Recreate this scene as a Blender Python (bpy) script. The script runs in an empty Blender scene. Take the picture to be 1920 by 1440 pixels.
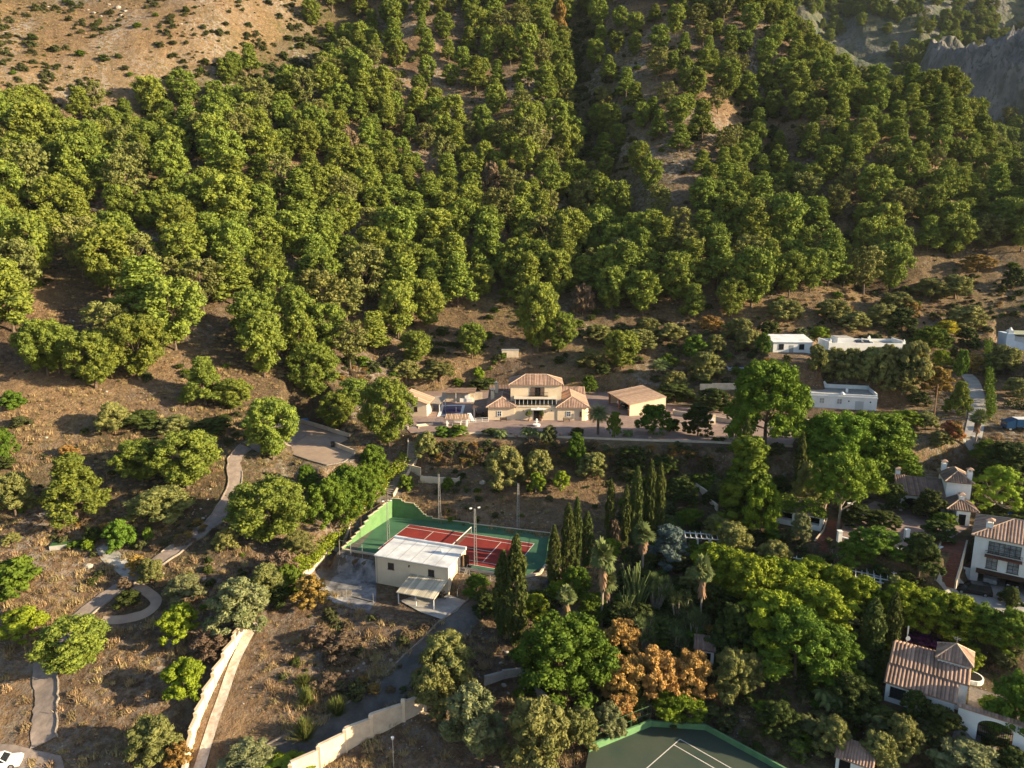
import bpy, bmesh, math, random
import numpy as np
from mathutils import Vector, Matrix
# ---------------------------------------------------------------- camera, sky, sun, exposure
FPX, PITCH, RAWW, RAWH = 1332.0, math.radians(11.5), 1920, 1440
S = bpy.context.scene
cam = bpy.data.objects.new('camera', bpy.data.cameras.new('camera'))
S.collection.objects.link(cam); S.camera = cam
cam.location = (0, 0, 0); cam.rotation_euler = (math.radians(90) - PITCH, 0, 0)
cam.data.sensor_width = 36.0; cam.data.lens = FPX / RAWW * 36.0
cam.data.clip_start = 0.5; cam.data.clip_end = 4000
SUN_EL, SUN_AZ = math.radians(17.5), math.radians(13.0)   # azimuth: degrees towards the camera from due right (+x)
sd = Vector((math.cos(SUN_EL)*math.cos(SUN_AZ), -math.cos(SUN_EL)*math.sin(SUN_AZ), math.sin(SUN_EL)))
W = bpy.data.worlds.new("World"); S.world = W; W.use_nodes = True
nt = W.node_tree; bg = nt.nodes['Background']
sky = nt.nodes.new('ShaderNodeTexSky'); sky.sky_type = 'NISHITA'; sky.sun_disc = False
sky.sun_elevation = SUN_EL; sky.sun_rotation = math.atan2(sd.x, sd.y)
nt.links.new(sky.outputs[0], bg.inputs[0]); bg.inputs[1].default_value = 0.08
L = bpy.data.lights.new('sun', 'SUN'); L.energy = 5.0; L.angle = math.radians(0.5); L.color = (1.0, 0.80, 0.50)
sun = bpy.data.objects.new('sun', L); S.collection.objects.link(sun)
sun.rotation_euler = sd.to_track_quat('Z', 'Y').to_euler()
S.view_settings.view_transform = 'Standard'; S.view_settings.look = 'None'
S.view_settings.gamma = 1; S.view_settings.exposure = 1.5
S.cycles.max_bounces = 5; S.cycles.diffuse_bounces = 2; S.cycles.transparent_max_bounces = 4
rng = np.random.default_rng(7); random.seed(7)
C = S.collection
# ---------------------------------------------------------------- helpers: materials
def mat(name, col=None, rough=0.85, spec=0.2, var=0.0, scale=1.0, col2=None, bump=0.0, detail=4, metal=0.0, trans=0.0, objrand=0.0, fine=None, attr=None):
    """procedural principled material: two colours mixed by noise, optional bump, optional per-object variation"""
    m = bpy.data.materials.new(name); m.use_nodes = True
    n = m.node_tree; p = n.nodes['Principled BSDF']; lk = n.links.new
    p.inputs['Roughness'].default_value = rough; p.inputs['Specular IOR Level'].default_value = spec
    p.inputs['Metallic'].default_value = metal
    tc = n.nodes.new('ShaderNodeTexCoord'); noi = n.nodes.new('ShaderNodeTexNoise')
    noi.inputs['Scale'].default_value = scale; noi.inputs['Detail'].default_value = detail; noi.inputs['Roughness'].default_value = .65
    lk(tc.outputs['Object'], noi.inputs['Vector'])
    c2 = col2 if col2 else tuple(c*(1-var) for c in col)
    mix = n.nodes.new('ShaderNodeMix'); mix.data_type = 'RGBA'
    mr = n.nodes.new('ShaderNodeMapRange'); mr.inputs[1].default_value = .35; mr.inputs[2].default_value = .65
    lk(noi.outputs['Fac'], mr.inputs[0]); lk(mr.outputs[0], mix.inputs[0])
    mix.inputs[6].default_value = (*col, 1); mix.inputs[7].default_value = (*c2, 1)
    out = mix.outputs[2]
    if attr:
        at = n.nodes.new('ShaderNodeAttribute'); at.attribute_name = attr
        mm = n.nodes.new('ShaderNodeMix'); mm.data_type = 'RGBA'; mm.blend_type = 'MULTIPLY'; mm.inputs[0].default_value = 1
        lk(out, mm.inputs[6]); lk(at.outputs['Color'], mm.inputs[7]); out = mm.outputs[2]
    if objrand:
        oi = n.nodes.new('ShaderNodeObjectInfo'); hs = n.nodes.new('ShaderNodeHueSaturation')
        a = n.nodes.new('ShaderNodeMapRange'); a.inputs[3].default_value = 1-objrand; a.inputs[4].default_value = 1+objrand
        b = n.nodes.new('ShaderNodeMapRange'); b.inputs[3].default_value = .5-.05*objrand; b.inputs[4].default_value = .5+.09*objrand
        w = n.nodes.new('ShaderNodeMath'); w.operation = 'MULTIPLY'; w.inputs[1].default_value = 7.31
        fr = n.nodes.new('ShaderNodeMath'); fr.operation = 'FRACT'
        lk(oi.outputs['Random'], a.inputs[0]); lk(oi.outputs['Random'], w.inputs[0]); lk(w.outputs[0], fr.inputs[0]); lk(fr.outputs[0], b.inputs[0])
        lk(a.outputs[0], hs.inputs['Value']); lk(b.outputs[0], hs.inputs['Hue']); lk(out, hs.inputs['Color']); out = hs.outputs[0]
    lk(out, p.inputs['Base Color'])
    if bump:
        bn = n.nodes.new('ShaderNodeBump'); bn.inputs['Strength'].default_value = bump; bn.inputs['Distance'].default_value = .1
        n2 = n.nodes.new('ShaderNodeTexNoise'); n2.inputs['Scale'].default_value = scale*4; n2.inputs['Detail'].default_value = 5
        lk(tc.outputs['Object'], n2.inputs['Vector']); lk(n2.outputs['Fac'], bn.inputs['Height']); lk(bn.outputs[0], p.inputs['Normal'])
    if trans:
        tr = n.nodes.new('ShaderNodeBsdfTranslucent'); ms = n.nodes.new('ShaderNodeMixShader'); ms.inputs[0].default_value = trans
        lk(out, tr.inputs[0]); lk(p.outputs[0], ms.inputs[1]); lk(tr.outputs[0], ms.inputs[2])
        lk(ms.outputs[0], n.nodes['Material Output'].inputs[0])
    return m
def tag(o, label=None, cat=None, group=None, kind=None):
    if label: o['label'] = label
    if cat: o['category'] = cat
    if group: o['group'] = group
    if kind: o['kind'] = kind
    return o
def empty(name, loc=(0, 0, 0), rz=0.0, label=None, cat=None, group=None):
    o = bpy.data.objects.new(name, None); C.objects.link(o); o.empty_display_size = .3
    o.location = loc; o.rotation_euler = (0, 0, rz); return tag(o, label, cat, group)
def link(name, me, parent=None):
    o = bpy.data.objects.new(name, me); C.objects.link(o)
    if parent: o.parent = parent
    return o
def meshnp(name, V, F, m, smooth=False, col=None):
    """V (n,3), F (k,4) or (k,3) int arrays -> mesh"""
    me = bpy.data.meshes.new(name); V = np.asarray(V, np.float32); F = np.asarray(F, np.int32)
    k, s = F.shape
    me.vertices.add(len(V)); me.vertices.foreach_set('co', V.ravel())
    me.loops.add(k*s); me.loops.foreach_set('vertex_index', F.ravel())
    me.polygons.add(k); me.polygons.foreach_set('loop_start', np.arange(0, k*s, s, dtype=np.int32))
    if smooth: me.polygons.foreach_set('use_smooth', np.ones(k, bool))
    me.update(calc_edges=True)
    if col is not None:
        a = me.color_attributes.new('tint', 'FLOAT_COLOR', 'POINT')
        a.data.foreach_set('color', np.c_[col, np.ones(len(col))].astype(np.float32).ravel())
    if m: me.materials.append(m)
    return me
class MB:
    """collects boxes, prisms, tubes and roofs into one mesh"""
    def __init__(s): s.v = []; s.f = []; s.t = []
    def add(s, vs, fs, tint=1.0):
        b = len(s.v); s.v += [tuple(v) for v in vs]; s.f += [tuple(i+b for i in f) for f in fs]; s.t += [tint]*len(vs); return s
    def box(s, x0, y0, z0, x1, y1, z1):
        return s.add([(x0,y0,z0),(x1,y0,z0),(x1,y1,z0),(x0,y1,z0),(x0,y0,z1),(x1,y0,z1),(x1,y1,z1),(x0,y1,z1)],
                     [(3,2,1,0),(4,5,6,7),(0,1,5,4),(1,2,6,5),(2,3,7,6),(3,0,4,7)])
    def prism(s, poly, z0, z1):
        n = len(poly); a = sum(poly[i][0]*poly[(i+1)%n][1]-poly[(i+1)%n][0]*poly[i][1] for i in range(n))
        if a < 0: poly = poly[::-1]
        z0s = z0 if isinstance(z0, (list, tuple)) else [z0]*n; z1s = z1 if isinstance(z1, (list, tuple)) else [z1]*n
        vs = [(p[0],p[1],z) for p, z in zip(poly, z0s)]+[(p[0],p[1],z) for p, z in zip(poly, z1s)]
        return s.add(vs, [tuple(range(n))[::-1], tuple(range(n, 2*n))]+[(i,(i+1)%n,(i+1)%n+n,i+n) for i in range(n)])
    def slab(s, quad, th):          # thin solid under a (sloped) polygon
        n = len(quad); q = [Vector(p) for p in quad]; nr = (q[1]-q[0]).cross(q[2]-q[0]).normalized()
        if nr.z < 0: q = q[::-1]
        vs = [p for p in q]+[p-Vector((0,0,th)) for p in q]
        return s.add(vs, [tuple(range(n)), tuple(range(n,2*n))[::-1]]+[(i+n,(i+1)%n+n,(i+1)%n,i) for i in range(n)])
    def tube(s, p, q, r0, r1=None, n=6):
        p, q = Vector(p), Vector(q); r1 = r0 if r1 is None else r1; d = (q-p)
        if d.length < 1e-6: return s
        d.normalize(); a = d.orthogonal().normalized(); b = d.cross(a)
        vs = [p+(a*math.cos(2*math.pi*i/n)+b*math.sin(2*math.pi*i/n))*r0 for i in range(n)]+[q+(a*math.cos(2*math.pi*i/n)+b*math.sin(2*math.pi*i/n))*r1 for i in range(n)]
        return s.add(vs, [(i,(i+1)%n,(i+1)%n+n,i+n) for i in range(n)]+[tuple(range(n))[::-1], tuple(range(n,2*n))])
    def path(s, pts, r, n=5):
        for a, b in zip(pts[:-1], pts[1:]): s.tube(a, b, r, n=n)
        return s
    def tiles(s, poly, sp=.36, h=.09, under=True):
        """roof plane: first two points are the eave; rounded tile columns run up from it"""
        q = [Vector(p) for p in poly]; e = (q[1]-q[0]).normalized(); nr = (q[1]-q[0]).cross(q[2]-q[1]).normalized()
        if nr.z < 0: nr = -nr
        up = nr.cross(e);
        if up.z < 0: up = -up
        uv = [((p-q[0]).dot(e), (p-q[0]).dot(up)) for p in q]; n = len(uv)
        umin = min(u for u, _ in uv); umax = max(u for u, _ in uv); k = max(2, int(round((umax-umin)/sp))); w = (umax-umin)/k
        if under: s.slab([p for p in q], .12)
        for i in range(k):
            uc = umin+(i+.5)*w; hit = []
            for j in range(n):
                (a, b), (c, d) = uv[j], uv[(j+1)%n]
                if (a-uc)*(c-uc) < 0: hit.append(b+(d-b)*(uc-a)/(c-a))
            if len(hit) < 2: continue
            v0, v1 = min(hit), max(hit)
            if v1-v0 < .15: continue
            prof = [(-.5*w, .004), (-.3*w, h*.75), (0, h), (.3*w, h*.75), (.5*w, .004)]
            vs = []
            for vv in (v0, v1): vs += [q[0]+e*(uc+a)+up*vv+nr*b for a, b in prof]
            fs = [(j, j+1, j+6, j+5) for j in range(4)]+[(0,1,2,3,4), (9,8,7,6,5)]
            s.add(vs, fs, random.uniform(.62, 1.15))
        return s
    def build(s, name, m, parent=None, smooth=False):
        me = bpy.data.meshes.new(name); me.from_pydata(s.v, [], s.f); me.update()
        a = me.color_attributes.new('tint', 'FLOAT_COLOR', 'POINT')
        a.data.foreach_set('color', np.array([(t, t, t, 1) for t in s.t], np.float32).ravel())
        me.materials.append(m)
        if smooth: me.polygons.foreach_set('use_smooth', np.ones(len(me.polygons), bool))
        return link(name, me, parent)
# ---------------------------------------------------------------- noise
def vnoise(x, y, sc, seed=0):
    x = np.asarray(x, float)/sc; y = np.asarray(y, float)/sc; xi = np.floor(x).astype(np.int64); yi = np.floor(y).astype(np.int64)
    fx = x-xi; fy = y-yi; fx = fx*fx*(3-2*fx); fy = fy*fy*(3-2*fy)
    def hsh(a, b):
        h = (a*374761393+b*668265263+seed*974634777) & 0xffffffff; h = ((h ^ (h >> 13))*1274126177) & 0xffffffff
        return ((h ^ (h >> 16)) & 0xffff)/65535.0
    return (hsh(xi,yi)*(1-fx)+hsh(xi+1,yi)*fx)*(1-fy)+(hsh(xi,yi+1)*(1-fx)+hsh(xi+1,yi+1)*fx)*fy
def fbm(x, y, sc, seed=0, o=4):
    r = 0; a = .5
    for i in range(o): r = r+a*(vnoise(x, y, sc, seed+i)-.5); sc *= .5; a *= .55
    return r*2
# ---------------------------------------------------------------- terrain: a height field in real metres
CP, SP = math.cos(PITCH), math.sin(PITCH)
def tz(row): return -math.tan(PITCH+math.atan((row-720)/FPX))         # z/Y seen at this image row
def XY(px, row, Y): z = tz(row)*Y; return ((px-960)/FPX*(Y*CP-z*SP), Y, z)
COLS = {
 -250: [(1440,72),(1300,80),(1200,88),(1100,96),(1000,105),(900,114),(800,124),(720,133),(650,142),(560,156),(480,169),(400,184),(300,206),(200,236),(100,268),(0,306),(-120,350)],
 150: [(1440,72),(1300,80),(1200,88),(1100,97),(1000,107),(900,117),(800,129),(720,140),(650,151),(560,166),(480,181),(400,198),(300,220),(230,240),(200,258),(100,296),(0,338),(-120,388)],
 500: [(1440,72),(1300,80.5),(1200,89),(1100,98),(1000,109.5),(900,122),(800,139),(720,155),(650,169),(560,187),(480,203),(400,221),(300,246),(200,274),(100,306),(0,345),(-120,395)],
 760: [(1440,72),(1300,81),(1200,89.5),(1120,98),(960,125),(900,133),(850,139),(815,143),(750,172),(720,178),(650,193),(600,205),(560,214),(480,233),(400,254),(300,280),(200,309),(100,342),(0,380),(-120,430)],
 960: [(1440,72),(1300,81.4),(1200,89.6),(1120,98.5),(960,123.5),(900,131),(870,135),(850,137.7),(815,142),(750,173),(720,180),(650,198),(600,210),(560,220),(480,241),(400,264),(300,292),(200,322),(100,356),(0,394),(-120,445)],
 1200: [(1440,72),(1300,81),(1200,89.5),(1100,100),(1000,116),(930,127),(870,135),(815,142),(750,173),(720,180),(650,197),(600,209),(560,219),(480,240),(400,262),(300,292),(200,324),(100,358),(0,392),(-120,440)],
 1450: [(1440,71),(1300,80),(1200,89),(1100,99),(1000,112),(900,128),(840,139),(815,143),(750,168),(700,182),(650,196),(600,208),(560,217),(480,236),(400,256),(300,282),(200,310),(100,342),(20,368)],
 1800: [(1440,70),(1300,79),(1200,87.5),(1120,96),(1050,103),(980,113),(900,125),(820,142),(770,156),(700,180),(650,198),(600,212),(560,222),(500,240),(440,257),(360,280),(280,303),(210,322)],
 2150: [(1440,70),(1300,79),(1200,87.5),(1120,96),(1050,103),(980,113),(900,125),(820,141),(770,154),(700,178),(650,195),(600,209),(560,219),(500,236),(440,252),(360,272),(310,285)],
}
pts = []
for px, l in COLS.items():
    for row, Y in l:
        x, y, z = XY(px, row, Y); pts.append((x/y*1.6, math.log(Y), z/Y))
for v, Y, z in ((.42,430,62),(.62,350,28),(.62,470,20),(.85,330,0),(.85,470,0),(.2,520,190),(-.1,520,205),(-.5,470,190)):
    pts.append((v*1.6, math.log(Y), z/Y))
for v in (-1.0, -.5, 0, .5, 1.0): pts.append((v*1.6, math.log(45), -60.0/45))
pts = np.array(pts)
def tpk(d2): return np.where(d2 > 0, .5*d2*np.log(np.maximum(d2, 1e-12)), 0)
n_ = len(pts); d2 = ((pts[:, None, :2]-pts[None, :, :2])**2).sum(-1)
K = tpk(d2)+np.eye(n_)*2e-4; Pm = np.c_[np.ones(n_), pts[:, :2]]
A_ = np.block([[K, Pm], [Pm.T, np.zeros((3, 3))]]); wv = np.linalg.solve(A_, np.r_[pts[:, 2], 0, 0, 0])
GV = np.unique(np.r_[np.linspace(-1.6, -.9, 36), np.linspace(-.9, .9, 561), np.linspace(.9, 1.6, 36)])
GY = 36*np.exp(np.arange(0, 441)*.0060)
VV, YY = np.meshgrid(GV, GY); Q = np.stack([np.clip(VV, -1.1, 1.1)*1.6, np.log(YY)], -1).reshape(-1, 2)
acc = np.zeros(len(Q))
for i in range(n_): acc += wv[i]*tpk(((Q-pts[i, :2])**2).sum(-1))
T = (acc+wv[n_]+Q@wv[n_+1:]).reshape(VV.shape)
HG = T*YY; XX = VV*YY
def hraw(x, y):
    x = np.asarray(x, float); y = np.asarray(y, float); v = np.clip(x/y, GV[0], GV[-1]-1e-9)
    fy = np.clip(np.log(np.maximum(y, 36)/36)/.006, 0, len(GY)-1.001); iy = fy.astype(int); ty = (y-GY[iy])/(GY[iy+1]-GY[iy])
    ix = np.clip(np.searchsorted(GV, v, side='right')-1, 0, len(GV)-2); tx = (v-GV[ix])/(GV[ix+1]-GV[ix])
    return (HG[iy, ix]*(1-tx)+HG[iy, ix+1]*tx)*(1-ty)+(HG[iy+1, ix]*(1-tx)+HG[iy+1, ix+1]*tx)*ty
def h(x, y): return float(hraw(x, y))
YS = np.arange(60, 500, .25)
def P(px, row, dz=0.0):
    """point of the ground seen at this pixel of the photograph (full-size pixels)"""
    t = tz(row); z = t*YS; x = (px-960)/FPX*(YS*CP-z*SP); d = hraw(x, YS)+dz-z; k = np.argmax(d > 0)
    if not d[k] > 0: k = len(YS)-1
    if k > 0 and d[k] > 0: Y = YS[k-1]+.25*(-d[k-1])/(d[k]-d[k-1])
    else: Y = YS[k]
    return XY(px, row, Y)
def PZ(px, row, z): Y = z/tz(row); return XY(px, row, Y)
def PPM(p): return FPX/(p[1]*CP-p[2]*SP)           # photograph pixels per metre at a point
def segdist(px_, py_, line):
    best = np.full(np.shape(px_), 1e9)
    for (a, b), (c, d) in zip(line[:-1], line[1:]):
        L2 = (c-a)**2+(d-b)**2; t = np.clip(((px_-a)*(c-a)+(py_-b)*(d-b))/L2, 0, 1)
        best = np.minimum(best, np.hypot(px_-a-t*(c-a), py_-b-t*(d-b)))
    return best
def inpoly(x, y, poly):
    r = np.zeros(np.shape(x), bool); n = len(poly)
    for i in range(n):
        (x0, y0), (x1, y1) = poly[i], poly[(i+1) % n]
        c = ((y0 > y) != (y1 > y)) & (x < (x1-x0)*(y-y0)/((y1-y0) if y1 != y0 else 1e-9)+x0); r ^= c
    return r
# ravines and spurs of the hillside
def gully(pix, depth, wid):
    global HG
    line = [P(a, b)[:2] for a, b in pix]; d = segdist(XX, YY, line); HG = HG-depth*np.exp(-(d/wid)**2)
G1 = [P(a, b)[:2] for a, b in ((1072,2),(1076,60),(1080,120),(1085,200),(1092,280),(1105,360),(1115,430))]
G2 = [P(a, b)[:2] for a, b in ((1415,130),(1430,200),(1455,270),(1480,340),(1520,410),(1590,460))]
G3 = [P(a, b)[:2] for a, b in ((640,2),(585,30),(520,75),(450,115),(380,140),(290,175),(200,205))]
R1 = [P(a, b)[:2] for a, b in ((1000,5),(1000,80),(995,150),(1000,250),(1010,350))]
R2 = [P(a, b)[:2] for a, b in ((1230,60),(1240,140),(1250,220),(1240,330),(1260,420))]
R3 = [P(a, b)[:2] for a, b in ((760,20),(700,80),(620,120),(560,160))]
for ln, dp, wd in ((G1,13,15),(G2,11,15),(G3,24,24),(R1,-6,16),(R2,-6,22),(R3,-5,24)):
    k = (YY > 150); HG = HG-np.where(k, dp, 0)*np.exp(-(segdist(XX, YY, ln)/wd)**2)
hillw = np.clip((YY-170)/60, 0, 1)*np.clip(1-(GV[None, :]*0), 0, 1)
HG = HG+fbm(XX, YY, 45, 3)*3.0*hillw+fbm(XX, YY, 9, 11)*(.35+.55*hillw)+fbm(XX, YY, 2.2, 21, 3)*(.12+.14*hillw)
# ---- level pads for courts, terraces, houses
CT0, CZ, CTH = (-22.33, 110.6), -50.55, math.radians(20.35)
def CT(a, b): return (CT0[0]+a*math.cos(CTH)+b*math.sin(CTH), CT0[1]-a*math.sin(CTH)+b*math.cos(CTH))
VZ = -39.5
def pxpoly(l, z): return [PZ(a, b, z)[:2] for a, b in l]
C2Z = -59.3
PADS = [  # (polygon, level, blend width)
 ([CT(-6.5,-9), CT(31,-14), CT(31,14), CT(-6.5,14)], None, 0),
 (pxpoly([(705,1165),(600,1090),(640,1035),(720,1050),(900,1070),(985,1100),(900,1150),(860,1165)], -53.0), -53.0, 3.0),
 ([CT(-5.6,-3.6), CT(24,-5.2), CT(29.5,-1), CT(30,13.6), CT(-5.6,14.6)], CZ-.08, 1.6),
 (pxpoly([(745,804),(800,825),(945,826),(1200,834),(1490,846),(1500,800),(1400,775),(1250,745),(1130,735),(900,728),(760,735)], VZ), VZ-.06, 2.2),
 (pxpoly([(545,835),(560,790),(600,785),(668,835),(672,860),(600,880),(560,865)], -41.2), -41.2, 3),
 (pxpoly([(1100,1395),(1210,1352),(1330,1358),(1475,1445),(1440,1500),(1130,1500)], C2Z), C2Z-.05, 2.0),
 (pxpoly([(1655,1345),(1640,1290),(1710,1210),(1850,1240),(1890,1330),(1800,1360)], -55.6), -55.6, 3),
 (pxpoly([(1730,1130),(1790,1060),(1930,1090),(2010,1130),(1900,1180),(1780,1150)], -51.2), -51.2, 3),
 (pxpoly([(1560,1000),(1640,890),(1820,880),(1850,990),(1760,1050),(1580,1030)], -46.4), -46.4, 2.5),
 (pxpoly([(1400,985),(1440,940),(1580,960),(1590,1010),(1520,1020)], -47.6), -47.6, 2),
 (pxpoly([(1470,790),(1490,745),(1660,750),(1700,790),(1560,800)], -38.6), -38.6, 3),
 (pxpoly([(1440,672),(1440,655),(1530,655),(1530,680)], -29.2), -29.2, 4),
 (pxpoly([(1530,675),(1540,650),(1690,660),(1700,690)], -29.8), -29.8, 4),
 (pxpoly([(1870,665),(1880,640),(1960,650),(1960,690)], -30.0), -30.0, 3),
]
def padblend(poly, z, w):
    global HG
    ins = inpoly(XX, YY, poly); d = segdist(XX, YY, poly+[poly[0]]); s = np.where(ins, 0, np.clip(d/max(w, .01), 0, 1)); s = s*s*(3-2*s)
    HG = z*(1-s)+HG*s
for poly, z, w in PADS:
    if z is not None: padblend(poly, z, w)
# ---------------------------------------------------------------- the ground
def ground_material(name, far=False):
    m = bpy.data.materials.new(name); m.use_nodes = True; n = m.node_tree; lk = n.links.new; N = n.nodes.new
    p = n.nodes['Principled BSDF']; p.inputs['Roughness'].default_value = .95; p.inputs['Specular IOR Level'].default_value = .1
    tc = N('ShaderNodeTexCoord')
    def noise(sc, lo=.4, hi=.6, det=5, rough=.65):
        a = N('ShaderNodeTexNoise'); a.inputs['Scale'].default_value = sc; a.inputs['Detail'].default_value = det; a.inputs['Roughness'].default_value = rough
        lk(tc.outputs['Object'], a.inputs['Vector']); r = N('ShaderNodeMapRange'); r.inputs[1].default_value = lo; r.inputs[2].default_value = hi; lk(a.outputs['Fac'], r.inputs[0]); return r.outputs[0]
    def mix(f, a, b):
        x = N('ShaderNodeMix'); x.data_type = 'RGBA'
        for s, v in ((x.inputs[0], f), (x.inputs[6], a), (x.inputs[7], b)):
            if hasattr(v, 'is_linked'): lk(v, s)
            elif isinstance(v, tuple): s.default_value = (*v, 1)
            else: s.default_value = v
        return x.outputs[2]
    def mul(a, b):
        x = N('ShaderNodeMath'); x.operation = 'MULTIPLY'; x.use_clamp = True; lk(a, x.inputs[0])
        if hasattr(b, 'is_linked'): lk(b, x.inputs[1])
        else: x.inputs[1].default_value = b
        return x.outputs[0]
    at = N('ShaderNodeAttribute'); at.attribute_name = 'tint'; sp = N('ShaderNodeSeparateColor'); lk(at.outputs['Color'], sp.inputs[0])
    dry, green, rock = sp.outputs[0], sp.outputs[1], sp.outputs[2]
    soil = mix(noise(.22), (.062,.040,.028), (.105,.070,.048))
    soil = mix(mul(noise(1.3,.45,.62), .6), soil, (.20,.135,.09))
    straw = mix(noise(.5), (.29,.195,.11), (.195,.125,.075)); straw = mix(mul(noise(3.2,.5,.62), .75), straw, (.20,.115,.06))
    straw = mix(mul(noise(6,.56,.7), .6), straw, (.48,.36,.23))
    pn = N('ShaderNodeMath'); pn.operation = 'ADD'; lk(dry, pn.inputs[0]); pq = N('ShaderNodeMath'); pq.operation = 'MULTIPLY_ADD'; lk(noise(.55,.3,.7,6,.75), pq.inputs[0]); pq.inputs[1].default_value = 1.1; pq.inputs[2].default_value = -.6; lk(pq.outputs[0], pn.inputs[1]); pn.use_clamp = True
    c = mix(pn.outputs[0], soil, straw)
    gr = mix(noise(1.1), (.055,.062,.024), (.12,.11,.045))
    c = mix(mul(green, noise(.9,.42,.54)), c, gr)
    stone = mix(noise(.8), (.36,.32,.28), (.24,.21,.185))
    c = mix(mul(rock, noise(.7,.46,.56)), c, stone)
    vo = N('ShaderNodeTexVoronoi'); vo.inputs['Scale'].default_value = 2.1; lk(tc.outputs['Object'], vo.inputs['Vector'])
    mr = N('ShaderNodeMapRange'); mr.inputs[1].default_value = .22; mr.inputs[2].default_value = .15; lk(vo.outputs['Distance'], mr.inputs[0])
    c = mix(mul(mul(mr.outputs[0], noise(.3,.5,.6)), .75), c, (.50,.46,.41))
    c = mix(mul(noise(9,.55,.7), .55), c, (.07,.045,.028)); c = mix(mul(noise(1.7,.54,.6,9,.8), .6), c, (.065,.055,.03))
    lk(c, p.inputs['Base Color'])
    b = N('ShaderNodeBump'); b.inputs['Strength'].default_value = .8; b.inputs['Distance'].default_value = .35; lk(noise(2.6,.2,.8,8), b.inputs['Height'])
    b2 = N('ShaderNodeBump'); b2.inputs['Strength'].default_value = .5; b2.inputs['Distance'].default_value = .8; lk(noise(.6,.2,.8,4), b2.inputs['Height']); lk(b2.outputs[0], b.inputs['Normal'])
    lk(b.outputs[0], p.inputs['Normal']); return m
GM = ground_material('dry hillside earth')
def near(px, row, rad):        # soft mask around a place on the ground (radius in metres)
    x, y, _ = P(px, row); return np.exp(-((XX-x)**2+(YY-y)**2)/rad**2)
dry = np.clip(.22+fbm(XX, YY, 22, 5)*1.9, 0, 1); green = np.clip(.25+fbm(XX, YY, 24, 8)*1.3, 0, 1); rock = np.clip(fbm(XX, YY, 18, 9)*1.6+.12, 0, 1)
BARE = [P(a, b)[:2] for a, b in ((-200,1),(600,1),(560,45),(450,110),(380,150),(230,200),(60,225),(-300,260))]
bare = inpoly(XX, YY, BARE); dry = np.where(bare, .95, dry); green = np.where(bare, .16+.3*(fbm(XX, YY, 20, 4) > .15), green)
for px, row, rad, d_, g_, r_ in ((90,750,14,.9,.1,0),(480,1300,14,.75,.05,.1),(420,1400,9,1,0,.1),(900,850,10,.7,.1,.1),(960,905,14,.8,.1,0),(120,1040,8,.5,0,.9),(300,1260,6,.4,0,.9),
     (640,1150,6,.3,0,.5),(900,1240,9,0,.0,.1),(640,1230,9,.2,0,.5),(1100,870,12,.7,.2,.1),(850,660,14,.9,.1,0),(1250,600,25,.9,.3,0),(1500,580,25,.9,.3,0),(1800,520,22,.8,.4,0),
     (300,690,9,.7,.1,0),(500,1090,10,.1,0,.4),(700,1330,8,0,.1,.3),(1130,920,9,.3,.8,0),(1080,925,10,.6,.1,0),(820,1350,8,.5,0,.4),(60,1150,10,.7,0,.3),(30,1330,8,.9,0,.4),(170,1300,8,.2,0,.3),(1380,960,12,0,.2,.1)):
    w = near(px, row, rad); dry = dry*(1-w)+d_*w; green = green*(1-w)+g_*w; rock = rock*(1-w)+r_*w
# the forest floor lies under brown needles; gardens at the right are dark and green
ff = np.clip((YY-(185+XX*.12))/25, 0, 1)*(~bare)
dry = dry*(1-ff*.6)+ff*.6*np.clip(.45+fbm(XX, YY, 12, 31)*2, 0, 1)
rightg = np.clip((XX-22)/10, 0, 1)*np.clip((128-YY)/10, 0, 1); dry *= 1-.85*rightg; green = green*(1-rightg)+rightg*.6; rock *= 1-.9*rightg
ravine = 1.3*np.exp(-(segdist(XX, YY, G1)/22)**2)+np.exp(-(segdist(XX, YY, G3)/20)**2); green = np.clip(green+ravine*.8, 0, 1); dry = np.clip(dry-ravine*.35, 0, 1)
V = np.stack([XX, YY, HG], -1).reshape(-1, 3); ny, nx = XX.shape; ii = (np.arange(ny-1)[:, None]*nx+np.arange(nx-1)[None, :]).ravel()
F = np.stack([ii, ii+1, ii+nx+1, ii+nx], -1)
ground = link('ground', meshnp('ground', V, F, GM, True, np.stack([dry, green, rock], -1).reshape(-1, 3))); tag(ground, kind='structure')
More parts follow.
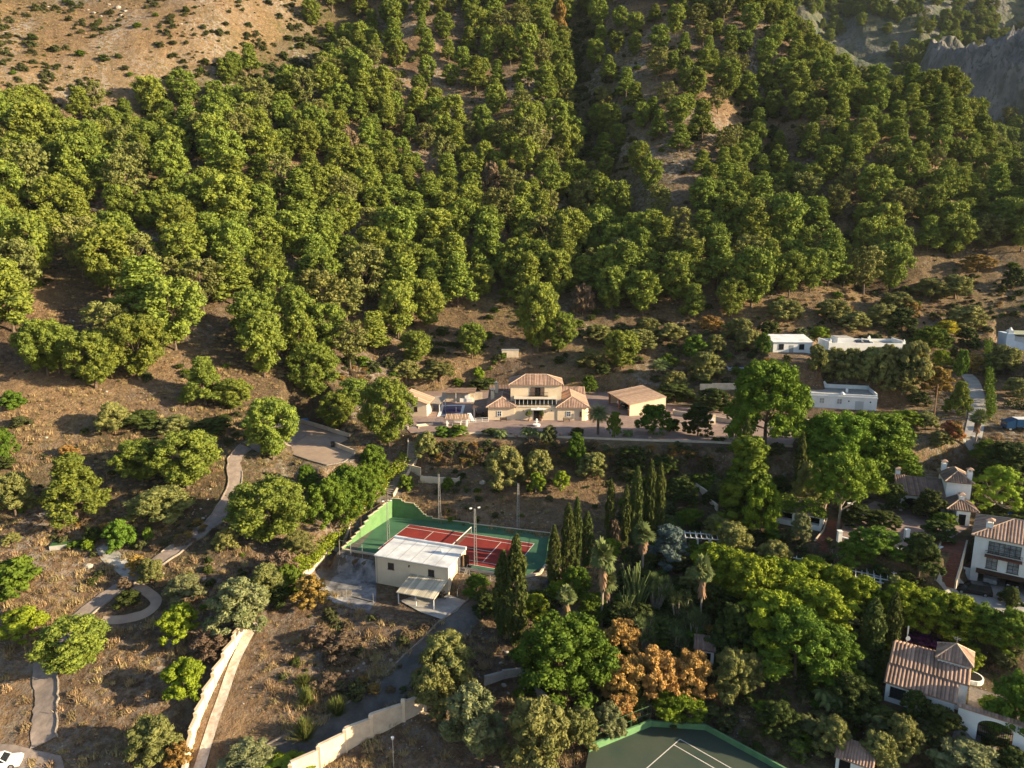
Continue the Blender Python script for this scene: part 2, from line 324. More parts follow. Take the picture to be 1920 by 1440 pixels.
# ---------------------------------------------------------------- the far mountain with its cliff
def far_mountain():
    vs = np.linspace(.18, 1.15, 300); ys = np.linspace(420, 1150, 190); v, y = np.meshgrid(vs, ys); x = v*y
    z = 15+np.clip(y-430, 0, None)*.62+fbm(x, y, 160, 41)*55+fbm(x, y, 45, 43)*14
    x0, y0, _ = XY(1862, 38, 590); d = np.hypot((x-x0)/42, (y-y0)/72); cl = np.clip(1.15-d, 0, 1)
    z = z+58*np.clip(cl*2.6, 0, 1)**1.2+np.clip(cl*2,0,1)*(np.abs(fbm(x*1.6, y, 16, 51))*-20+fbm(x, y, 5, 52)*7)
    z = np.minimum(z, 360)+fbm(x, y, 12, 47)*3
    rockm = np.clip(cl*3-.2+fbm(x, y, 20, 53)*2.2, 0, 1)
    m = bpy.data.materials.new('mountain rock and scrub'); m.use_nodes = True; n = m.node_tree; lk = n.links.new; N = n.nodes.new; p = n.nodes['Principled BSDF']; p.inputs['Roughness'].default_value = .95
    tc = N('ShaderNodeTexCoord'); at = N('ShaderNodeAttribute'); at.attribute_name = 'tint'
    def mixc(f, a, b):
        q = N('ShaderNodeMix'); q.data_type = 'RGBA'; lk(f, q.inputs[0])
        for s_, c_ in ((q.inputs[6], a), (q.inputs[7], b)):
            if isinstance(c_, tuple): s_.default_value = (*c_, 1)
            else: lk(c_, s_)
        return q.outputs[2]
    def noi(sc, lo, hi, strz=1):
        mp = N('ShaderNodeMapping'); mp.inputs['Scale'].default_value = (1, 1, strz); lk(tc.outputs['Object'], mp.inputs[0])
        a = N('ShaderNodeTexNoise'); a.inputs['Scale'].default_value = sc; a.inputs['Detail'].default_value = 7; lk(mp.outputs[0], a.inputs['Vector'])
        r = N('ShaderNodeMapRange'); r.inputs[1].default_value = lo; r.inputs[2].default_value = hi; lk(a.outputs['Fac'], r.inputs[0]); return r.outputs[0], a.outputs['Fac']
    rk = mixc(noi(.12,.4,.6,.3)[0], (.17,.155,.145), (.085,.08,.08)); rk = mixc(noi(.4,.52,.6,.4)[0], rk, (.07,.075,.06))  # rock tones darkened so the cliff reads as lying in shade
    sc = mixc(noi(.16,.42,.58)[0], (.035,.05,.026), (.085,.085,.05))
    lk(mixc(at.outputs['Fac'], sc, rk), p.inputs['Base Color'])
    b = N('ShaderNodeBump'); b.inputs['Distance'].default_value = 3; b.inputs['Strength'].default_value = .9; lk(noi(.2,0,1,.5)[1], b.inputs['Height']); lk(b.outputs[0], p.inputs['Normal'])
    VV_ = np.stack([x, y, z], -1).reshape(-1, 3); a, c = x.shape; i_ = (np.arange(a-1)[:, None]*c+np.arange(c-1)[None, :]).ravel()
    o = link('mountain', meshnp('mountain', VV_, np.stack([i_, i_+1, i_+c+1, i_+c], -1), m, True, np.repeat(rockm.reshape(-1, 1), 3, 1))); tag(o, kind='structure')
    return x, y, z, rockm
MTN = far_mountain()
# ---------------------------------------------------------------- sheets laid on the ground: paths, drives, slabs
def drape(name, polys, m, off=.07, step=.8, level=None, kind='structure', **kw):
    """polygons in plan laid over the ground (or at one level) as a thin sheet"""
    bm = bmesh.new()
    for poly in polys:
        try: bm.faces.new([bm.verts.new((p[0], p[1], 0)) for p in poly])
        except ValueError: pass
    bmesh.ops.triangulate(bm, faces=bm.faces[:])
    if level is None:
        xs = [v.co.x for v in bm.verts]; ys = [v.co.y for v in bm.verts]
        for k in np.arange(math.floor(min(xs)), max(xs), step): bmesh.ops.bisect_plane(bm, geom=bm.verts[:]+bm.edges[:]+bm.faces[:], plane_co=(k+.013,0,0), plane_no=(1,0,0))
        for k in np.arange(math.floor(min(ys)), max(ys), step): bmesh.ops.bisect_plane(bm, geom=bm.verts[:]+bm.edges[:]+bm.faces[:], plane_co=(0,k+.017,0), plane_no=(0,1,0))
        for v in bm.verts: v.co.z = h(v.co.x, v.co.y)+off
    else:
        for v in bm.verts: v.co.z = level
    for f in bm.faces:
        f.normal_update()
        if f.normal.z < 0: f.normal_flip()
    me = bpy.data.meshes.new(name); bm.to_mesh(me); bm.free(); me.materials.append(m)
    o = link(name, me); return tag(o, kind=kind, **kw)
def smooth_line(pts, n=6):
    out = []
    for i in range(len(pts)-1):
        p0 = pts[max(i-1,0)]; p1 = pts[i]; p2 = pts[i+1]; p3 = pts[min(i+2,len(pts)-1)]
        for k in range(n):
            t = k/n; out.append(tuple(.5*((2*b)+(-a+c)*t+(2*a-5*b+4*c-d)*t*t+(-a+3*b-3*c+d)*t**3) for a, b, c, d in zip(p0, p1, p2, p3)))
    out.append(tuple(pts[-1])); return out
def ribbon(pts, wid):
    """quads along a plan line with width (number or per-point list)"""
    n = len(pts); w = wid if isinstance(wid, (list, tuple)) else [wid]*n; L_, R_ = [], []
    for i, p in enumerate(pts):
        a = pts[max(i-1,0)]; b = pts[min(i+1,n-1)]; dx, dy = b[0]-a[0], b[1]-a[1]; l = math.hypot(dx, dy) or 1; nx_, ny_ = -dy/l, dx/l
        L_.append((p[0]+nx_*w[i]/2, p[1]+ny_*w[i]/2)); R_.append((p[0]-nx_*w[i]/2, p[1]-ny_*w[i]/2))
    return [[L_[i], R_[i], R_[i+1], L_[i+1]] for i in range(n-1)], L_, R_
def GP(l): return [P(a, b)[:2] for a, b in l]
M_path = mat('greyish printed concrete', (.29,.235,.205), col2=(.19,.155,.135), scale=.9, detail=8, bump=.2)
M_asph = mat('worn grey asphalt', (.075,.068,.062), col2=(.145,.13,.118), scale=.5, bump=.2)
M_stain = mat('stained concrete slab', (.07,.07,.08), col2=(.34,.34,.36), scale=.45, bump=.1, detail=8)
M_conc = mat('pale concrete', (.42,.40,.37), col2=(.30,.285,.27), scale=.7)
M_pave = mat('terracotta terrace paving', (.31,.225,.195), col2=(.22,.16,.14), scale=.9)
M_gravel = mat('whitish crushed gravel', (.62,.58,.52), col2=(.38,.30,.23), scale=1.3, bump=.3)
M_yard = mat('sandy concrete yard', (.38,.29,.22), col2=(.28,.21,.17), scale=.35)
pl = smooth_line(GP([(462,838),(440,862),(441,905),(425,945),(395,985),(345,1020),(300,1050),(250,1085),(205,1115),(165,1145),(125,1185),(95,1220),(84,1260),(88,1300),(84,1340),(82,1395)]), 5)
q, pL, pR = ribbon(pl, [(2.7 if i > len(pl)*.6 else 2.3)+.3*rng.uniform(-1, 1) for i in range(len(pl))]); drape('path', q, M_path, .12)
pj = smooth_line(GP([(250,1078),(228,1060),(205,1042),(195,1022)]), 4); drape('path', ribbon(pj, 2.3)[0], M_conc, .09)
pk = smooth_line(GP([(240,1092),(275,1110),(293,1130),(270,1152),(225,1163),(190,1164)]), 5); drape('path', ribbon(pk, 1.5)[0], M_yard, .08)
drape('driveway', ribbon(smooth_line(GP([(470,840),(500,825),(530,820),(562,815)]), 4), 4)[0], M_path, .10)
M_kerb = mat('stone kerb', (.34,.29,.24), col2=(.22,.18,.15), scale=2, bump=.3)
def low_wall(name, line, thick, ht, m, label, cat='wall', base=-.3, group=None, parent=None, step=None):
    b = MB(); seg = []
    for a, c in zip(line[:-1], line[1:]):
        k = max(1, int(math.hypot(c[0]-a[0], c[1]-a[1])/(step or 2.0)))
        for i in range(k): seg.append(((a[0]+(c[0]-a[0])*i/k, a[1]+(c[1]-a[1])*i/k)))
    seg.append(line[-1][:2]); q, l_, r_ = ribbon(seg, thick)
    for i in range(len(seg)-1):
        z = [h(*l_[i]), h(*r_[i]), h(*r_[i+1]), h(*l_[i+1])]
        b.prism([l_[i], r_[i], r_[i+1], l_[i+1]][::1], [a+base for a in z], [a+ht for a in z]) if False else None
        zs0 = [a+base for a in z]; zs1 = [.5*(z[0]+z[1])+ht]*2+[.5*(z[2]+z[3])+ht]*2
        poly = [l_[i], r_[i], r_[i+1], l_[i+1]]
        vs = [(p[0],p[1],a) for p, a in zip(poly, zs0)]+[(p[0],p[1],a) for p, a in zip(poly, zs1)]
        b.add(vs, [(0,1,2,3),(7,6,5,4)]+[(j,j+4,(j+1)%4+4,(j+1)%4) for j in range(4)])
    o = b.build(name, m, parent)
    return tag(o, label, cat, group) if parent is None else o
low_wall('path_kerb', pL[8:], .16, .28, M_kerb, 'low stone kerb along the left edge of the long pale path', 'kerb')
low_wall('path_kerb', pR[:30], .16, .28, M_kerb, 'low stone kerb on the right edge of the upper pale path', 'kerb')
# tiled forecourt at the bottom-left corner with the car on it
drape('forecourt', [GP([(-60,1392),(30,1398),(115,1418),(122,1445),(118,1500),(-60,1500)])], M_path, .10)
# white gravel track along the boundary wall
gt = smooth_line(GP([(478,1168),(458,1205),(437,1250),(420,1300),(402,1350),(386,1400),(372,1445)]), 4); drape('gravel_track', ribbon(gt, 1.3)[0], M_gravel, .07)
# dark drive from the court building down to the lower wall
dr = smooth_line(GP([(905,1120),(880,1150),(845,1185),(800,1225),(762,1262),(725,1300),(680,1335),(620,1375),(560,1405),(500,1432)]), 4)
q, dL, dR = ribbon(dr, 4.2); drape('driveway', q, M_asph, .09)
low_wall('drive_kerb', dR if dR[10][0] < dL[10][0] else dL, .2, .25, M_kerb, 'thin kerb along the left edge of the dark drive', 'kerb')
drape('slab', [GP([(598,1092),(640,1040),(712,1055),(706,1095),(705,1128),(690,1150),(655,1140),(612,1125)])], M_stain, .08)
drape('slab', [GP([(750,1128),(800,1108),(845,1118),(875,1128),(858,1146),(829,1163),(790,1150)])], M_conc, .15)
drape('strip', ribbon(smooth_line(GP([(745,915),(720,945),(690,985),(650,1035),(610,1082),(590,1105)]), 4), 2.6)[0], M_asph, .09)
# ---------------------------------------------------------------- materials of the buildings
M_cream = mat('cream render', (.70,.57,.42), col2=(.63,.51,.37), scale=.6, bump=.05)
M_creamwall = mat('cream garden wall', (.64,.53,.40), col2=(.50,.40,.30), scale=.9, bump=.1)
M_white = mat('whitewash', (.80,.80,.79), col2=(.68,.68,.67), scale=.5, bump=.05)
M_whitemetal = mat('white painted metal', (.72,.72,.72), col2=(.62,.62,.62), rough=.4, spec=.4)
M_tile = mat('terracotta roof tiles', (.42,.275,.205), col2=(.28,.185,.145), scale=1.2, attr='tint')
M_tiledark = mat('old weathered roof tiles', (.27,.175,.13), col2=(.15,.105,.085), scale=1.0, attr='tint')
M_tilepale = mat('pale and sunlit roof tiles', (.50,.345,.25), col2=(.37,.25,.18), scale=1.2, attr='tint')
M_ridge = mat('pale ridge tiles', (.55,.42,.31), col2=(.42,.31,.23), scale=3)
M_glass = mat('dark window glass', (.018,.022,.03), rough=.08, spec=.6)
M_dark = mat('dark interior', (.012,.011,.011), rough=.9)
M_wood = mat('dark stained wood', (.075,.04,.025), col2=(.05,.028,.018), scale=4)
M_iron = mat('black wrought iron', (.02,.02,.02), rough=.5)
M_green = mat('green court paint', (.07,.165,.09), col2=(.045,.115,.068), scale=.3, detail=9, bump=.03)
M_greenwall = mat('green painted wall', (.125,.235,.095), col2=(.095,.185,.075), scale=.7)
M_red = mat('red court paint', (.25,.034,.026), col2=(.17,.024,.022), scale=.35, detail=9, bump=.03)
M_line = mat('white line paint', (.72,.70,.66), col2=(.55,.52,.48), scale=2)
M_court2 = mat('shade-darkened green court', (.040,.062,.05), col2=(.060,.075,.055), scale=.25)  # base colour lowered to carry the shade lying over the lower court
M_green2 = mat('green low wall paint', (.14,.27,.12), col2=(.10,.21,.10), scale=1)
M_stone = mat('rough stone wall', (.30,.27,.24), col2=(.14,.12,.10), scale=2.5, bump=.6)
M_brick = mat('red brick paving', (.22,.085,.055), col2=(.15,.06,.042), scale=2.0, bump=.3)
M_roofw = mat('white painted roof sheet', (.70,.72,.75), col2=(.47,.48,.50), scale=.45, detail=8)
M_canopy = mat('cream corrugated canopy', (.58,.52,.40), col2=(.50,.44,.34), scale=.5, attr='tint')
M_steel = mat('galvanised lattice', (.46,.45,.43), col2=(.30,.30,.29), rough=.5, metal=.2)
M_water = mat('pool water', (.012,.03,.15), rough=.06, spec=.6); M_waterb = mat('bright pool water', (.02,.10,.36), rough=.06, spec=.6)
M_step = mat('grey stone treads', (.30,.26,.23), col2=(.20,.175,.155), scale=1.5)
M_fence = mat('dark chain link', (.10,.11,.10), rough=.6); M_rust = mat('rusty posts', (.17,.11,.08))
M_tyre = mat('tyre rubber', (.02,.02,.02)); M_hub = mat('alloy', (.45,.45,.46), rough=.3, metal=.7); M_lampg = mat('headlamp glass', (.6,.6,.62), rough=.1, spec=.6)
def L_(px, z_, r): return PZ(px, r, z_)
def house(name, px, row, z, rz, label, cat='house', group=None):
    x, y, _ = PZ(px, row, z); return empty(name, (x, y, z), math.radians(rz), label, cat, group)
def mesh(parent, name, m, fn, *a, label=None):
    b = MB(); fn(b); o = b.build(name, m, parent)
    if label: o['label'] = label
    return o
def window(parent, x, y, z, w, hh, face='f', fm=None, bars=1, hb=1, name='window', gl=None):
    """window in a wall: frame proud of the wall, pane just behind it. (x,y,z) centre of the sill line on the wall face"""
    f = MB(); p = MB(); t = .07
    def bx(b, a0, d0, z0, a1, d1, z1):       # a along wall, d outwards
        if face == 'f': b.box(x+a0, y-d1, z0, x+a1, y-d0, z1)
        elif face == 'r': b.box(x+d0, y+a0, z0, x+d1, y+a1, z1)
        elif face == 'l': b.box(x-d1, y+a0, z0, x-d0, y+a1, z1)
    bx(f, -w/2, .01, z, -w/2+t, .08, z+hh); bx(f, w/2-t, .01, z, w/2, .08, z+hh); bx(f, -w/2+t, .012, z+hh-t, w/2-t, .078, z+hh); bx(f, -w/2-.08, .015, z-.07, w/2+.08, .14, z)
    for k in range(bars):
        a = -w/2+w*(k+1)/(bars+1); bx(f, a-.03, .014, z, a+.03, .072, z+hh-t)
    for k in range(hb):
        zz = z+hh*(k+1)/(hb+1); bx(f, -w/2+t, .016, zz-.02, w/2-t, .068, zz+.02)
    bx(p, -w/2+.01, .005, z+.01, w/2-.01, .03, z+hh-.01)
    fo = f.build(name, fm or M_whitemetal, parent); p.build('pane', gl or M_glass, fo); return fo
def hip(parent, x0, y0, x1, y1, z, rise, m, ov=.45, sp=.36, along='x', name='roof', ridge=M_ridge, gable=False, front_hip=None):
    x0 -= ov; x1 += ov; y0 -= ov; y1 += ov; b = MB(); zt = z+rise; r = MB()
    if along == 'x':
        d = 0 if gable else (y1-y0)/2; ym = (y0+y1)/2; a, c = (x0+d, ym, zt), (x1-d, ym, zt)
        if x0+d >= x1-d: a = c = ((x0+x1)/2, ym, zt)
        b.tiles([(x0,y0,z), (x1,y0,z), c, a] if a != c else [(x0,y0,z), (x1,y0,z), a], sp); b.tiles([(x1,y1,z), (x0,y1,z), a, c] if a != c else [(x1,y1,z), (x0,y1,z), a], sp)
        if not gable: b.tiles([(x1,y0,z), (x1,y1,z), c], sp); b.tiles([(x0,y1,z), (x0,y0,z), a], sp)
    else:
        d = (x1-x0)/2; xm = (x0+x1)/2; df = 0 if gable else d; db = 0 if (gable or front_hip) else d
        a, c = (xm, y0+df, zt), (xm, y1-db, zt)
        b.tiles([(x1,y0,z), (x1,y1,z), c, a], sp); b.tiles([(x0,y1,z), (x0,y0,z), a, c], sp)
        if df: b.tiles([(x0,y0,z), (x1,y0,z), a], sp)
        if db: b.tiles([(x1,y1,z), (x0,y1,z), c], sp)
    o = b.build(name, m, parent); u = .1
    if a != c: r.tube((a[0],a[1],a[2]+.04), (c[0],c[1],c[2]+.04), u, n=6)
    if not gable:
        for p, q in (((x0,y0,z), a), ((x1,y0,z), c if along == 'x' else a), ((x1,y1,z), c), ((x0,y1,z), a if along == 'x' else c)): r.tube((p[0],p[1],p[2]+.05), (q[0],q[1],q[2]+.04), u, n=6)
    r.build('ridge', ridge, o); return o
def chimney(parent, x, y, z0, z1, w, m, cap=M_tile, name='chimney'):
    b = MB(); b.box(x-w/2, y-w/2, z0, x+w/2, y+w/2, z1-.35)
    for sx in (-1, 1):
        for sy in (-1, 1): b.box(x+sx*w*.35-.06, y+sy*w*.35-.06, z1-.35, x+sx*w*.35+.06, y+sy*w*.35+.06, z1)
    o = b.build(name, m, parent); c = MB(); k = w*.72; c.box(x-k, y-k, z1, x+k, y+k, z1+.06)
    c.add([(x-k,y-k,z1+.06),(x+k,y-k,z1+.06),(x+k,y+k,z1+.06),(x-k,y+k,z1+.06),(x,y,z1+.38)], [(0,1,4),(1,2,4),(2,3,4),(3,0,4)]); c.build('chimney_cap', cap, o)
def wheel_part(root, x, y, s):
    t = MB(); n = 14; vs = []
    for side in (-1, 1):
        for i in range(n): a = 2*math.pi*i/n; vs.append((x+.32*s*math.cos(a), y+side*.1, .32*s+.32*s*math.sin(a)))
    t.add(vs, [(i,(i+1)%n,(i+1)%n+n,i+n) for i in range(n)]+[tuple(range(n))[::-1], tuple(range(n,2*n))]); o = t.build('wheel', M_tyre, root)
    h_ = MB(); sd_ = 1 if y > 0 else -1; h_.tube((x, y+sd_*.09, .32*s), (x, y+sd_*.125, .32*s), .19*s, n=10); h_.build('rim', M_hub, o)
def car(px, row, rz, paint, label, L=4.3, Wc=1.78, H=1.5, z=None, kind='hatch', group=None, name='parked_car', loc=None):
    x, y, zz = loc if loc else (P(px, row) if z is None else PZ(px, row, z)); r = empty(name, (x, y, zz+.02), math.radians(rz), label, 'car', group); hw = Wc/2
    prof = [(-L/2,.28,.86),(-L/2+.05,.62,.97),(-L/2+.25,.86,.985),(-L*.22,.93,1),(L*.05,.95,1),(L*.3,.94,1),(L/2-.12,.88,.98),(L/2,.6,.95),(L/2,.3,.88)]
    b = MB(); vs = []
    for xx, zt, wk in prof:
        vs += [(xx,-hw*wk*.96,.22),(xx,-hw*wk,.5 if zt > .5 else zt),(xx,-hw*wk*.97,zt-.08),(xx,-hw*wk*.86,zt),(xx,hw*wk*.86,zt),(xx,hw*wk*.97,zt-.08),(xx,hw*wk,.5 if zt > .5 else zt),(xx,hw*wk*.96,.22)]
    n = len(prof); fs = [(i*8+j, (i+1)*8+j, (i+1)*8+(j+1)%8, i*8+(j+1)%8) for i in range(n-1) for j in range(8)]+[tuple(range(8)), tuple(range((n-1)*8, n*8))[::-1]]
    b.add(vs, fs)
    a0, a1, b0, b1 = (-L*.20, L*.46, -L*.05, L*.36) if kind == 'hatch' else (-L*.2, L*.48, -L*.06, L*.42)
    b.add([(b0,-hw*.74,H-.02),(b1,-hw*.74,H-.02),(b1,hw*.74,H-.02),(b0,hw*.74,H-.02),(b0-.05,-hw*.8,H-.09),(b1+.05,-hw*.8,H-.09),(b1+.05,hw*.8,H-.09),(b0-.05,hw*.8,H-.09)], [(0,1,2,3),(7,6,5,4),(4,5,1,0),(5,6,2,1),(6,7,3,2),(7,4,0,3)])
    for xx, xt in ((a0,b0-.04),(a1,b1+.04),(L*.13,L*.13)):
        for s in (-1, 1): b.tube((xx, s*hw*.9, .92), (xt, s*hw*.79, H-.08), .05, n=4)
    bo = b.build('body', paint, r)
    g = MB(); g.add([(a0,-hw*.88,.92),(a1,-hw*.88,.92),(a1,hw*.88,.92),(a0,hw*.88,.92),(b0,-hw*.77,H-.1),(b1,-hw*.77,H-.1),(b1,hw*.77,H-.1),(b0,hw*.77,H-.1)], [(0,1,5,4),(1,2,6,5),(2,3,7,6),(3,0,4,7)]); g.build('windows', M_glass, r)
    for sx in (-L*.31, L*.31):
        for sy in (-1, 1): wheel_part(r, sx, sy*(hw-.09), 1)
    for s in (-1, 1):
        MB().box(-L/2-.02, s*hw*.62-.16, .62, -L/2+.1, s*hw*.62+.16, .76).build('headlight', M_lampg, r)
        MB().box(L/2-.1, s*hw*.68-.12, .62, L/2+.015, s*hw*.68+.12, .82).build('tail_light', mat('red lamp', (.3,.01,.01), rough=.2) if s < 0 else bpy.data.materials['red lamp'], r)
    return r
P_white = mat('white car paint', (.72,.73,.75), rough=.25, spec=.5); P_black = mat('dark car paint', (.015,.014,.016), rough=.2, spec=.6); P_grey = mat('silver car paint', (.35,.36,.38), rough=.25, spec=.5)
# ---------------------------------------------------------------- the cream villa
V_ = house('villa', 1008, 788, VZ, -1.2, 'wide cream villa with terracotta hip roofs and a raised middle storey', 'villa')
def f(b):
    b.box(-11.05, 0, -.4, -5.15, 11, 3.0); b.box(-5.15, .15, -.4, 4.4, 8, 2.95); b.box(4.4, 0, -.4, 9.3, 12, 3.0)
    b.prism([(9.3,0),(9.3,4.5),(11.0,4.5),(11.3,3.8),(11.3,.8),(10.6,-.15),(9.8,-.35)], -.4, 3.0); b.box(9.3, 4.5, -.4, 11.0, 12, 2.98)
    b.box(-6.1, 3.6, 2.9, 5.4, 10.4, 7.35); b.box(-11.0, 11, -.4, -6.0, 14, 3.4)
mesh(V_, 'wall', M_cream, f)
hip(V_, -6.1, 3.6, 5.4, 10.4, 7.35, 1.75, M_tile); hip(V_, -11.05, 0, -5.15, 9, 3.0, 1.5, M_tile, along='y', front_hip=True); hip(V_, 4.4, 0, 11.1, 11, 3.0, 1.7, M_tile, along='y', front_hip=True)
mesh(V_, 'rear_roof', M_tiledark, lambda b: b.tiles([(-11.5,9,3.1),(-6.1,9,3.1),(-6.1,14.5,5.0),(-11.5,14.5,5.0)])); mesh(V_, 'rear_roof', M_tile, lambda b: b.tiles([(5.4,11.5,3.1),(11.5,11.5,3.1),(11.5,15,4.6),(5.4,15,4.6)]))
chimney(V_, -10.3, 5.5, 3.0, 5.8, .8, M_cream, M_creamwall); chimney(V_, -9.6, 10.5, 4.0, 6.4, .75, M_cream, M_creamwall)
# front door, its white hood, parapet, railing, glazed gallery
def f(b): b.box(-.9, .10, -.05, 1.1, .16, 2.35)
o = mesh(V_, 'doorway', M_dark, f); mesh(o, 'door', M_wood, lambda b: b.box(.25, .02, 0, 1.05, .09, 2.3))
mesh(V_, 'door_hood', M_white, lambda b: b.box(-1.5, -.6, 2.45, 1.7, .14, 2.72).tube((-.1,-.3,2.72), (.3,-.3,2.95), .25, .12))
mesh(V_, 'railing', M_iron, lambda b: [b.box(x, .02, 2.97, x+.035, .06, 3.62) for x in np.arange(-5.0, 4.3, .28)] and b.box(-5.1, .0, 3.6, 4.35, .08, 3.68))
def f(b):
    for x in np.linspace(-5.0, 4.2, 11): b.box(x-.05, 1.4, 2.96, x+.05, 1.5, 4.5)
    b.box(-5.05, 1.38, 4.45, 4.25, 1.52, 4.55)
g = mesh(V_, 'gallery', M_whitemetal, f); mesh(g, 'gallery_glass', M_glass, lambda b: b.box(-4.9, 2.2, 2.96, 4.1, 2.26, 4.4))
mesh(g, 'gallery_roof', mat('cream canvas', (.62,.54,.44), col2=(.5,.43,.35)), lambda b: b.slab([(-5.3,1.1,4.64),(4.4,1.1,4.64),(4.4,3.58,4.78),(-5.3,3.58,4.78)], .08))
M_shut = mat('dark wooden shutters', (.13,.09,.075)); M_bluewin = mat('blue grey curtain glass', (.05,.07,.13), rough=.15, spec=.5)
w_ = window(V_, -8.5, 0, .95, .95, 1.15, fm=M_white, gl=M_bluewin); window(V_, 6.9, 0, .95, .95, 1.15, fm=M_white, gl=M_bluewin); window(V_, 9.55, -.36, 1.0, .5, 1.1, fm=M_wood)
d_ = window(V_, .0, 3.6, 4.85, 1.3, 1.9, fm=M_wood, hb=0, name='balcony_door', gl=M_dark)
for s in (-1, 1): mesh(V_, 'shutter', M_shut, lambda b, s=s: b.box(s*1.15-.42, 3.5, 4.85, s*1.15+.42, 3.57, 6.75))
mesh(V_, 'balcony', M_iron, lambda b: [b.box(x, 2.9, 4.86, x+.03, 2.93, 5.7) for x in np.arange(-2.0, 2.4, .22)] and b.box(-2.05, 2.87, 5.66, 2.4, 2.95, 5.72).box(-2.05, 2.85, 4.79, 2.4, 3.58, 4.85))
for x in (-3.2, -2.9, 3.1): mesh(V_, 'wall_lamp', M_iron, lambda b, x=x: b.tube((x,-.02,2.2), (x,-.15,2.35), .07).tube((x,-.15,2.1), (x,-.15,2.4), .09, .05)) if x != -2.9 else None
def bench(px, row, label):
    x, y, z = PZ(px, row, VZ); r = empty('bench', (x, y, VZ), 0, label, 'bench')
    mesh(r, 'seat', M_wood, lambda b: [b.box(-.75, .08*k*1.6, .42, .75, .08*k*1.6+.1, .46) for k in range(4)]); mesh(r, 'backrest', M_wood, lambda b: [b.box(-.75, .5, .5+.12*k, .75, .54, .58+.12*k) for k in range(3)])
    for s in (-.65, .65): mesh(r, 'leg', M_iron, lambda b, s=s: b.box(s-.03, .02, 0, s+.03, .07, .42).box(s-.03, .46, 0, s+.03, .54, .88))
bench(944, 790.5, 'wooden bench against the left part of the villa front'); bench(1062, 791.5, 'wooden bench under the right window of the villa')
# topiary balls at the door
for px, lab in ((992, 'round clipped ball tree left of the villa door'), (1015, 'round clipped ball tree right of the villa door')):
    x, y, z = PZ(px, 789.5, VZ); r = empty('topiary', (x, y, VZ), 0, lab, 'topiary'); rg_ = np.random.default_rng(px)
    PEND = globals().setdefault('PEND', []); PEND.append((r, rg_)); mesh(r, 'pot', M_tile, lambda b: b.tube((0,0,0), (0,0,.5), .22, .32, 10)); mesh(r, 'trunk', M_wood, lambda b: b.tube((0,0,.4), (0,0,1.3), .05))
# left porch of the villa
pr = empty('tiled_porch', V_.location, V_.rotation_euler.z, 'grey-tiled lean-to porch on the left side of the villa', 'porch')
mesh(pr, 'roof', M_tiledark, lambda b: b.tiles([(-14.6,8.8,2.45),(-14.6,1.2,2.45),(-11.2,1.2,3.05),(-11.2,8.8,3.05)]))
for y in (1.5, 8.4): mesh(pr, 'post', M_creamwall, lambda b, y=y: b.box(-14.4, y-.14, -.1, -14.1, y+.14, 2.4))
tb = empty('garden_table', (V_.location.x-12.7, V_.location.y+2.8, VZ), 0, 'dark round table with chairs under the lean-to porch', 'table')
mesh(tb, 'table_top', M_iron, lambda b: b.tube((0,0,.7), (0,0,.75), .8, n=14)); mesh(tb, 'leg', M_iron, lambda b: b.tube((0,0,0), (0,0,.7), .08))
for k in range(5):
    a = k*1.256; c_ = empty('garden_chair', (tb.location.x+1.15*math.cos(a), tb.location.y+1.15*math.sin(a), VZ), a, None, None)
    tag(c_, 'dark garden chair at the round table under the lean-to porch', 'chair', 'dark chairs around the porch table')
    mesh(c_, 'seat', M_iron, lambda b: b.box(-.22,-.22,.42,.22,.22,.47)); mesh(c_, 'backrest', M_iron, lambda b: b.box(.18,-.22,.47,.22,.22,.9))
    for sx in (-.18, .18):
        for sy in (-.18, .18): mesh(c_, 'leg', M_iron, lambda b, sx=sx, sy=sy: b.box(sx-.02,sy-.02,0,sx+.02,sy+.02,.42))
# ---------------------------------------------------------------- pool terrace
ph = house('pool_house', 762, 780, VZ, -6, 'small cream pool house with a sloping pale tiled roof', 'pool house')
mesh(ph, 'wall', M_cream, lambda b: b.prism([(0,0),(4.8,0),(4.8,6.5),(0,6.5)], -.6, [4.7,3.0,3.0,4.7]))
mesh(ph, 'roof', M_tilepale, lambda b: b.tiles([(5.2,-.4,2.95),(5.2,6.9,2.95),(-.4,6.9,4.95),(-.4,-.4,4.95)]))  # paler tile colour stands in for sun on this slope
window(ph, 2.2, 0, 1.1, .8, 1.1, fm=M_wood)
pg = house('pool_pergola', 803, 776, VZ, -6, 'white-posted pergola with flat grey roof beside the pool house', 'pergola')
mesh(pg, 'roof', mat('grey tan roof boards', (.36,.30,.25), col2=(.26,.22,.19)), lambda b: b.slab([(0,0,2.6),(2.9,0,2.45),(2.9,7.5,2.45),(0,7.5,2.6)], .12))
for x, y in ((2.6,.2),(2.6,3.8),(2.6,7.2),(.4,.2)): mesh(pg, 'post', M_whitemetal, lambda b, x=x, y=y: b.box(x-.09,y-.09,-.1,x+.09,y+.09,2.4))
def planepoly(l, z): return [PZ(a, b, z)[:2] for a, b in l]
sw = empty('swimming_pool', PZ(848, 770, VZ), 0, 'dark blue rectangular swimming pool with pale coping in front of the outdoor kitchen', 'swimming pool'); ox, oy, _ = sw.location
cp_ = [(a-ox, b-oy) for a, b in planepoly([(820,781),(868,775.5),(872,760),(827,760.5)], VZ)]; wp = [(a-ox, b-oy) for a, b in planepoly([(826.5,779.5),(863.5,774.8),(866.5,761.3),(832,761.8)], VZ)]
mesh(sw, 'coping', M_white, lambda b: [b.prism([cp_[i], cp_[(i+1)%4], wp[(i+1)%4], wp[i]], -.5, .13) for i in range(4)]); mesh(sw, 'water', M_water, lambda b: b.prism(wp, -.5, .07))
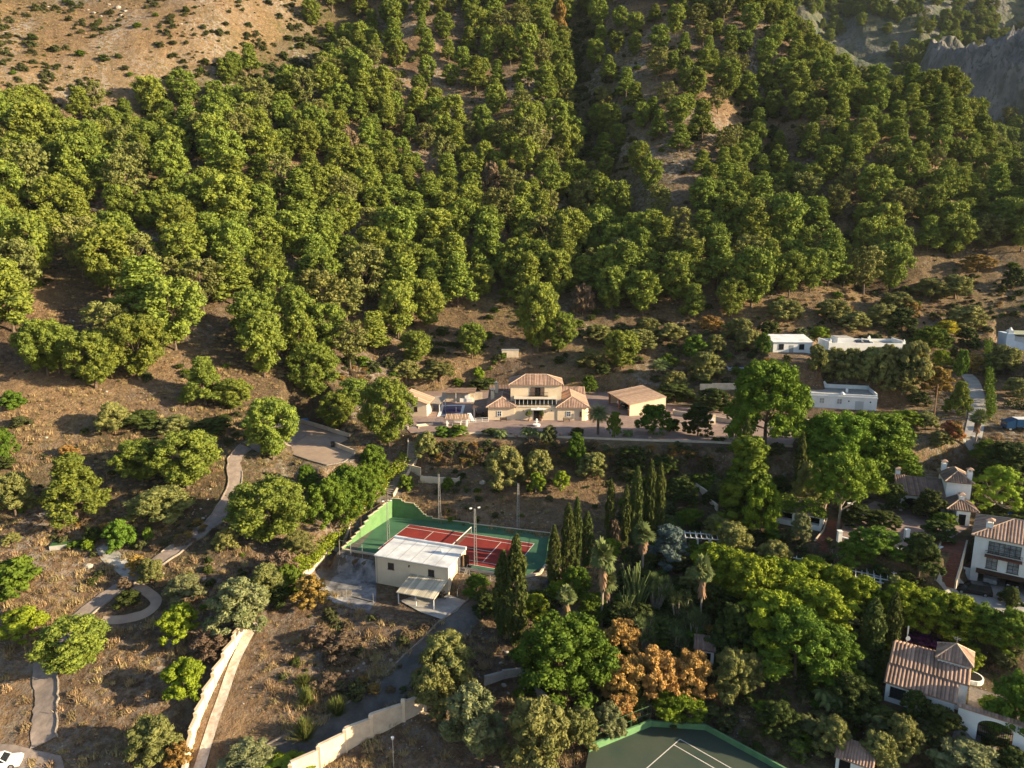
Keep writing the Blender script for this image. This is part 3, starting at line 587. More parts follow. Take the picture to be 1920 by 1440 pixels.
drape('terrace', [planepoly([(757,799),(770,812),(800,815),(905,812),(945,816),(1200,823),(1484,836),(1495,815),(1400,778),(1260,758),(1135,735),(915,731),(765,735)], VZ)], M_pave, level=VZ+.03)
wl_ = planepoly([(829,753),(857,752)], VZ); wb = empty('patio_wall', (*wl_[0], VZ), 0, 'cream wall behind the pool with a bench before it', 'wall')
mesh(wb, 'wall_face', M_creamwall, lambda b: b.box(0, 0, -.2, 10.0, .25, 2.3))
ok = empty('outdoor_kitchen', (*PZ(875, 754, VZ)[:2], VZ), 0, 'white outdoor kitchen counter under a dark awning behind the pool', 'outdoor kitchen')
mesh(ok, 'counter', M_white, lambda b: b.box(-1.7,0,0,1.5,.8,.95).box(-.5,.1,.95,.6,.8,1.9)); mesh(ok, 'awning', M_tiledark, lambda b: b.slab([(-5.2,-.6,2.5),(2.1,-.6,2.5),(2.3,3.6,2.9),(-5,3.6,2.9)], .1))
for x in (-2.6, 1.9): mesh(ok, 'post', M_whitemetal, lambda b, x=x: b.box(x-.07,-.6,-.05,x+.07,-.46,2.4))
pv = house('pavilion', 837.5, 800, VZ, 0, 'little pavilion with orange tiled roof on white columns at the pool terrace edge', 'pavilion')
mesh(pv, 'roof', M_tilepale, lambda b: b.tiles([(-.4,-.3,1.8),(4.8,-.3,1.8),(4.8,2.4,2.2),(-.4,2.4,2.2)], .34))
for x in (.1, 4.3):
    for y in (.1, 2.1): mesh(pv, 'column', M_white, lambda b, x=x, y=y: b.box(x-.18,y-.18,-.2,x+.18,y+.18,1.72+(.28 if y > 1 else 0)))
tbl = empty('table', (*PZ(856, 797.5, VZ)[:2], VZ), 0, 'long white table in front of the little tiled pavilion', 'table'); mesh(tbl, 'table_top', M_white, lambda b: b.box(-1.2,-.35,.7,1.2,.35,.76))
for s in (-1, 1): mesh(tbl, 'leg', M_white, lambda b, s=s: b.box(s*.9-.06,-.3,0,s*.9+.06,.3,.7))
def fence(name, line, z, hh, m, label, sp=1.5, r=.03, rails=(1.0, .55, .12), cat='fence', pr_=None, wires=0):
    x0, y0 = line[0][0], line[0][1]; o = empty(name, (x0, y0, 0), 0, label, cat)
    zf = (lambda x, y: z) if z is not None else h
    rl = MB()
    for a, c in zip(line[:-1], line[1:]):
        L2 = math.hypot(c[0]-a[0], c[1]-a[1]); k = max(1, round(L2/sp)); P_ = [(a[0]+(c[0]-a[0])*i/k-x0, a[1]+(c[1]-a[1])*i/k-y0) for i in range(k+1)]
        for i, p in enumerate(P_[:-1] if c is not line[-1] else P_):
            zz = zf(p[0]+x0, p[1]+y0); mesh(o, 'post', m, lambda b: b.tube((p[0],p[1],zz-.2), (p[0],p[1],zz+hh), pr_ or r*1.3, n=6))
        for p, q in zip(P_[:-1], P_[1:]):
            za, zb = zf(p[0]+x0, p[1]+y0), zf(q[0]+x0, q[1]+y0)
            for f_ in rails: rl.tube((p[0],p[1],za+hh*f_), (q[0],q[1],zb+hh*f_), r, n=4)
            for w in range(wires): t = (w+.5)/wires; u = (p[0]+(q[0]-p[0])*t, p[1]+(q[1]-p[1])*t, za+(zb-za)*t); rl.tube((u[0],u[1],u[2]+.05), (u[0],u[1],u[2]+hh), r*.4, n=3)
    if rails: rl.build('rails', m, o)
    return o
fence('railing', planepoly([(817,793),(836,793.5)], VZ)+planepoly([(880,793),(916,791)], VZ), VZ, 1.0, M_whitemetal, 'white metal railing along the pool terrace edge', wires=6, cat='railing')
slide = empty('white_ramp', PZ(880, 789, VZ), 0, 'white folded slide beside the little tiled pavilion', 'slide'); mesh(slide, 'chute', M_white, lambda b: b.slab([(-.4,-.5,1.9),(.4,-.5,1.9),(1.3,-1.8,.5),(.5,-1.8,.5)], .1)); mesh(slide, 'support', M_white, lambda b: b.box(-.3,-.3,0,-.1,-.1,1.8)); mesh(slide, 'support', M_white, lambda b: b.box(.9,-1.6,0,1.0,-1.5,.4))
fn = empty('fountain', (*PZ(1006, 799, VZ)[:2], VZ), 0, 'small white tiered fountain in front of the villa door', 'fountain')
mesh(fn, 'basin', M_white, lambda b: b.tube((0,0,0), (0,0,.45), .7, .85, 12)); mesh(fn, 'pillar', M_white, lambda b: b.tube((0,0,.4), (0,0,1.5), .12).tube((0,0,1.0), (0,0,1.1), .2, .5, 10).tube((0,0,1.5), (0,0,1.7), .3, .05, 8))
for k, (px, row) in enumerate(((958,820),(967,824),(994,826),(1067,820),(1051,821),(1218,829))):
    x, y, _ = PZ(px, row-4, VZ); o = MB().tube((0,0,0), (0,0,.55), .28, .38, 9).tube((0,0,.55), (0,0,.62), .42, .42, 9).build('planter', M_tile); o.location = (x, y, VZ+.03); tag(o, 'terracotta planter on the forecourt edge of the villa', 'planter', 'terracotta planters along the villa forecourt')
def stepwall(name, line, thick, heights, m, label, cat='wall', z=None, base=-1.0, pillars=None, pm=None, cap=None):
    """wall in straight lengths, each with its own level top"""
    o = empty(name, (line[0][0], line[0][1], 0), 0, label, cat); x0, y0 = line[0][:2]; pn = MB(); cb = MB()
    for i, (a, c) in enumerate(zip(line[:-1], line[1:])):
        za, zc = (z, z) if z is not None else (h(*a[:2]), h(*c[:2])); top = max(za, zc)*.5+(za+zc)*.25+heights[i % len(heights)]; q, l_, r_ = ribbon([a[:2], c[:2]], thick)
        poly = [(p[0]-x0, p[1]-y0) for p in (l_[0], r_[0], r_[1], l_[1])]; pn.prism(poly, min(za, zc)+base, top)
        if cap:
            q, l_, r_ = ribbon([a[:2], c[:2]], thick+.12); cb.prism([(p[0]-x0, p[1]-y0) for p in (l_[0], r_[0], r_[1], l_[1])], top+.002, top+.09)
    pn.build('wall_panels', m, o)
    if cap: cb.build('coping', cap, o)
    if pillars:
        for i, a in enumerate(line):
            hh = heights[min(i, len(heights)-1)]+pillars; zz = z if z is not None else h(*a[:2]); k = MB().box(a[0]-x0-.24, a[1]-y0-.24, zz+base, a[0]-x0+.24, a[1]-y0+.24, zz+hh); k.add([(a[0]-x0+sx*.28, a[1]-y0+sy*.28, zz+hh) for sx, sy in ((-1,-1),(1,-1),(1,1),(-1,1))]+[(a[0]-x0, a[1]-y0, zz+hh+.22)], [(0,1,4),(1,2,4),(2,3,4),(3,0,4),(3,2,1,0)]); k.build('pillar', pm or m, o)
    return o
stepwall('forecourt_wall', planepoly([(800,816),(905,813),(945,818),(1060,821),(1200,826),(1330,830),(1486,838)], VZ), .3, [.32], M_creamwall, 'long low cream wall along the edge of the villa forecourt', z=VZ, base=-1.6)
stepwall('bed_wall', planepoly([(781,800),(812,797)], VZ), .3, [.5], M_cream, 'short cream wall of the flower bed by the top of the stairs', z=VZ, base=-1.2)
stepwall('drive_wall', [p for p in GP([(1263,778),(1300,783),(1332,788),(1384,797)])], .3, [1.1], M_creamwall, 'cream wall along the back of the villa drive', pillars=.15)
gp_ = empty('gate_pillar', PZ(1332, 796, VZ), 0, 'broad cream gate pillar with white letter box at the drive', 'gate pillar'); mesh(gp_, 'pillar', M_cream, lambda b: b.box(-1.1,0,-.3,1.1,.5,2.1)); mesh(gp_, 'letter_box', M_white, lambda b: b.box(-.1,-.08,.6,.8,-.01,1.5))
# carport
cl, cf, cr = (Vector(PZ(a, b, VZ+2.7)) for a, b in ((1141.7,736),(1181,758.5),(1227,744)))
ux = (cf-cl); ang = math.atan2(ux.y, ux.x); Lc = ux.length; dv = cr-cf; uy = Vector((-math.sin(ang), math.cos(ang), 0)); Dc = abs(dv.dot(uy))
cpt = empty('carport', (cl.x, cl.y, VZ), ang, 'open carport with sloping tiled roof and parked cars inside', 'carport')
mesh(cpt, 'roof', M_tilepale, lambda b: b.tiles([(-.3,-.3,2.7),(Lc+.3,-.3,2.7),(Lc+.3,Dc,4.1),(-.3,Dc,4.1)]))
mesh(cpt, 'rear_wall', M_creamwall, lambda b: b.box(0, Dc-.25, -.3, Lc, Dc, 3.9)); mesh(cpt, 'side_wall', M_cream, lambda b: b.prism([(Lc-.25,0),(Lc,0),(Lc,Dc-.26),(Lc-.25,Dc-.26)], -.3, [2.55,2.55,3.85,3.85])); mesh(cpt, 'side_wall', M_cream, lambda b: b.prism([(0,0.3),(.25,.3),(.25,Dc-.26),(0,Dc-.26)], -.3, [2.6,2.6,3.85,3.85]))
for k in range(3): mesh(cpt, 'pillar', mat('brown brick pier', (.25,.13,.085)) if k == 0 else bpy.data.materials['brown brick pier'], lambda b, k=k: b.box(Lc*k/2.1, -.05, -.1, Lc*k/2.1+.4, .29, 2.6))
for k, (pt, lab) in enumerate(((P_white, 'white car standing deepest in the tiled carport'), (P_black, 'black car in the middle of the tiled carport'), (P_white, 'white car at the open front end of the tiled carport'))):
    q = Vector((Lc*(.15+.29*k), Dc*.40 if k else Dc*.42)); w = Vector((cl.x+math.cos(ang)*q.x-math.sin(ang)*q.y, cl.y+math.sin(ang)*q.x+math.cos(ang)*q.y, VZ+.03)); car(0, 0, math.degrees(ang)+90, pt, lab, loc=w)
# ---------------------------------------------------------------- red tennis court
A_, B_, C_, D_, E_ = (PZ(a, b, CZ)[:2] for a, b in ((642,1031),(737,968.5),(1032.5,1003.5),(1023,1060),(978,1083)))
drape('court_surface', [[A_, E_, D_, C_, B_]], M_green, level=CZ)
drape('court_surface', [[CT(0,0), CT(23.77,0), CT(23.77,10.97), CT(0,10.97)]], M_red, level=CZ+.012)
def lines(segs, z, w=.09):
    return [[(a[0]+nx_*w, a[1]+ny_*w), (b[0]+nx_*w, b[1]+ny_*w), (b[0]-nx_*w, b[1]-ny_*w), (a[0]-nx_*w, a[1]-ny_*w)] for a, b in segs for l in [math.hypot(b[0]-a[0], b[1]-a[1])] for nx_, ny_ in [(-(b[1]-a[1])/l, (b[0]-a[0])/l)]]
sg = [(CT(0,0),CT(23.77,0)),(CT(0,10.97),CT(23.77,10.97)),(CT(0,0),CT(0,10.97)),(CT(23.77,0),CT(23.77,10.97)),(CT(0,1.37),CT(23.77,1.37)),(CT(0,9.6),CT(23.77,9.6)),(CT(5.485,1.37),CT(5.485,9.6)),(CT(18.285,1.37),CT(18.285,9.6)),(CT(5.485,5.485),CT(18.285,5.485))]
for i, q in enumerate(lines(sg, 0, .055)): drape('court_line', [q], M_line, level=CZ+.024+.001*i)
def stepped(name, a, c, steps, m, label, out=.25, capm=None):
    o = empty(name, (a[0], a[1], CZ), math.atan2(c[1]-a[1], c[0]-a[0]), label, 'wall'); Lw = math.hypot(c[0]-a[0], c[1]-a[1]); b = MB(); k = MB()
    for (t0, t1, hh) in steps: b.box(Lw*t0, 0, -.05, Lw*t1, out, hh); k.box(Lw*t0, -.02, hh+.002, Lw*t1, out+.02, hh+.07)
    b.build('wall_face', m, o); k.build('coping', capm or M_creamwall, o); return o
stepped('court_wall', A_, B_, [(0,.08,.35),(.08,.17,.6),(.17,.25,.95),(.25,.33,1.3),(.33,.42,1.75),(.42,.5,2.3),(.5,.6,2.9),(.6,.7,3.0),(.7,.8,3.2),(.8,.9,3.35),(.9,1,3.55)], M_greenwall, 'stepped bright green practice wall at the left end of the red court')
stepped('court_wall', B_, C_, [(0,.06,3.55),(.06,.08,3.2),(.08,.145,3.0),(.145,.155,2.7),(.155,.17,2.4),(.17,.18,2.05),(.18,.19,1.75),(.19,.2,1.45),(.2,.22,1.1),(.22,.26,.8),(.26,.5,.5),(.5,1,.35)], M_greenwall, 'green back wall of the red court, high at the corner and stepping down to the right', .25)
stepwall('court_wall', [C_, D_], .25, [.55], M_greenwall, 'low green wall at the right end of the red court', z=CZ)
stepwall('court_base_wall', [A_, E_], .3, [.22], M_creamwall, 'long cream retaining wall under the front edge of the red court', z=CZ, base=-3.2)
stepwall('court_base_wall', [E_, ((E_[0]+D_[0])/2+.9, (E_[1]+D_[1])/2-.9), D_], .3, [.25], M_creamwall, 'curved cream wall at the front right corner of the red court', z=CZ, base=-2.6)
fence('court_fence', [CT(-4.9,-3.9), CT(-.5,-4.0)], CZ, 2.4, M_steel, 'grey fence posts at the front left of the red court', sp=2.4, rails=(1.0,), r=.025)
fence('court_fence', [(A_[0]-.4, A_[1]), (B_[0]-.5, B_[1]+.3)], CZ+.6, 3.3, M_rust, 'rusty fence along the outside of the stepped green wall', sp=3.4, rails=(.9,), r=.025)
fence('court_fence', [(B_[0]+3.5, B_[1]+.4), (C_[0], C_[1]+.5)], CZ, 2.6, M_rust, 'rusty wire fence behind the back wall of the red court', sp=2.2, rails=(.95,.5), r=.022, wires=3)
fence('court_fence', [(C_[0]+.3, C_[1]), (D_[0]+.3, D_[1])], CZ, 2.4, M_fence, 'dark fence at the right end of the red court', sp=2.4, rails=(.95,.5), r=.022, wires=3)
fence('railing', [CT(12.8,-3.05), CT(23.6,-4.2)], CZ, 1.0, M_steel, 'steel handrail along the front of the red court right of the white-roofed building', sp=1.8, r=.03)
nt_ = empty('tennis_net', (*CT(11.885,-.5), CZ), -CTH, 'sagging tennis net with white tape on the red court', 'tennis net'); nb_ = MB(); tp = MB(); Ln = 12.0
for k in range(48): y = Ln*k/48; nb_.box(-.008, y, .04, .008, y+.016, .98)
for k in range(10): nb_.box(-.007, 0, .08+k*.09, .007, Ln, .092+k*.09)
nb_.build('net_mesh', M_fence, nt_); tp.box(-.05, 0, .98, .05, Ln, 1.08); tp.build('tape', M_line, nt_)
for y in (-.1, Ln+.05): mesh(nt_, 'post', M_steel, lambda b, y=y: b.tube((0,y,0), (0,y,1.12), .06, n=8))
def tower(px, row, z, hh, label, lamps=True, w=.62):
    x, y, zz = PZ(px, row, z) if z is not None else P(px, row); o = empty('floodlight_tower', (x, y, zz), .3, label, 'floodlight tower', 'lattice floodlight towers'); del o['group']
    b = MB(); n = int(hh/.55); c = [(w*.5*math.cos(a), w*.5*math.sin(a)) for a in (0, 2.094, 4.189)]
    for (p, q) in c: b.tube((p,q,-.3), (p*.5,q*.5,hh), .035, .028, 4)
    for k in range(n):
        f0, f1 = 1-.5*k/n, 1-.5*(k+1)/n
        for i in range(3): p, q = c[i], c[(i+1)%3]; b.tube((p[0]*f0,p[1]*f0,hh*k/n), (q[0]*f1,q[1]*f1,hh*(k+1)/n), .018, n=3)
    b.build('lattice_mast', M_steel, o)
    if lamps:
        mesh(o, 'crossbar', M_iron, lambda b: b.box(-.8,-.04,hh-.1,.8,.04,hh-.02).tube((0,0,hh-.1), (0,0,hh+1.2), .035).tube((0,0,hh+1.2), (0,0,hh+1.5), .1, .06))
        for s in (-1, 1): l_ = mesh(o, 'lamp_head', M_iron, lambda b, s=s: b.box(s*.65-.25,-.22,hh-.05,s*.65+.25,.2,hh+.28)); mesh(l_, 'lamp_glass', M_lampg, lambda b, s=s: b.box(s*.65-.2,-.24,hh,s*.65+.2,-.225,hh+.22))
    return o
tower(728, 1014, CZ, 7.2, 'lattice floodlight tower by the stepped green wall, left corner of the red court')
tower(891, 1060, CZ, 9.6, 'lattice floodlight tower at the front of the red court, right of the white roof')
tower(824, 972, None, 8.6, 'lattice mast behind the back wall of the red court, under the planting bed', lamps=False)
tower(971, 990, None, 8.4, 'lattice mast behind the right half of the red court', lamps=False)
# ---------------------------------------------------------------- building with the white roof
SH = empty('court_building', (-21.4, 103.4, -53.1), -CTH, 'cream flat block with a white sheet roof in front of the red court', 'building')
mesh(SH, 'wall', M_cream, lambda b: b.prism([(0,0),(12.6,0),(12.6,6.5),(0,6.5)], -.6, [4.75,4.75,5.0,5.0]))
mesh(SH, 'roof', M_roofw, lambda b: b.slab([(-.12,-.15,4.86),(12.72,-.15,4.86),(12.72,6.2,5.1),(-.12,6.2,5.1)], .09).box(-.1, 6.2, 4.9, 12.7, 6.62, 5.42))
window(SH, 2.8, 0, 2.9, 1.0, 1.05, fm=M_wood); window(SH, 9.75, 0, 2.95, 1.0, 1.05, fm=M_wood); mesh(SH, 'wall_lamp', M_iron, lambda b: b.tube((6,-.02,4.0), (6,-.18,4.1), .09).tube((6,-.18,3.85), (6,-.18,4.15), .08))
d1 = mesh(SH, 'door', M_wood, lambda b: b.box(12.61, 4.4, 2.6, 12.68, 5.5, 4.6)); mesh(d1, 'door_leaf', M_wood, lambda b: b.box(12.7, 5.5, 2.65, 13.6, 5.56, 4.55))
for k in range(1, 6): mesh(SH, 'roof_seam', M_conc, lambda b: b.box(2.1*k-.03, 0, 4.87, 2.1*k+.03, .05, 4.9).slab([(2.1*k-.03,-.1,4.885),(2.1*k+.03,-.1,4.885),(2.1*k+.03,6.1,5.125),(2.1*k-.03,6.1,5.125)], .02)) if False else mesh(SH, 'roof_seam', M_conc, lambda b: b.slab([(2.1*k-.03,-.1,4.885),(2.1*k+.03,-.1,4.885),(2.1*k+.03,6.1,5.125),(2.1*k-.03,6.1,5.125)], .02))
mesh(SH, 'gutter', M_steel, lambda b: b.box(-.1,-.27,4.7,12.7,-.155,4.8)); mesh(SH, 'drain_pipe', M_steel, lambda b: b.tube((.3,-.08,-.3), (.3,-.08,4.72), .05)); mesh(SH, 'roof_vent', M_white, lambda b: b.tube((9.5,4.2,4.9), (9.5,4.2,5.5), .16, n=8))
stt = empty('outside_stairs', SH.location, -CTH, 'cream stairs climbing the right side of the white-roofed building to the court', 'stairs')
def f(b):
    n = 13
    for k in range(n): b.box(12.75, .4+k*.28, -.6, 13.85, .4+(k+1)*.28, 2.55*(k+1)/n)
    b.box(12.75, .4+n*.28, -.6, 13.85, 6.2, 2.55)
mesh(stt, 'steps', M_step, f); mesh(stt, 'parapet', M_cream, lambda b: b.prism([(13.86,.2),(14.05,.2),(14.05,4.2),(13.86,4.2)], -.6, [.35,.35,3.0,3.0]).box(14.1, 4.0, -.6, 16.4, 4.2, 1.9))
mesh(stt, 'handrail', M_steel, lambda b: b.tube((13.95,.2,1.2), (13.95,4.2,3.7), .03).tube((13.95,4.2,3.7), (16.4,4.1,3.0), .03) and [b.tube((13.95,y,.35+(y-.2)*.66), (13.95,y,1.2+(y-.2)*.63), .025) for y in (.2,1.5,2.8,4.1)])
cnp = empty('lean_to_canopy', SH.location, -CTH, 'cream corrugated lean-to canopy on thin posts in front of the white-roofed building', 'canopy')
mesh(cnp, 'roof', M_canopy, lambda b: b.tiles([(6.2,-4.6,1.95),(12.5,-4.6,1.95),(12.5,-.05,2.75),(6.2,-.05,2.75)], .3, .03))
for x in (6.5, 9.4, 12.3): mesh(cnp, 'post', M_whitemetal, lambda b, x=x: b.box(x-.06,-4.5,-1.6,x+.06,-4.38,1.85))
wp_ = MB()
for k in range(70): x = 9.5+random.random()*2.6; y = -1.6+random.random()*1.3; z = .1+random.random()*.9; a = random.random()*3; wp_.tube((x,y,z), (x+.7*math.cos(a),y+.5*math.sin(a),z+.1), .06, n=5)
wo = wp_.build('firewood_pile', mat('firewood', (.14,.08,.05), col2=(.08,.05,.035))); wo.location = SH.location; wo.rotation_euler.z = -CTH; tag(wo, 'heap of firewood under the cream lean-to canopy', 'firewood')
stepwall('front_wall', [PZ(a, b, -52.6)[:2] for a, b in ((912,1094),(934,1097))], .3, [.9], M_cream, 'short cream wall behind the broad cypress right of the court stairs', z=-52.6)
# ---------------------------------------------------------------- stone stairs, beds and strip walls
def stairs(name, pix, w, m, label, cat='stairs', n=None, z=None):
    pts_ = [P(*p) for p in pix] if z is None else [PZ(a, b, zz) for (a, b), zz in zip(pix, z)]; tot = sum(math.dist(p, q) for p, q in zip(pts_[:-1], pts_[1:])); n = n or int(tot/.55); o = empty(name, (pts_[0][0], pts_[0][1], 0), 0, label, cat); b = MB(); x0, y0 = pts_[0][:2]
    cum = [0]
    for p, q in zip(pts_[:-1], pts_[1:]): cum.append(cum[-1]+math.dist(p, q))
    def at(s): k = max(i for i in range(len(cum)-1) if cum[i] <= s+1e-9); t = (s-cum[k])/(cum[k+1]-cum[k]); return [pts_[k][i]+(pts_[k+1][i]-pts_[k][i])*min(1, t) for i in range(3)]
    for i in range(n):
        a, c = at(tot*i/n), at(min(tot*.9999, tot*(i+1)/n)); q, l_, r_ = ribbon([a[:2], c[:2]], w); top = a[2]+.12; b.prism([(p[0]-x0, p[1]-y0) for p in (l_[0], r_[0], r_[1], l_[1])], min(a[2], c[2])-1.0, top)
    b.build('steps', m, o)
    for s in (-1, 1):
        k = MB()
        for i in range(len(pts_)-1):
            q, l_, r_ = ribbon([pts_[i][:2], pts_[i+1][:2]], w+.35); e = l_ if s > 0 else r_; q2, l2, r2 = ribbon([p[:2] for p in e], .22)
            k.prism([(p[0]-x0, p[1]-y0) for p in (l2[0], r2[0], r2[1], l2[1])], min(pts_[i][2], pts_[i+1][2])-1, [pts_[i][2]+.35]*2+[pts_[i+1][2]+.35]*2) if s else None
        k.build('side_wall', M_creamwall, o)
    return o
stairs('stone_stairs', [(775,801),(776,832),(774,860),(758,882),(742,905),(727,928)], 1.9, M_step, 'long grey stone staircase from the pool terrace down to the red court')
low_wall('strip_kerb', GP([(722,905),(690,945),(655,990),(622,1028),(596,1058),(560,1090)]), .25, .45, M_creamwall, 'cream kerb wall between the long hedge and the asphalt strip', 'wall')
low_wall('strip_kerb', GP([(742,938),(700,965)]), .25, .3, M_creamwall, 'short cream kerb right of the asphalt strip top', 'wall')
bd = [P(a, b)[:2] for a, b in ((789,904),(858,909),(868,884),(794,878))]; bz = h(*bd[0])
bo = empty('planting_bed', (bd[0][0], bd[0][1], bz), 0, 'empty walled planting bed beside the stone stairs', 'planting bed')
for i in range(4):
    q, l_, r_ = ribbon([bd[i], bd[(i+1)%4]], .3); mesh(bo, 'bed_wall', M_cream, lambda b: b.prism([(p[0]-bd[0][0], p[1]-bd[0][1]) for p in (l_[0], r_[0], r_[1], l_[1])], -1.5, 1.25 if i < 2 else .9))
stepwall('bed_wall', GP([(744,880),(752,868),(789,893)]), .25, [.5], M_creamwall, 'low cream wall joining the stairs to the planting bed')
# ---------------------------------------------------------------- parking yard
pz_ = -41.2
pk_ = planepoly([(553,800),(563,793),(657,822),(628,836),(664,851),(644,866),(612,871),(580,862),(540,848),(520,840)], pz_)
drape('parking_yard', [pk_], M_yard, level=pz_+.03)
stepwall('yard_wall', planepoly([(549,799),(563,792),(610,806),(657,821)], pz_), .25, [.9], M_creamwall, 'cream wall along the back of the parking yard', z=pz_)
stepwall('yard_wall', planepoly([(626,836),(665,852)], pz_), .25, [.9], M_creamwall, 'short cream wall stub at the right of the parking yard', z=pz_)
stepwall('yard_wall', planepoly([(665,853),(644,867),(612,873),(580,864),(540,850),(520,842)], pz_), .25, [.2], M_stone, 'curved low stone edge wall on the valley side of the parking yard', z=pz_, base=-3)
tp_ = MB(); tp_.add([(-.9,-.6,0),(.9,-.6,0),(.9,.6,0),(-.9,.6,0),(-.6,-.3,.5),(.5,-.4,.65),(.6,.4,.55),(-.5,.3,.6)], [(0,1,5,4),(1,2,6,5),(2,3,7,6),(3,0,4,7),(4,5,6,7)]); to = tp_.build('tarpaulin', mat('blue tarpaulin', (.08,.26,.52), rough=.5)); to.location = P(571, 790); to.location.z += .1; tag(to, 'small blue tarpaulin at the top corner of the parking yard wall', 'tarpaulin')
bn = MB().box(-.3,-.3,0,.3,.3,1.0).box(-.34,-.34,1.0,.34,.34,1.1).build('rubbish_bin', M_iron); bn.location = PZ(624, 838, pz_); tag(bn, 'black bin at the end of the short wall in the parking yard', 'bin')
# ---------------------------------------------------------------- walls lower left and lower middle
stepwall('boundary_wall', GP([(459,1182),(440,1214),(421,1248),(402,1286),(384,1326),(370,1362),(360,1395),(350,1442),(345,1480)]), .3, [1.45,1.45,1.5,1.55,1.6,1.6,1.6,1.6], M_cream, 'sunlit cream boundary wall stepping down beside the gravel track', pillars=.35, pm=M_cream, cap=M_cream)
stepwall('boundary_wall', GP([(838,1308),(797,1330),(757,1351),(697,1381),(649,1408),(600,1440),(548,1475)]), .3, [1.9,2.2,2.5,2.6,2.6,2.6], M_creamwall, 'tall cream wall stepping along the lower side of the dark drive', pillars=.35, pm=M_cream, cap=M_creamwall)
stepwall('pit_wall', GP([(908,1285),(942,1272),(978,1266),(1000,1292),(1024,1326)]), .3, [1.1], M_conc, 'grey concrete wall around the sunken dark plot under the vivid green tree', base=-2)
stepwall('field_edge', GP([(560,1088),(600,1108),(660,1120),(700,1130)]), .15, [.25], M_stone, 'rough stone edge below the stained slab', 'edging')
fence('field_fence', GP([(604,1104),(650,1122),(700,1130)]), None, 1.5, M_steel, 'thin posts at the lower edge of the stained slab', sp=3.2, rails=(), r=.018)
tk = empty('water_tank', P(112, 1024), .3, 'round concrete tank with a green cover on bare ground', 'tank'); mesh(tk, 'tank_wall', M_conc, lambda b: b.box(-1.2,-.8,-.3,1.2,.8,.45)); mesh(tk, 'cover', mat('green mesh cover', (.05,.13,.04)), lambda b: b.box(-1.1,-.7,.452,1.1,.7,.5)); tk['label'] = 'low concrete tank with a green cover on bare ground'
lp = empty('lamp_post', P(738, 1438), 0, 'thin lamp post with white head at the bottom edge', 'lamp post'); mesh(lp, 'pole', M_steel, lambda b: b.tube((0,0,0), (0,0,3.6), .05)); mesh(lp, 'lamp_head', M_white, lambda b: b.tube((0,0,3.6), (0,0,3.95), .1, .2, 8))
car(2, 1437, 195, P_white, 'white hatchback parked on the tiled forecourt in the lower left corner')
# ---------------------------------------------------------------- lower green court
def c2(px, row): return PZ(px, row, C2Z)[:2]
fl = [c2(1103.7,1409), c2(1220,1361), c2(1322.5,1368), c2(1463,1445), c2(1560,1500), c2(1400,1640), c2(1085,1640), c2(1098,1440)]
drape('court_surface', [fl], M_court2, level=C2Z)
K = np.array(c2(1275,1386)); d1_ = np.array((.70,-.714)); d2_ = np.array((-.714,-.70))
def k2(a, b): return tuple(K+d1_*a+d2_*b)
for i, q in enumerate(lines([(k2(0,0),k2(23,0)),(k2(0,0),k2(0,10.97)),(k2(0,1.37),k2(23,1.37)),(k2(5.5,1.37),k2(5.5,9.6))], 0, .055)): drape('court_line', [q], M_line, level=C2Z+.012+.001*i)
stepwall('court_wall', [c2(1103.7,1409), c2(1220,1361)], .25, [.9], M_green2, 'sunlit pale green low wall on the left of the lower court', z=C2Z, base=-2)
stepwall('court_wall', [c2(1220,1361), c2(1322.5,1368)], .25, [.75], M_green2, 'shaded green low wall at the back of the lower court', z=C2Z)
stepwall('court_wall', [c2(1322.5,1368), c2(1463,1445), c2(1560,1500)], .25, [.7], M_green2, 'long shaded green wall on the right of the lower court', z=C2Z)
fence('court_fence', [c2(1103.7,1409), c2(1220,1361)], C2Z+.8, 2.1, M_green2, 'green wire fence over the sunlit wall of the lower court', sp=3.2, rails=(1.0,.5), r=.018, wires=8)
fence('court_fence', [c2(1220,1361), c2(1322,1368)], C2Z+.7, 2.0, M_fence, 'dark wire fence at the back of the lower court', sp=3.2, rails=(1.0,), r=.02, wires=6)
# ---------------------------------------------------------------- tiled cottage (bottom right)
CO = house('tiled_cottage', 1657.5, 1313, -55.6, -34, 'white cottage with striped tile roofs and a small pyramid tower', 'cottage')
mesh(CO, 'wall', M_white, lambda b: b.prism([(0,0),(7.2,0),(7.2,2.9),(0,2.9)], -.8, [2.65,2.65,3.45,3.45]).prism([(.1,2.9),(8.3,2.9),(8.3,6.4),(.1,6.4)], -.8, [3.55,3.55,4.6,4.6]).box(4.9,5.2,3.5,8.4,8.6,4.9).box(.1,6.4,-.8,8.3,9.0,3.4))
mesh(CO, 'roof', M_tile, lambda b: b.tiles([(-.25,-.3,2.62),(7.4,-.3,2.62),(7.4,2.9,3.5),(-.25,2.9,3.5)], .42, .16).tiles([(-.15,2.75,3.62),(8.45,2.75,3.62),(8.45,6.4,4.7),(-.15,6.4,4.7)], .42, .16).tiles([(8.4,9.2,3.5),(-.1,9.2,3.5),(-.1,6.4,4.7),(8.4,6.4,4.7)], .42, .11))
hip(CO, 4.9, 5.2, 8.4, 8.6, 4.9, 1.5, M_tile, ov=.25, sp=.4)
window(CO, 1.35, 0, .8, 1.7, 1.35, fm=M_iron, bars=3, hb=3); window(CO, 4.4, 0, .8, 1.0, 1.2, fm=M_iron, bars=2, hb=3)
chm = MB().tube((6.65,6.9,6.3), (6.65,6.9,7.4), .03).box(6.2,6.88,7.2,7.1,6.92,7.25).box(6.3,6.88,7.0,7.0,6.92,7.04).build('antenna', M_steel, CO)
ar = empty('arched_gateway', CO.matrix_world.translation if False else CO.location, CO.rotation_euler.z, 'white wall with tiled top and an arched iron gate beside the tiled cottage', 'gateway')
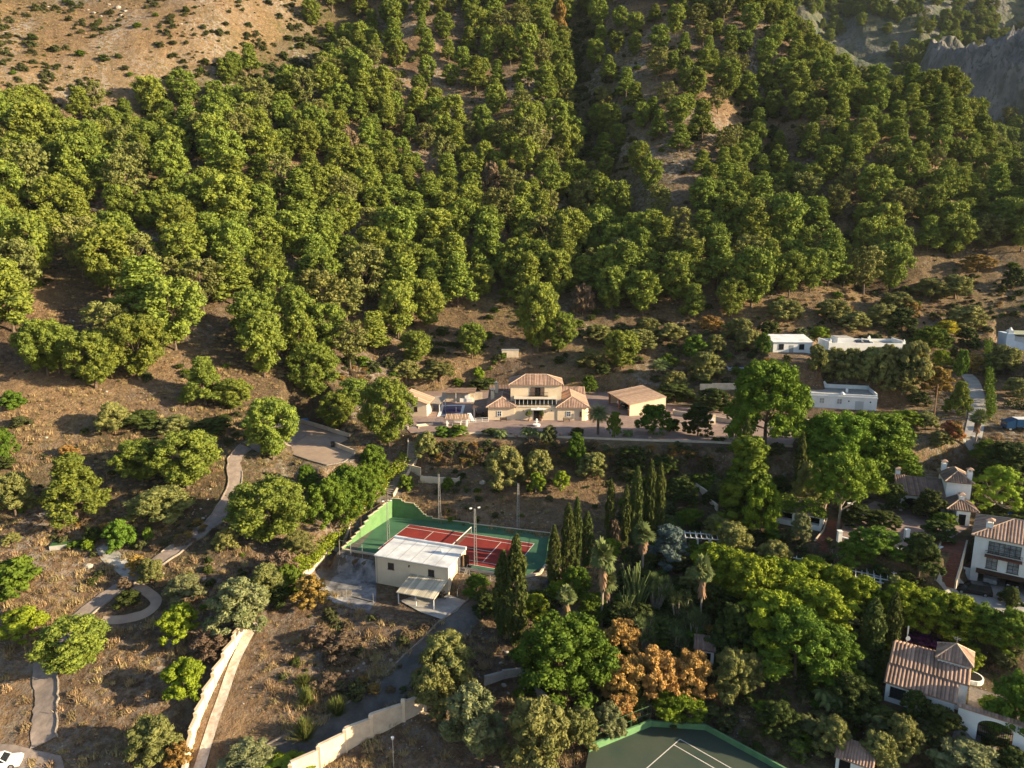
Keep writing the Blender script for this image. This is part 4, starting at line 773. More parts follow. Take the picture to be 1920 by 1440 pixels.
def f(b):
    b.box(7.6, -.6, -.9, 9.6, -.2, 2.7); n = 10; r0 = 1.7; cx = 11.3
    for k in range(n):
        a0, a1 = math.pi*k/n, math.pi*(k+1)/n; x0, x1 = cx-r0*math.cos(a0), cx-r0*math.cos(a1); z0, z1 = 1.1+.95*math.sin(a0), 1.1+.95*math.sin(a1)
        b.add([(x0,-.6,z0),(x1,-.6,z1),(x1,-.6,2.7),(x0,-.6,2.7),(x0,-.2,z0),(x1,-.2,z1),(x1,-.2,2.7),(x0,-.2,2.7)], [(0,1,2,3),(7,6,5,4),(0,4,5,1),(3,2,6,7)])
    b.box(13.0, -.6, -.9, 16, -.2, 2.7)
mesh(ar, 'wall_face', M_white, f); mesh(ar, 'coping_tiles', M_tile, lambda b: b.tiles([(7.5,-.85,2.7),(16,-.85,2.7),(16,-.4,2.95),(7.5,-.4,2.95)], .35))
mesh(ar, 'gate', M_iron, lambda b: [b.box(x, -.42, -.8, x+.04, -.38, 1.9) for x in np.arange(9.7, 12.9, .2)] and b.box(9.6,-.43,-.3,12.95,-.37,-.2).box(9.6,-.43,1.0,12.95,-.37,1.08))
drape('courtyard', [[(CO.location.x+a*math.cos(-.593)-b*math.sin(-.593), CO.location.y+a*math.sin(-.593)+b*math.cos(-.593)) for a, b in ((8.6,-.2),(17,-.2),(17,9),(8.6,9))]], mat('cobbles', (.20,.17,.15), col2=(.10,.085,.08), scale=3, bump=.5), level=-55.5)
drape('driveway', [GP([(1795,1360),(1850,1345),(1870,1400),(1850,1470),(1760,1480),(1770,1420)])], mat('cobbled drive', (.22,.20,.19), col2=(.10,.09,.09), scale=3, bump=.5), .1)
pt_ = empty('round_planter', PZ(1822, 1274, -55.5), 0, 'white round planter in the cottage courtyard', 'planter'); mesh(pt_, 'rim', M_white, lambda b: b.tube((0,0,-.1), (0,0,.5), 1.25, 1.3, 18)); mesh(pt_, 'earth', M_dark, lambda b: b.tube((0,0,.5), (0,0,.51), 1.1, 1.1, 18))
pd = empty('dish_pole', P(1697, 1228), 0, 'white pole with a small dish behind the tiled cottage', 'antenna pole'); mesh(pd, 'pole', M_whitemetal, lambda b: b.tube((0,0,0), (0,0,4.2), .06).tube((0,0,3.2), (0,0,4.3), .11)); mesh(pd, 'dish', M_white, lambda b: b.tube((0,-.1,2.6), (0,-.22,2.62), .1, .32, 12))
# ---------------------------------------------------------------- tiled garden shed and the small white hut
sd_ = house('garden_shed', 1565, 1447, -58.9, -33, 'small white shed with reddish tile roof and dark doorway at the bottom edge', 'shed')
mesh(sd_, 'wall', M_white, lambda b: b.prism([(0,0),(3.6,0),(3.6,2.4),(0,2.4)], -.6, [2.1,2.1,2.75,2.75])); mesh(sd_, 'roof', M_tile, lambda b: b.tiles([(-.2,-.25,2.1),(3.8,-.25,2.1),(3.8,2.6,2.9),(-.2,2.6,2.9)], .3)); mesh(sd_, 'doorway', M_dark, lambda b: b.box(.35,-.02,-.3,1.5,.01,1.9))
sw2 = house('white_hut', 1302, 1243, -54.6, -15, 'tiny white hut half hidden in the dark garden right of the rosettes', 'hut'); mesh(sw2, 'wall', M_white, lambda b: b.box(0,0,-1,2.4,2.2,2.1)); mesh(sw2, 'roof', M_tiledark, lambda b: b.tiles([(-.2,-.2,2.1),(2.6,-.2,2.1),(2.6,2.4,2.8),(-.2,2.4,2.8)])); mesh(sw2, 'doorway', M_dark, lambda b: b.box(1.2,-.03,-.5,2.0,.0,1.7))
# ---------------------------------------------------------------- three-storey white house with garage
HG_ = house('garage_house', 1816, 1093, -51.2, -36, 'tall white house with balcony over a wide garage at the right edge', 'house')
def f(b): b.box(0,0,2.6,13,9,7.9); b.box(0,0,-.6,1.0,9,2.598); b.box(7.2,0,-.6,13,9,2.598); b.box(1.0,5.5,-.6,7.2,9,2.598)
mesh(HG_, 'wall', M_white, f); hip(HG_, 0, 0, 13, 9, 7.9, 2.0, M_tile, ov=.45, sp=.42); chimney(HG_, 1.6, 2.0, 7.9, 9.9, .9, M_white)
mesh(HG_, 'garage_floor', M_conc, lambda b: b.box(1.0,0,-.5,7.2,5.5,.06)); mesh(HG_, 'garage_beam', M_wood, lambda b: b.slab([(.7,-1.0,2.5),(7.6,-1.0,2.5),(7.6,-.01,2.75),(.7,-.01,2.75)], .15))
M_curt = mat('pale curtain behind glass', (.30,.33,.36), col2=(.08,.09,.11), rough=.15, spec=.5, scale=1.3); window(HG_, 3.8, 0, 5.5, 4.0, 1.8, fm=M_wood, bars=5, hb=2, gl=M_curt); window(HG_, 2.5, 0, 3.05, 1.4, 1.7, fm=M_wood, bars=1, hb=2, gl=M_curt); window(HG_, 5.1, 0, 3.05, 1.4, 1.7, fm=M_wood, bars=1, hb=2, gl=M_curt)
bc = mesh(HG_, 'balcony', M_brick, lambda b: b.box(1.5,-1.0,5.05,6.1,-.002,5.2)); mesh(bc, 'railing', M_iron, lambda b: [b.box(x,-.98,5.2,x+.03,-.95,6.1) for x in np.arange(1.5,6.1,.15)] and b.box(1.5,-1.0,6.08,6.1,-.94,6.13))
an = mesh(HG_, 'annex', M_white, lambda b: b.box(-3.2,.3,-.6,-.02,3.4,2.3)); mesh(an, 'annex_door', mat('red brown door', (.14,.04,.03)), lambda b: b.box(-1.5,.27,-.1,-.6,.3,1.9)); mesh(an, 'annex_roof', M_brick, lambda b: b.box(-3.2,.3,2.302,-.02,3.4,2.36))
for k, x in enumerate((2.6, 5.4)):
    a = HG_.rotation_euler.z; w = Vector((HG_.location.x+x*math.cos(a)-3.0*math.sin(a), HG_.location.y+x*math.sin(a)+3.0*math.cos(a), HG_.location.z+.07)); car(0, 0, math.degrees(a)+90, [P_grey, P_black][k], ['silver car in the left garage bay of the tall white house', 'dark car in the right garage bay of the tall white house'][k], loc=w)
car(1822, 1112, -22, P_black, 'dark estate car parked outside the garage of the tall white house', L=4.9, H=1.75, kind='suv')
stairs('brick_stairs', [(1790,1012),(1783,1035),(1776,1060),(1768,1086)], 2.9, M_brick, 'wide red brick stairs climbing left of the tall white house', n=26)
drape('garage_forecourt', [GP([(1755,1090),(1800,1085),(1850,1100),(1925,1120),(1935,1150),(1880,1150),(1800,1125)])], M_conc, .1)
sp_ = empty('swimming_pool', PZ(1905, 968, -45.8), 0, 'bright blue pool corner behind the roof of the tall white house', 'swimming pool'); mesh(sp_, 'coping', M_brick, lambda b: b.box(-2.8,-2.5,-1.2,9,4.5,-.02)); mesh(sp_, 'water', M_waterb, lambda b: b.prism([(-1.2,-1.6),(8,-1.6),(8,3.2),(-.2,3.2)], -.019, .03)); mesh(sp_, 'rim', M_white, lambda b: b.box(-1.45,-1.75,-.019,8,-1.6,.06).prism([(-1.45,-1.6),(-1.2,-1.6),(-.2,3.2),(-.45,3.2)], -.019, .06))
ps = empty('parasol', P(1875, 962), 0, 'folded white parasol beside the blue pool', 'parasol'); mesh(ps, 'pole', M_whitemetal, lambda b: b.tube((0,0,0), (0,0,2.6), .04)); mesh(ps, 'folded_canopy', M_white, lambda b: b.tube((0,0,1.1), (0,0,2.7), .22, .05, 7))
# ---------------------------------------------------------------- arched house
AH = house('arched_house', 1684, 958, -46.4, -20, 'white house with old dark tile roofs, arcade and four chimneys', 'house')
def f(b):
    b.box(0,1.5,-.8,7.0,8.0,3.4); b.box(7.0,1.0,-.8,10.7,7.0,6.0); b.box(7.9,-3.6,-.8,9.9,1.0,2.6)
    n = 8
    for cx in (1.9, 5.0):
        for k in range(n):
            a0, a1 = math.pi*k/n, math.pi*(k+1)/n; x0, x1 = cx-1.3*math.cos(a0), cx-1.3*math.cos(a1); z0, z1 = 1.6+1.0*math.sin(a0), 1.6+1.0*math.sin(a1)
            b.add([(x0,0,z0),(x1,0,z1),(x1,0,3.2),(x0,0,3.2),(x0,.3,z0),(x1,.3,z1),(x1,.3,3.2),(x0,.3,3.2)], [(0,1,2,3),(7,6,5,4),(0,4,5,1),(3,2,6,7)])
    for x in (.15, 3.3, 6.45): b.box(x, 0, -.5, x+.5 if x < 6 else 7, .3, 3.2)
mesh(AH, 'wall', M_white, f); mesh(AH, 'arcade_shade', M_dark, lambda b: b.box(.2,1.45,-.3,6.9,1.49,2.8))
mesh(AH, 'roof', M_tiledark, lambda b: b.tiles([(-.5,-.4,3.25),(7.0,-.4,3.25),(7.0,4.8,5.1),(-.5,4.8,5.1)]).tiles([(7.0,8.6,3.4),(-.5,8.6,3.4),(-.5,4.8,5.1),(7.0,4.8,5.1)]))
hip(AH, 7.0, 1.0, 10.7, 7.0, 6.0, 1.4, M_tiledark, along='y', ov=.35); hip(AH, 6.9, -3.2, 10.6, .98, 2.6, 1.2, M_tiledark, along='y', ov=.5, front_hip=True)
for x, y, z0, z1 in ((.2,5.6,4.2,6.0),(7.4,6.2,6.2,8.0),(10.5,2.4,5.9,8.0),(8.9,-1.2,2.9,4.6)): chimney(AH, x, y, z0, z1, .75, M_white)
mesh(AH, 'entrance', M_dark, lambda b: b.box(8.3,-3.63,-.2,9.3,-3.59,1.9))
drape('garden_terrace', [planepoly([(1570,1008),(1590,965),(1640,940),(1700,955),(1800,975),(1822,985),(1775,1015),(1745,1030),(1640,1030)], -46.4)], M_pave, level=-46.35)
stepwall('terrace_wall', planepoly([(1572,1020),(1612,1031),(1660,1042),(1745,1050),(1765,1040)], -47.6), .35, [1.4], M_white, 'white retaining wall of the garden terrace, partly covered by vines', z=-47.6, base=-2.6)
for px, row, lab in ((1573,1015,'white pillar at the head of the dark garden steps'),(1592,962,'white pillar on the garden terrace behind the umbrella pine'),(1699,1012,'white pillar in the middle of the garden terrace edge'),(1777,1015,'white pillar at the top of the brick stairs')):
    o = MB().box(-.3,-.3,-1.2,.3,.3,1.7).box(-.36,-.36,1.7,.36,.36,1.8).build('pillar', M_white); o.location = PZ(px, row, -46.4); tag(o, lab, 'pillar')
stairs('garden_steps', [(1568,978),(1562,1000),(1548,1018),(1538,1030)], 2.6, M_brick, 'dark brick steps between the planted-roof building and the white terrace wall', n=16)
# ---------------------------------------------------------------- building with the planted roof
GB = house('garden_building', 1433, 977, -47.6, -31, 'low white building with dark openings and a roof covered in green creeper', 'building')
mesh(GB, 'wall', M_white, lambda b: b.box(0,.2,-.6,9,4.5,.9).box(0,4.2,.9,9,4.5,2.6).box(8.7,.2,.9,9,4.2,2.6).box(0,.2,.9,.3,4.2,2.6).box(.3,.2,2.2,8.7,.45,2.6).box(2.3,.2,.9,2.7,.5,2.2).box(4.4,.2,.9,4.8,.5,2.2).box(6.2,.2,.9,6.6,.5,2.2))
mesh(GB, 'dark_interior', M_dark, lambda b: b.box(.35,1.2,.9,8.65,1.25,2.55)); mesh(GB, 'roof', M_tiledark, lambda b: b.tiles([(-.2,-.1,2.62),(9.2,-.1,2.62),(9.2,4.8,3.7),(-.2,4.8,3.7)]))
GBR = GB
stepwall('stone_wall', [PZ(a, b, -48.6)[:2] for a, b in ((1425,985),(1480,1000),(1535,1015))], .4, [.6], M_stone, 'rough stone wall below the building with the planted roof', z=-48.6, base=-1.5)
stepwall('slope_wall', GP([(1300,905),(1325,935),(1345,958)]), .3, [.6], M_creamwall, 'sloping cream wall on the dark bank left of the ivy-covered tree')
# ---------------------------------------------------------------- pergolas
def pergola(px, row, rz, n, sp, w, hh, label, drop=0):
    x, y, z = P(px, row); o = empty('pergola', (x, y, z), math.radians(rz), label, 'pergola'); Lp = (n-1)*sp
    zt = lambda xx: hh+drop*xx/Lp
    for i in range(n):
        for s in (0, 1): mesh(o, 'post', M_white, lambda b: b.box(i*sp-.13, s*w-.13, -1.5, i*sp+.13, s*w+.13, zt(i*sp)))
    for s in (0, 1): mesh(o, 'beam', M_white, lambda b: b.tube((-.4, s*w, zt(0)+.09), (Lp+.4, s*w, zt(Lp)+.09), .1, n=4))
    k = int(Lp/.8)
    for i in range(k+1): xx = i*Lp/k; mesh(o, 'rafter', M_white, lambda b: b.box(xx-.05, -.4, zt(xx)+.17, xx+.05, w+.4, zt(xx)+.3))
    return o
pergola(1478, 1082, -26, 6, 2.5, 2.0, 2.4, 'long white pergola above the light green trees', -.6); pergola(1622, 1112, -26, 3, 1.8, 3.0, 2.6, 'square white pergola pavilion at the end of the long one'); pergola(1284, 1032, -10, 4, 2.0, 2.0, 2.2, 'small white pergola left of the lime-green tree')
# ---------------------------------------------------------------- white houses on the upper right
W3 = house('long_white_house', 1470, 761, -38.6, -14, 'long flat-roofed white house with parapet and round wall niches', 'house')
mesh(W3, 'wall', M_white, lambda b: b.box(0,0,-1,20,9,3.1).box(0,0,3.1,20,.3,3.5).box(0,8.7,3.1,20,9,4.1).box(0,.3,3.1,.3,8.7,3.6).box(19.7,.3,3.1,20,8.7,3.9).tube((12.5,.15,3.5), (12.5,.15,4.0), .7, .15).tube((10.0,8.85,4.1), (10.0,8.85,4.8), .6, .12))
mesh(W3, 'roof', M_conc, lambda b: b.box(.3,.3,3.102,19.7,8.7,3.16)); mesh(W3, 'cornice', M_white, lambda b: b.box(-.1,-.14,2.75,20.1,-.003,3.0))
for x in (8.2, 12.0): window(W3, x, 0, 1.2, 1.1, 1.2, fm=M_white, bars=1, gl=M_conc)
mesh(W3, 'roller_door', mat('grey roller door', (.5,.5,.5), col2=(.45,.45,.45)), lambda b: b.box(15.4,-.03,.0,17.2,-.002,2.0)); 
for x in (14.0, 18.6): mesh(W3, 'wall_niche', M_dark, lambda b, x=x: b.tube((x,-.02,1.9), (x,.05,1.9), .18, n=10))
chv = MB().box(14,4,3.16,14.5,4.5,3.9).tube((14.25,4.25,3.9),(14.25,4.25,4.1),.3,.1).build('vent', M_white, W3)
W1 = house('small_white_house', 1449, 660.5, -29.2, -2, 'small white cottage with pale grey sloping roof among shrubs', 'house')
mesh(W1, 'wall', M_white, lambda b: b.prism([(0,0),(10.2,0),(10.2,7),(0,7)], -.8, [2.7,2.7,3.7,3.7])); mesh(W1, 'roof', M_roofw, lambda b: b.slab([(-.2,-.3,2.78),(10.4,-.3,2.78),(10.4,7.3,3.9),(-.2,7.3,3.9)], .1))
window(W1, 2.1, 0, .8, 1.3, 1.4, fm=M_iron); window(W1, 7.4, 0, .8, 1.3, 1.4, fm=M_iron); mesh(W1, 'door', mat('grey door', (.28,.30,.31)), lambda b: b.box(4.2,-.04,-.2,5.3,-.002,1.9))
W2 = house('stepped_white_house', 1552, 671, -29.8, -4, 'low white house with stepped flat roofs behind the weeping trees', 'house')
mesh(W2, 'wall', M_white, lambda b: b.box(0,0,-1,19,8,3.3).box(0,0,3.3,19,.3,3.9).box(0,7.7,3.3,19,8,4.0).box(0,.3,3.3,.3,7.7,4.2).box(18.7,.3,3.3,19,7.7,4.4).box(3.2,3.0,3.3,7.2,7.7,4.8).box(11,.3,3.3,11.3,7.7,4.2))
mesh(W2, 'roof', M_conc, lambda b: b.box(.3,.3,3.302,18.7,7.7,3.36).box(3.3,3.1,4.802,7.1,7.6,4.86)); 
for x in (7.2, 9.2): mesh(W2, 'solar_panel', M_glass, lambda b, x=x: b.slab([(x,1.0,3.7),(x+1.6,1.0,3.7),(x+1.6,2.4,4.4),(x,2.4,4.4)], .06))
for x, y in ((.4,.4),(18.6,.4),(7.0,7.4),(13,7.6)): mesh(W2, 'finial', M_white, lambda b, x=x, y=y: b.box(x-.35,y-.15,3.9,x+.35,y+.15,4.5).tube((x,y,4.5),(x,y,4.9),.25,.08))
BWm = mat('blue tinted whitewash', (.50,.60,.74), col2=(.42,.52,.66), scale=.6)
BW = house('blue_white_house', 1885, 652, -29.5, -14, 'blue-tinted white house with a domed chimney cut by the right edge', 'house')
mesh(BW, 'wall', BWm, lambda b: b.box(0,0,-2,2.0,6,3.9).box(2.0,2.0,-2,14,6,3.0).prism([(2.0,0),(9,0),(9,.3),(2.0,.3)], -2, [2.0,.2,.2,2.0])); mesh(BW, 'chimney', M_white, lambda b: b.box(.4,.3,3.9,1.7,1.6,4.9).tube((1.05,.95,4.9),(1.05,.95,5.6),.5,.2,8)); mesh(BW, 'roof', mat('olive grey roof', (.30,.32,.24)), lambda b: b.slab([(1.9,-.4,3.9),(14,-.4,3.9),(14,6.4,4.2),(1.9,6.4,4.2)], .18))
for x in (5.5, 9.5): mesh(BW, 'column', M_white, lambda b, x=x: b.box(x-.2,-.3,0,x+.2,.1,3.75))
hp = house('hillside_hut', 941, 672, None if False else P(941,672)[2], 0, 'pale box-shaped hut on the slope above the villa', 'hut'); mesh(hp, 'wall', M_creamwall, lambda b: b.box(0,0,-1.2,4.6,3,2.2)); mesh(hp, 'roof', M_conc, lambda b: b.box(-.1,-.1,2.202,4.7,3.1,2.3)); mesh(hp, 'doorway', M_wood, lambda b: b.box(.4,-.03,-.4,1.3,0,1.6))
stepwall('retaining_wall', GP([(1312,733),(1335,731),(1384,730)]), .35, [1.6], M_creamwall, 'tapered cream retaining wall left of the very large pine', base=-1.5)
stepwall('retaining_wall', GP([(1500,790),(1560,792),(1640,788)]), .3, [.5], M_creamwall, 'low cream wall under the long white house')
up = empty('swimming_pool', P(1383, 690), 0, 'small blue pool with white rim on the upper terrace', 'swimming pool'); mesh(up, 'rim', M_white, lambda b: b.box(-2.7,-1,-1.5,3.2,2.2,.25)); mesh(up, 'water', M_waterb, lambda b: b.box(-2.3,-.6,.252,2.9,1.9,.27))
trk = smooth_line(GP([(1810,702),(1822,715),(1830,735),(1833,760),(1830,790),(1824,820),(1820,850)]), 4); drape('track', ribbon(trk, 3.2)[0], M_conc, .1)
o = MB().tube((0,0,0),(0,0,8.5),.13,.09,8).build('wooden_pole', mat('reddish wood', (.27,.15,.10))); o.location = P(1750, 792); tag(o, 'slim wooden pole standing left of the pink bougainvillea', 'pole')
tr_x = P(1893, 806); tk_ = empty('tanker_truck', (tr_x[0], tr_x[1], tr_x[2]), math.radians(-4), 'blue truck parked behind bushes at the right edge', 'truck'); P_blue = mat('blue truck paint', (.01,.05,.13), rough=.3)
mesh(tk_, 'cargo_body', P_blue, lambda b: b.box(.6,-1.1,.9,7,1.1,2.5)); mesh(tk_, 'cab', P_blue, lambda b: b.prism([(-1.3,-1.1),(.4,-1.1),(.4,1.1),(-1.3,1.1)], .6, [1.9,2.5,2.5,1.9])); mesh(tk_, 'cargo_cover', M_roofw, lambda b: b.box(.7,-1.0,2.502,6.9,1.0,2.62)); mesh(tk_, 'windscreen', M_glass, lambda b: b.box(-1.34,-.95,1.35,-1.302,.95,1.85))
for x in (-.5, 2.5, 5.5):
    for s in (-1, 1): wheel_part(tk_, x, s*.95, 1.4)
gt_ = empty('gateway', P(1802, 672), 0, 'small ochre gate posts at the top of the dark lane', 'gate')
for x in (-1.0, .7): mesh(gt_, 'gate_post', mat('ochre render', (.42,.26,.12)) if x < 0 else bpy.data.materials['ochre render'], lambda b, x=x: b.box(x-.15,-.2,-.3,x+(.15 if x < 0 else .75),.2,2.4))
mesh(gt_, 'lintel', M_wood, lambda b: b.box(-1.15,-.2,2.402,1.45,.2,2.55))
# ---------------------------------------------------------------- vegetation: crowns of many small leaf faces
def leaves(cen, rad, n, size, jit=.55, elong=1.5, up=0.0, inner=.25, rg=rng):
    """cen (k,3), rad (k,3): n leaf faces per puff, on and inside its ellipsoid"""
    k = len(cen); c = np.repeat(cen, n, 0); r = np.repeat(rad, n, 0); N = k*n
    d = rg.normal(size=(N, 3)); d /= np.linalg.norm(d, axis=1)[:, None]
    rr = np.where(rg.random(N) < inner, rg.uniform(.35, .8, N), rg.uniform(.85, 1.12, N))[:, None]
    p = c+d*r*rr; nr = d/np.maximum(r, 1e-3); nr /= np.linalg.norm(nr, axis=1)[:, None]
    nr = nr+rg.normal(size=(N, 3))*jit; nr /= np.linalg.norm(nr, axis=1)[:, None]
    t = np.cross(nr, rg.normal(size=(N, 3))); t[:, 2] += up*2; t -= nr*(t*nr).sum(1)[:, None]; t /= np.linalg.norm(t, axis=1)[:, None]; b = np.cross(nr, t)
    s = (size*rg.uniform(.6, 1.35, N))[:, None]; e = s*elong*.5; w = s*.5/elong**.3
    V = np.stack([p-t*e, p+b*w, p+t*e, p-b*w], 1).reshape(-1, 3); return V
_g = []
for ax in range(3):
    for sg in (-1, 1):
        for i in range(2):
            for j in range(2):
                q_ = []
                for a, b in ((i,j),(i+1,j),(i+1,j+1),(i,j+1)):
                    p_ = [0, 0, 0]; p_[ax] = sg; p_[(ax+1) % 3] = a-1; p_[(ax+2) % 3] = (b-1)*sg; q_.append(np.array(p_)/np.linalg.norm(p_))
                _g.append(q_)
CORE = np.array(_g).reshape(-1, 3)                               # a small ball of 24 quads: the dense heart of a puff
def cores(cen, rad, f=.8, rg=rng):
    k = len(cen); s = rg.uniform(.85, 1.15, (k, 1, 1)); return (cen[:, None, :]+CORE[None]*rad[:, None, :]*f*s).reshape(-1, 3)
def leafmesh(name, Vs, m):
    V = np.concatenate(Vs); return meshnp(name, V, np.arange(len(V)).reshape(-1, 4), m)
def lobes(H, Wd, base, nl, npuff, lobe_r, puff_r, shape='egg', flat=.8, rg=rng):
    """two-level crown: big lobes inside an envelope, puffs on each lobe"""
    cs, rs = [], []
    for i in range(nl):
        f = (i+.5)/nl; u = f**.85
        if shape == 'egg': R = math.sin(math.pi*min(1, (1-u)*.82+.14))**.8
        elif shape == 'cone': R = (1-u)*.95+.12
        elif shape == 'dome': R = math.sqrt(max(0, 1-(u*.92)**2))
        elif shape == 'flat': R = math.sqrt(max(0, 1-u**2))*.95
        else: R = math.sin(math.pi*(u*.9+.05))**.5
        a = i*2.39996+rg.uniform(-.5, .5); lr = lobe_r*Wd*rg.uniform(.8, 1.2); q = max(0, R*Wd/2-lr*.85)*rg.uniform(.75, 1.08)
        z = base+(H-base)*u; z = min(max(z, base+lr*.4), H-lr*.6)
        c = np.array([q*math.cos(a), q*math.sin(a), z])
        for j in range(npuff):
            d = rg.normal(size=3); d[2] = d[2]*.8+.25; d /= np.linalg.norm(d); pr = puff_r*Wd*rg.uniform(.75, 1.25)
            cs.append(c+d*lr*np.array([1, 1, flat])*.85); rs.append([pr, pr, pr*(.9 if flat > .85 else .78)])
    return np.array(cs), np.array(rs)
def limbs(H, r, lean, cen, rg=rng, nb=9, low=.3):
    b = MB(); top = Vector((lean[0], lean[1], H*.82)); p = Vector((0, 0, -.6)); n = 6; pts = [p]
    for i in range(1, n+1):
        f = i/n; pts.append(Vector((lean[0]*f**1.5+rg.uniform(-.12, .12)*r*4, lean[1]*f**1.5+rg.uniform(-.12, .12)*r*4, H*.82*f)))
    for i in range(n): b.tube(pts[i], pts[i+1], r*(1-.8*i/n)*(1.25 if i == 0 else 1), r*(1-.8*(i+1)/n), 7)
    idx = rg.choice(len(cen), min(nb, len(cen)), replace=False)
    for k in idx:
        q = Vector(cen[k]); f = max(low, min(.9, q.z/H-.22)); i = min(n-1, int(f*n)); a = pts[i].lerp(pts[i+1], f*n-i); mid = a.lerp(q, .5)+Vector((0, 0, -.04*H)); rr = r*(1-.8*f)*.5
        b.tube(a, mid, rr, rr*.7, 5); b.tube(mid, q, rr*.7, rr*.25, 5)
    return b
M_bark = mat('grey brown bark', (.16,.115,.085), col2=(.08,.06,.048), scale=3, bump=.4)
M_palebark = mat('pale bark', (.36,.30,.24), col2=(.22,.18,.14), scale=3, bump=.3)
def LM(name, c, c2=None, ob=.18, tr=.15, sc=.5): return mat(name, c, col2=c2 or tuple(x*.72 for x in c), rough=.75, spec=.07, scale=sc, trans=tr, objrand=ob)
ML = dict(pine=LM('pine needles', (.195,.228,.036), (.125,.162,.034)), pinegrey=LM('grey green needles', (.20,.205,.06), (.145,.155,.05)), bright=LM('bright leaves', (.118,.170,.020), (.080,.128,.018)), umb=LM('umbrella pine needles', (.155,.215,.022), (.105,.16,.02)), mix=LM('ivy leaves', (.075,.115,.016), (.14,.17,.018), sc=.25),
 lime=LM('lime leaves', (.215,.265,.022), (.14,.19,.02)), dark=LM('dark leaves', (.065,.082,.020), (.042,.058,.016)), olive=LM('olive leaves', (.215,.21,.07), (.145,.15,.048)),
 silver=LM('silver leaves', (.24,.24,.115), (.155,.17,.07)), cypress=LM('cypress sprays', (.105,.12,.03), (.065,.085,.026)), gold=LM('golden leaves', (.33,.20,.055), (.20,.13,.045)),
 orange=LM('orange dry leaves', (.52,.30,.10), (.34,.205,.075)), brown=LM('dry brown twigs', (.185,.13,.085), (.115,.085,.058)), yellow=LM('yellow leaves', (.36,.30,.02), (.20,.20,.02)),
 blue=LM('blue green needles', (.13,.17,.155), (.08,.11,.10)), red=LM('pink flowers', (.42,.10,.08), (.16,.14,.03)), purple=LM('purple flowers', (.13,.025,.14), (.05,.05,.03)),
 scrub=LM('scrub leaves', (.095,.100,.038), (.055,.065,.027), ob=.3), palm=LM('palm leaves', (.16,.19,.07), (.09,.12,.045)), skirt=LM('dead palm fronds', (.33,.22,.14), (.20,.13,.08)), grass=LM('tufty green stems', (.10,.14,.03), (.16,.15,.05)))
PROTO = {}
def proto(kind, fn, nv):
    PROTO[kind] = [fn(i) for i in range(nv)]           # (crown mesh parts list, unit height, unit width)
def crownproto(kind, H, Wd, base, nl, npuff, lr, pr, shape, nleaf, size, lm, tr=.05, flat=.8, nv=3, jit=.4, elong=1.5, up=0, bark=None, nb=9, inner=.12, core=.78):
    def f(i):
        rg = np.random.default_rng(hash(kind) % 1000 if False else sum(map(ord, kind))*31+i)
        c, r = lobes(H, Wd, base, nl, npuff, lr, pr, shape, flat, rg)
        me = leafmesh(kind+'_crown', ([cores(c, r, core, rg)] if core else [])+[leaves(c, r, nleaf, size, jit, elong, up, inner, rg)], ML[lm])
        tm = limbs(H, tr*Wd/2, (rg.uniform(-.06, .06)*Wd, rg.uniform(-.06, .06)*Wd), c, rg, nb)
        t = tm.build('t', bark or M_bark); mt = t.data; bpy.data.objects.remove(t)
        co = np.array([v for v in c]); hh = max(co[:, 2])+pr*Wd*.6; ww = 2*np.percentile(np.hypot(co[:, 0], co[:, 1]), 90)+pr*Wd*1.5
        return [('trunk', mt), ('crown', me)], hh, ww
    proto(kind, f, nv)
crownproto('pine', 13, 9.0, 2.2, 24, 8, .15, .098, 'egg', 40, .33, 'pine', .05, .95, nv=7, jit=.75, inner=.28, core=.55)
crownproto('pine_tall', 14, 8, 2.2, 26, 7, .15, .10, 'cone', 40, .33, 'pine', .05, 1.0, nv=5, jit=.75, inner=.28, core=.55)
crownproto('pine_grey', 12, 8, 3.0, 20, 6, .15, .08, 'egg', 28, .34, 'pinegrey', .06, .95, nv=3, jit=.75, inner=.28, core=.55)
crownproto('big_pine', 12, 10.5, 1.7, 38, 10, .13, .066, 'egg', 66, .24, 'pine', .05, .95, nv=4, nb=16, jit=.7, inner=.25, core=.6)
crownproto('dome_pine', 12, 12, 2.6, 44, 11, .125, .058, 'dome', 64, .25, 'umb', .05, .95, nv=3, nb=18, jit=.7, inner=.25, core=.6)
crownproto('cone_pine', 12, 9, 1.0, 36, 10, .13, .062, 'cone', 66, .24, 'pine', .05, .9, nv=2, nb=16, jit=.7, inner=.25, core=.6)
crownproto('umbrella_pine', 12, 12, 6.2, 20, 13, .16, .055, 'flat', 73, .23, 'umb', .045, .65, nv=2, nb=18, bark=M_palebark, jit=.7, inner=.25, core=.62)
crownproto('broadleaf', 8, 8, 1.4, 18, 12, .18, .065, 'dome', 67, .21, 'bright', .05, .85, nv=3, nb=12, jit=.7, inner=.25, core=.62)
crownproto('dense', 8, 9, .8, 20, 13, .18, .06, 'dome', 73, .20, 'bright', .05, .9, nv=2, jit=.7, inner=.25, core=.62)
crownproto('ivy_tree', 10, 6, .3, 22, 12, .19, .07, 'cone', 66, .21, 'mix', .05, .9, nv=1)
crownproto('lime_tree', 8, 8, 1.6, 18, 12, .17, .062, 'dome', 64, .23, 'lime', .04, .8, nv=3, jit=.7, inner=.25, core=.62)
crownproto('dark_tree', 7, 7, .9, 15, 11, .19, .07, 'dome', 64, .21, 'dark', .05, .85, nv=3)
crownproto('olive_tree', 6, 6, 1.1, 15, 11, .18, .075, 'dome', 67, .18, 'olive', .06, .9, nv=3, jit=.8, elong=2.2)
crownproto('silver_tree', 6, 6, .9, 15, 11, .19, .07, 'dome', 70, .18, 'silver', .06, .9, nv=2, jit=.8, elong=2.2)
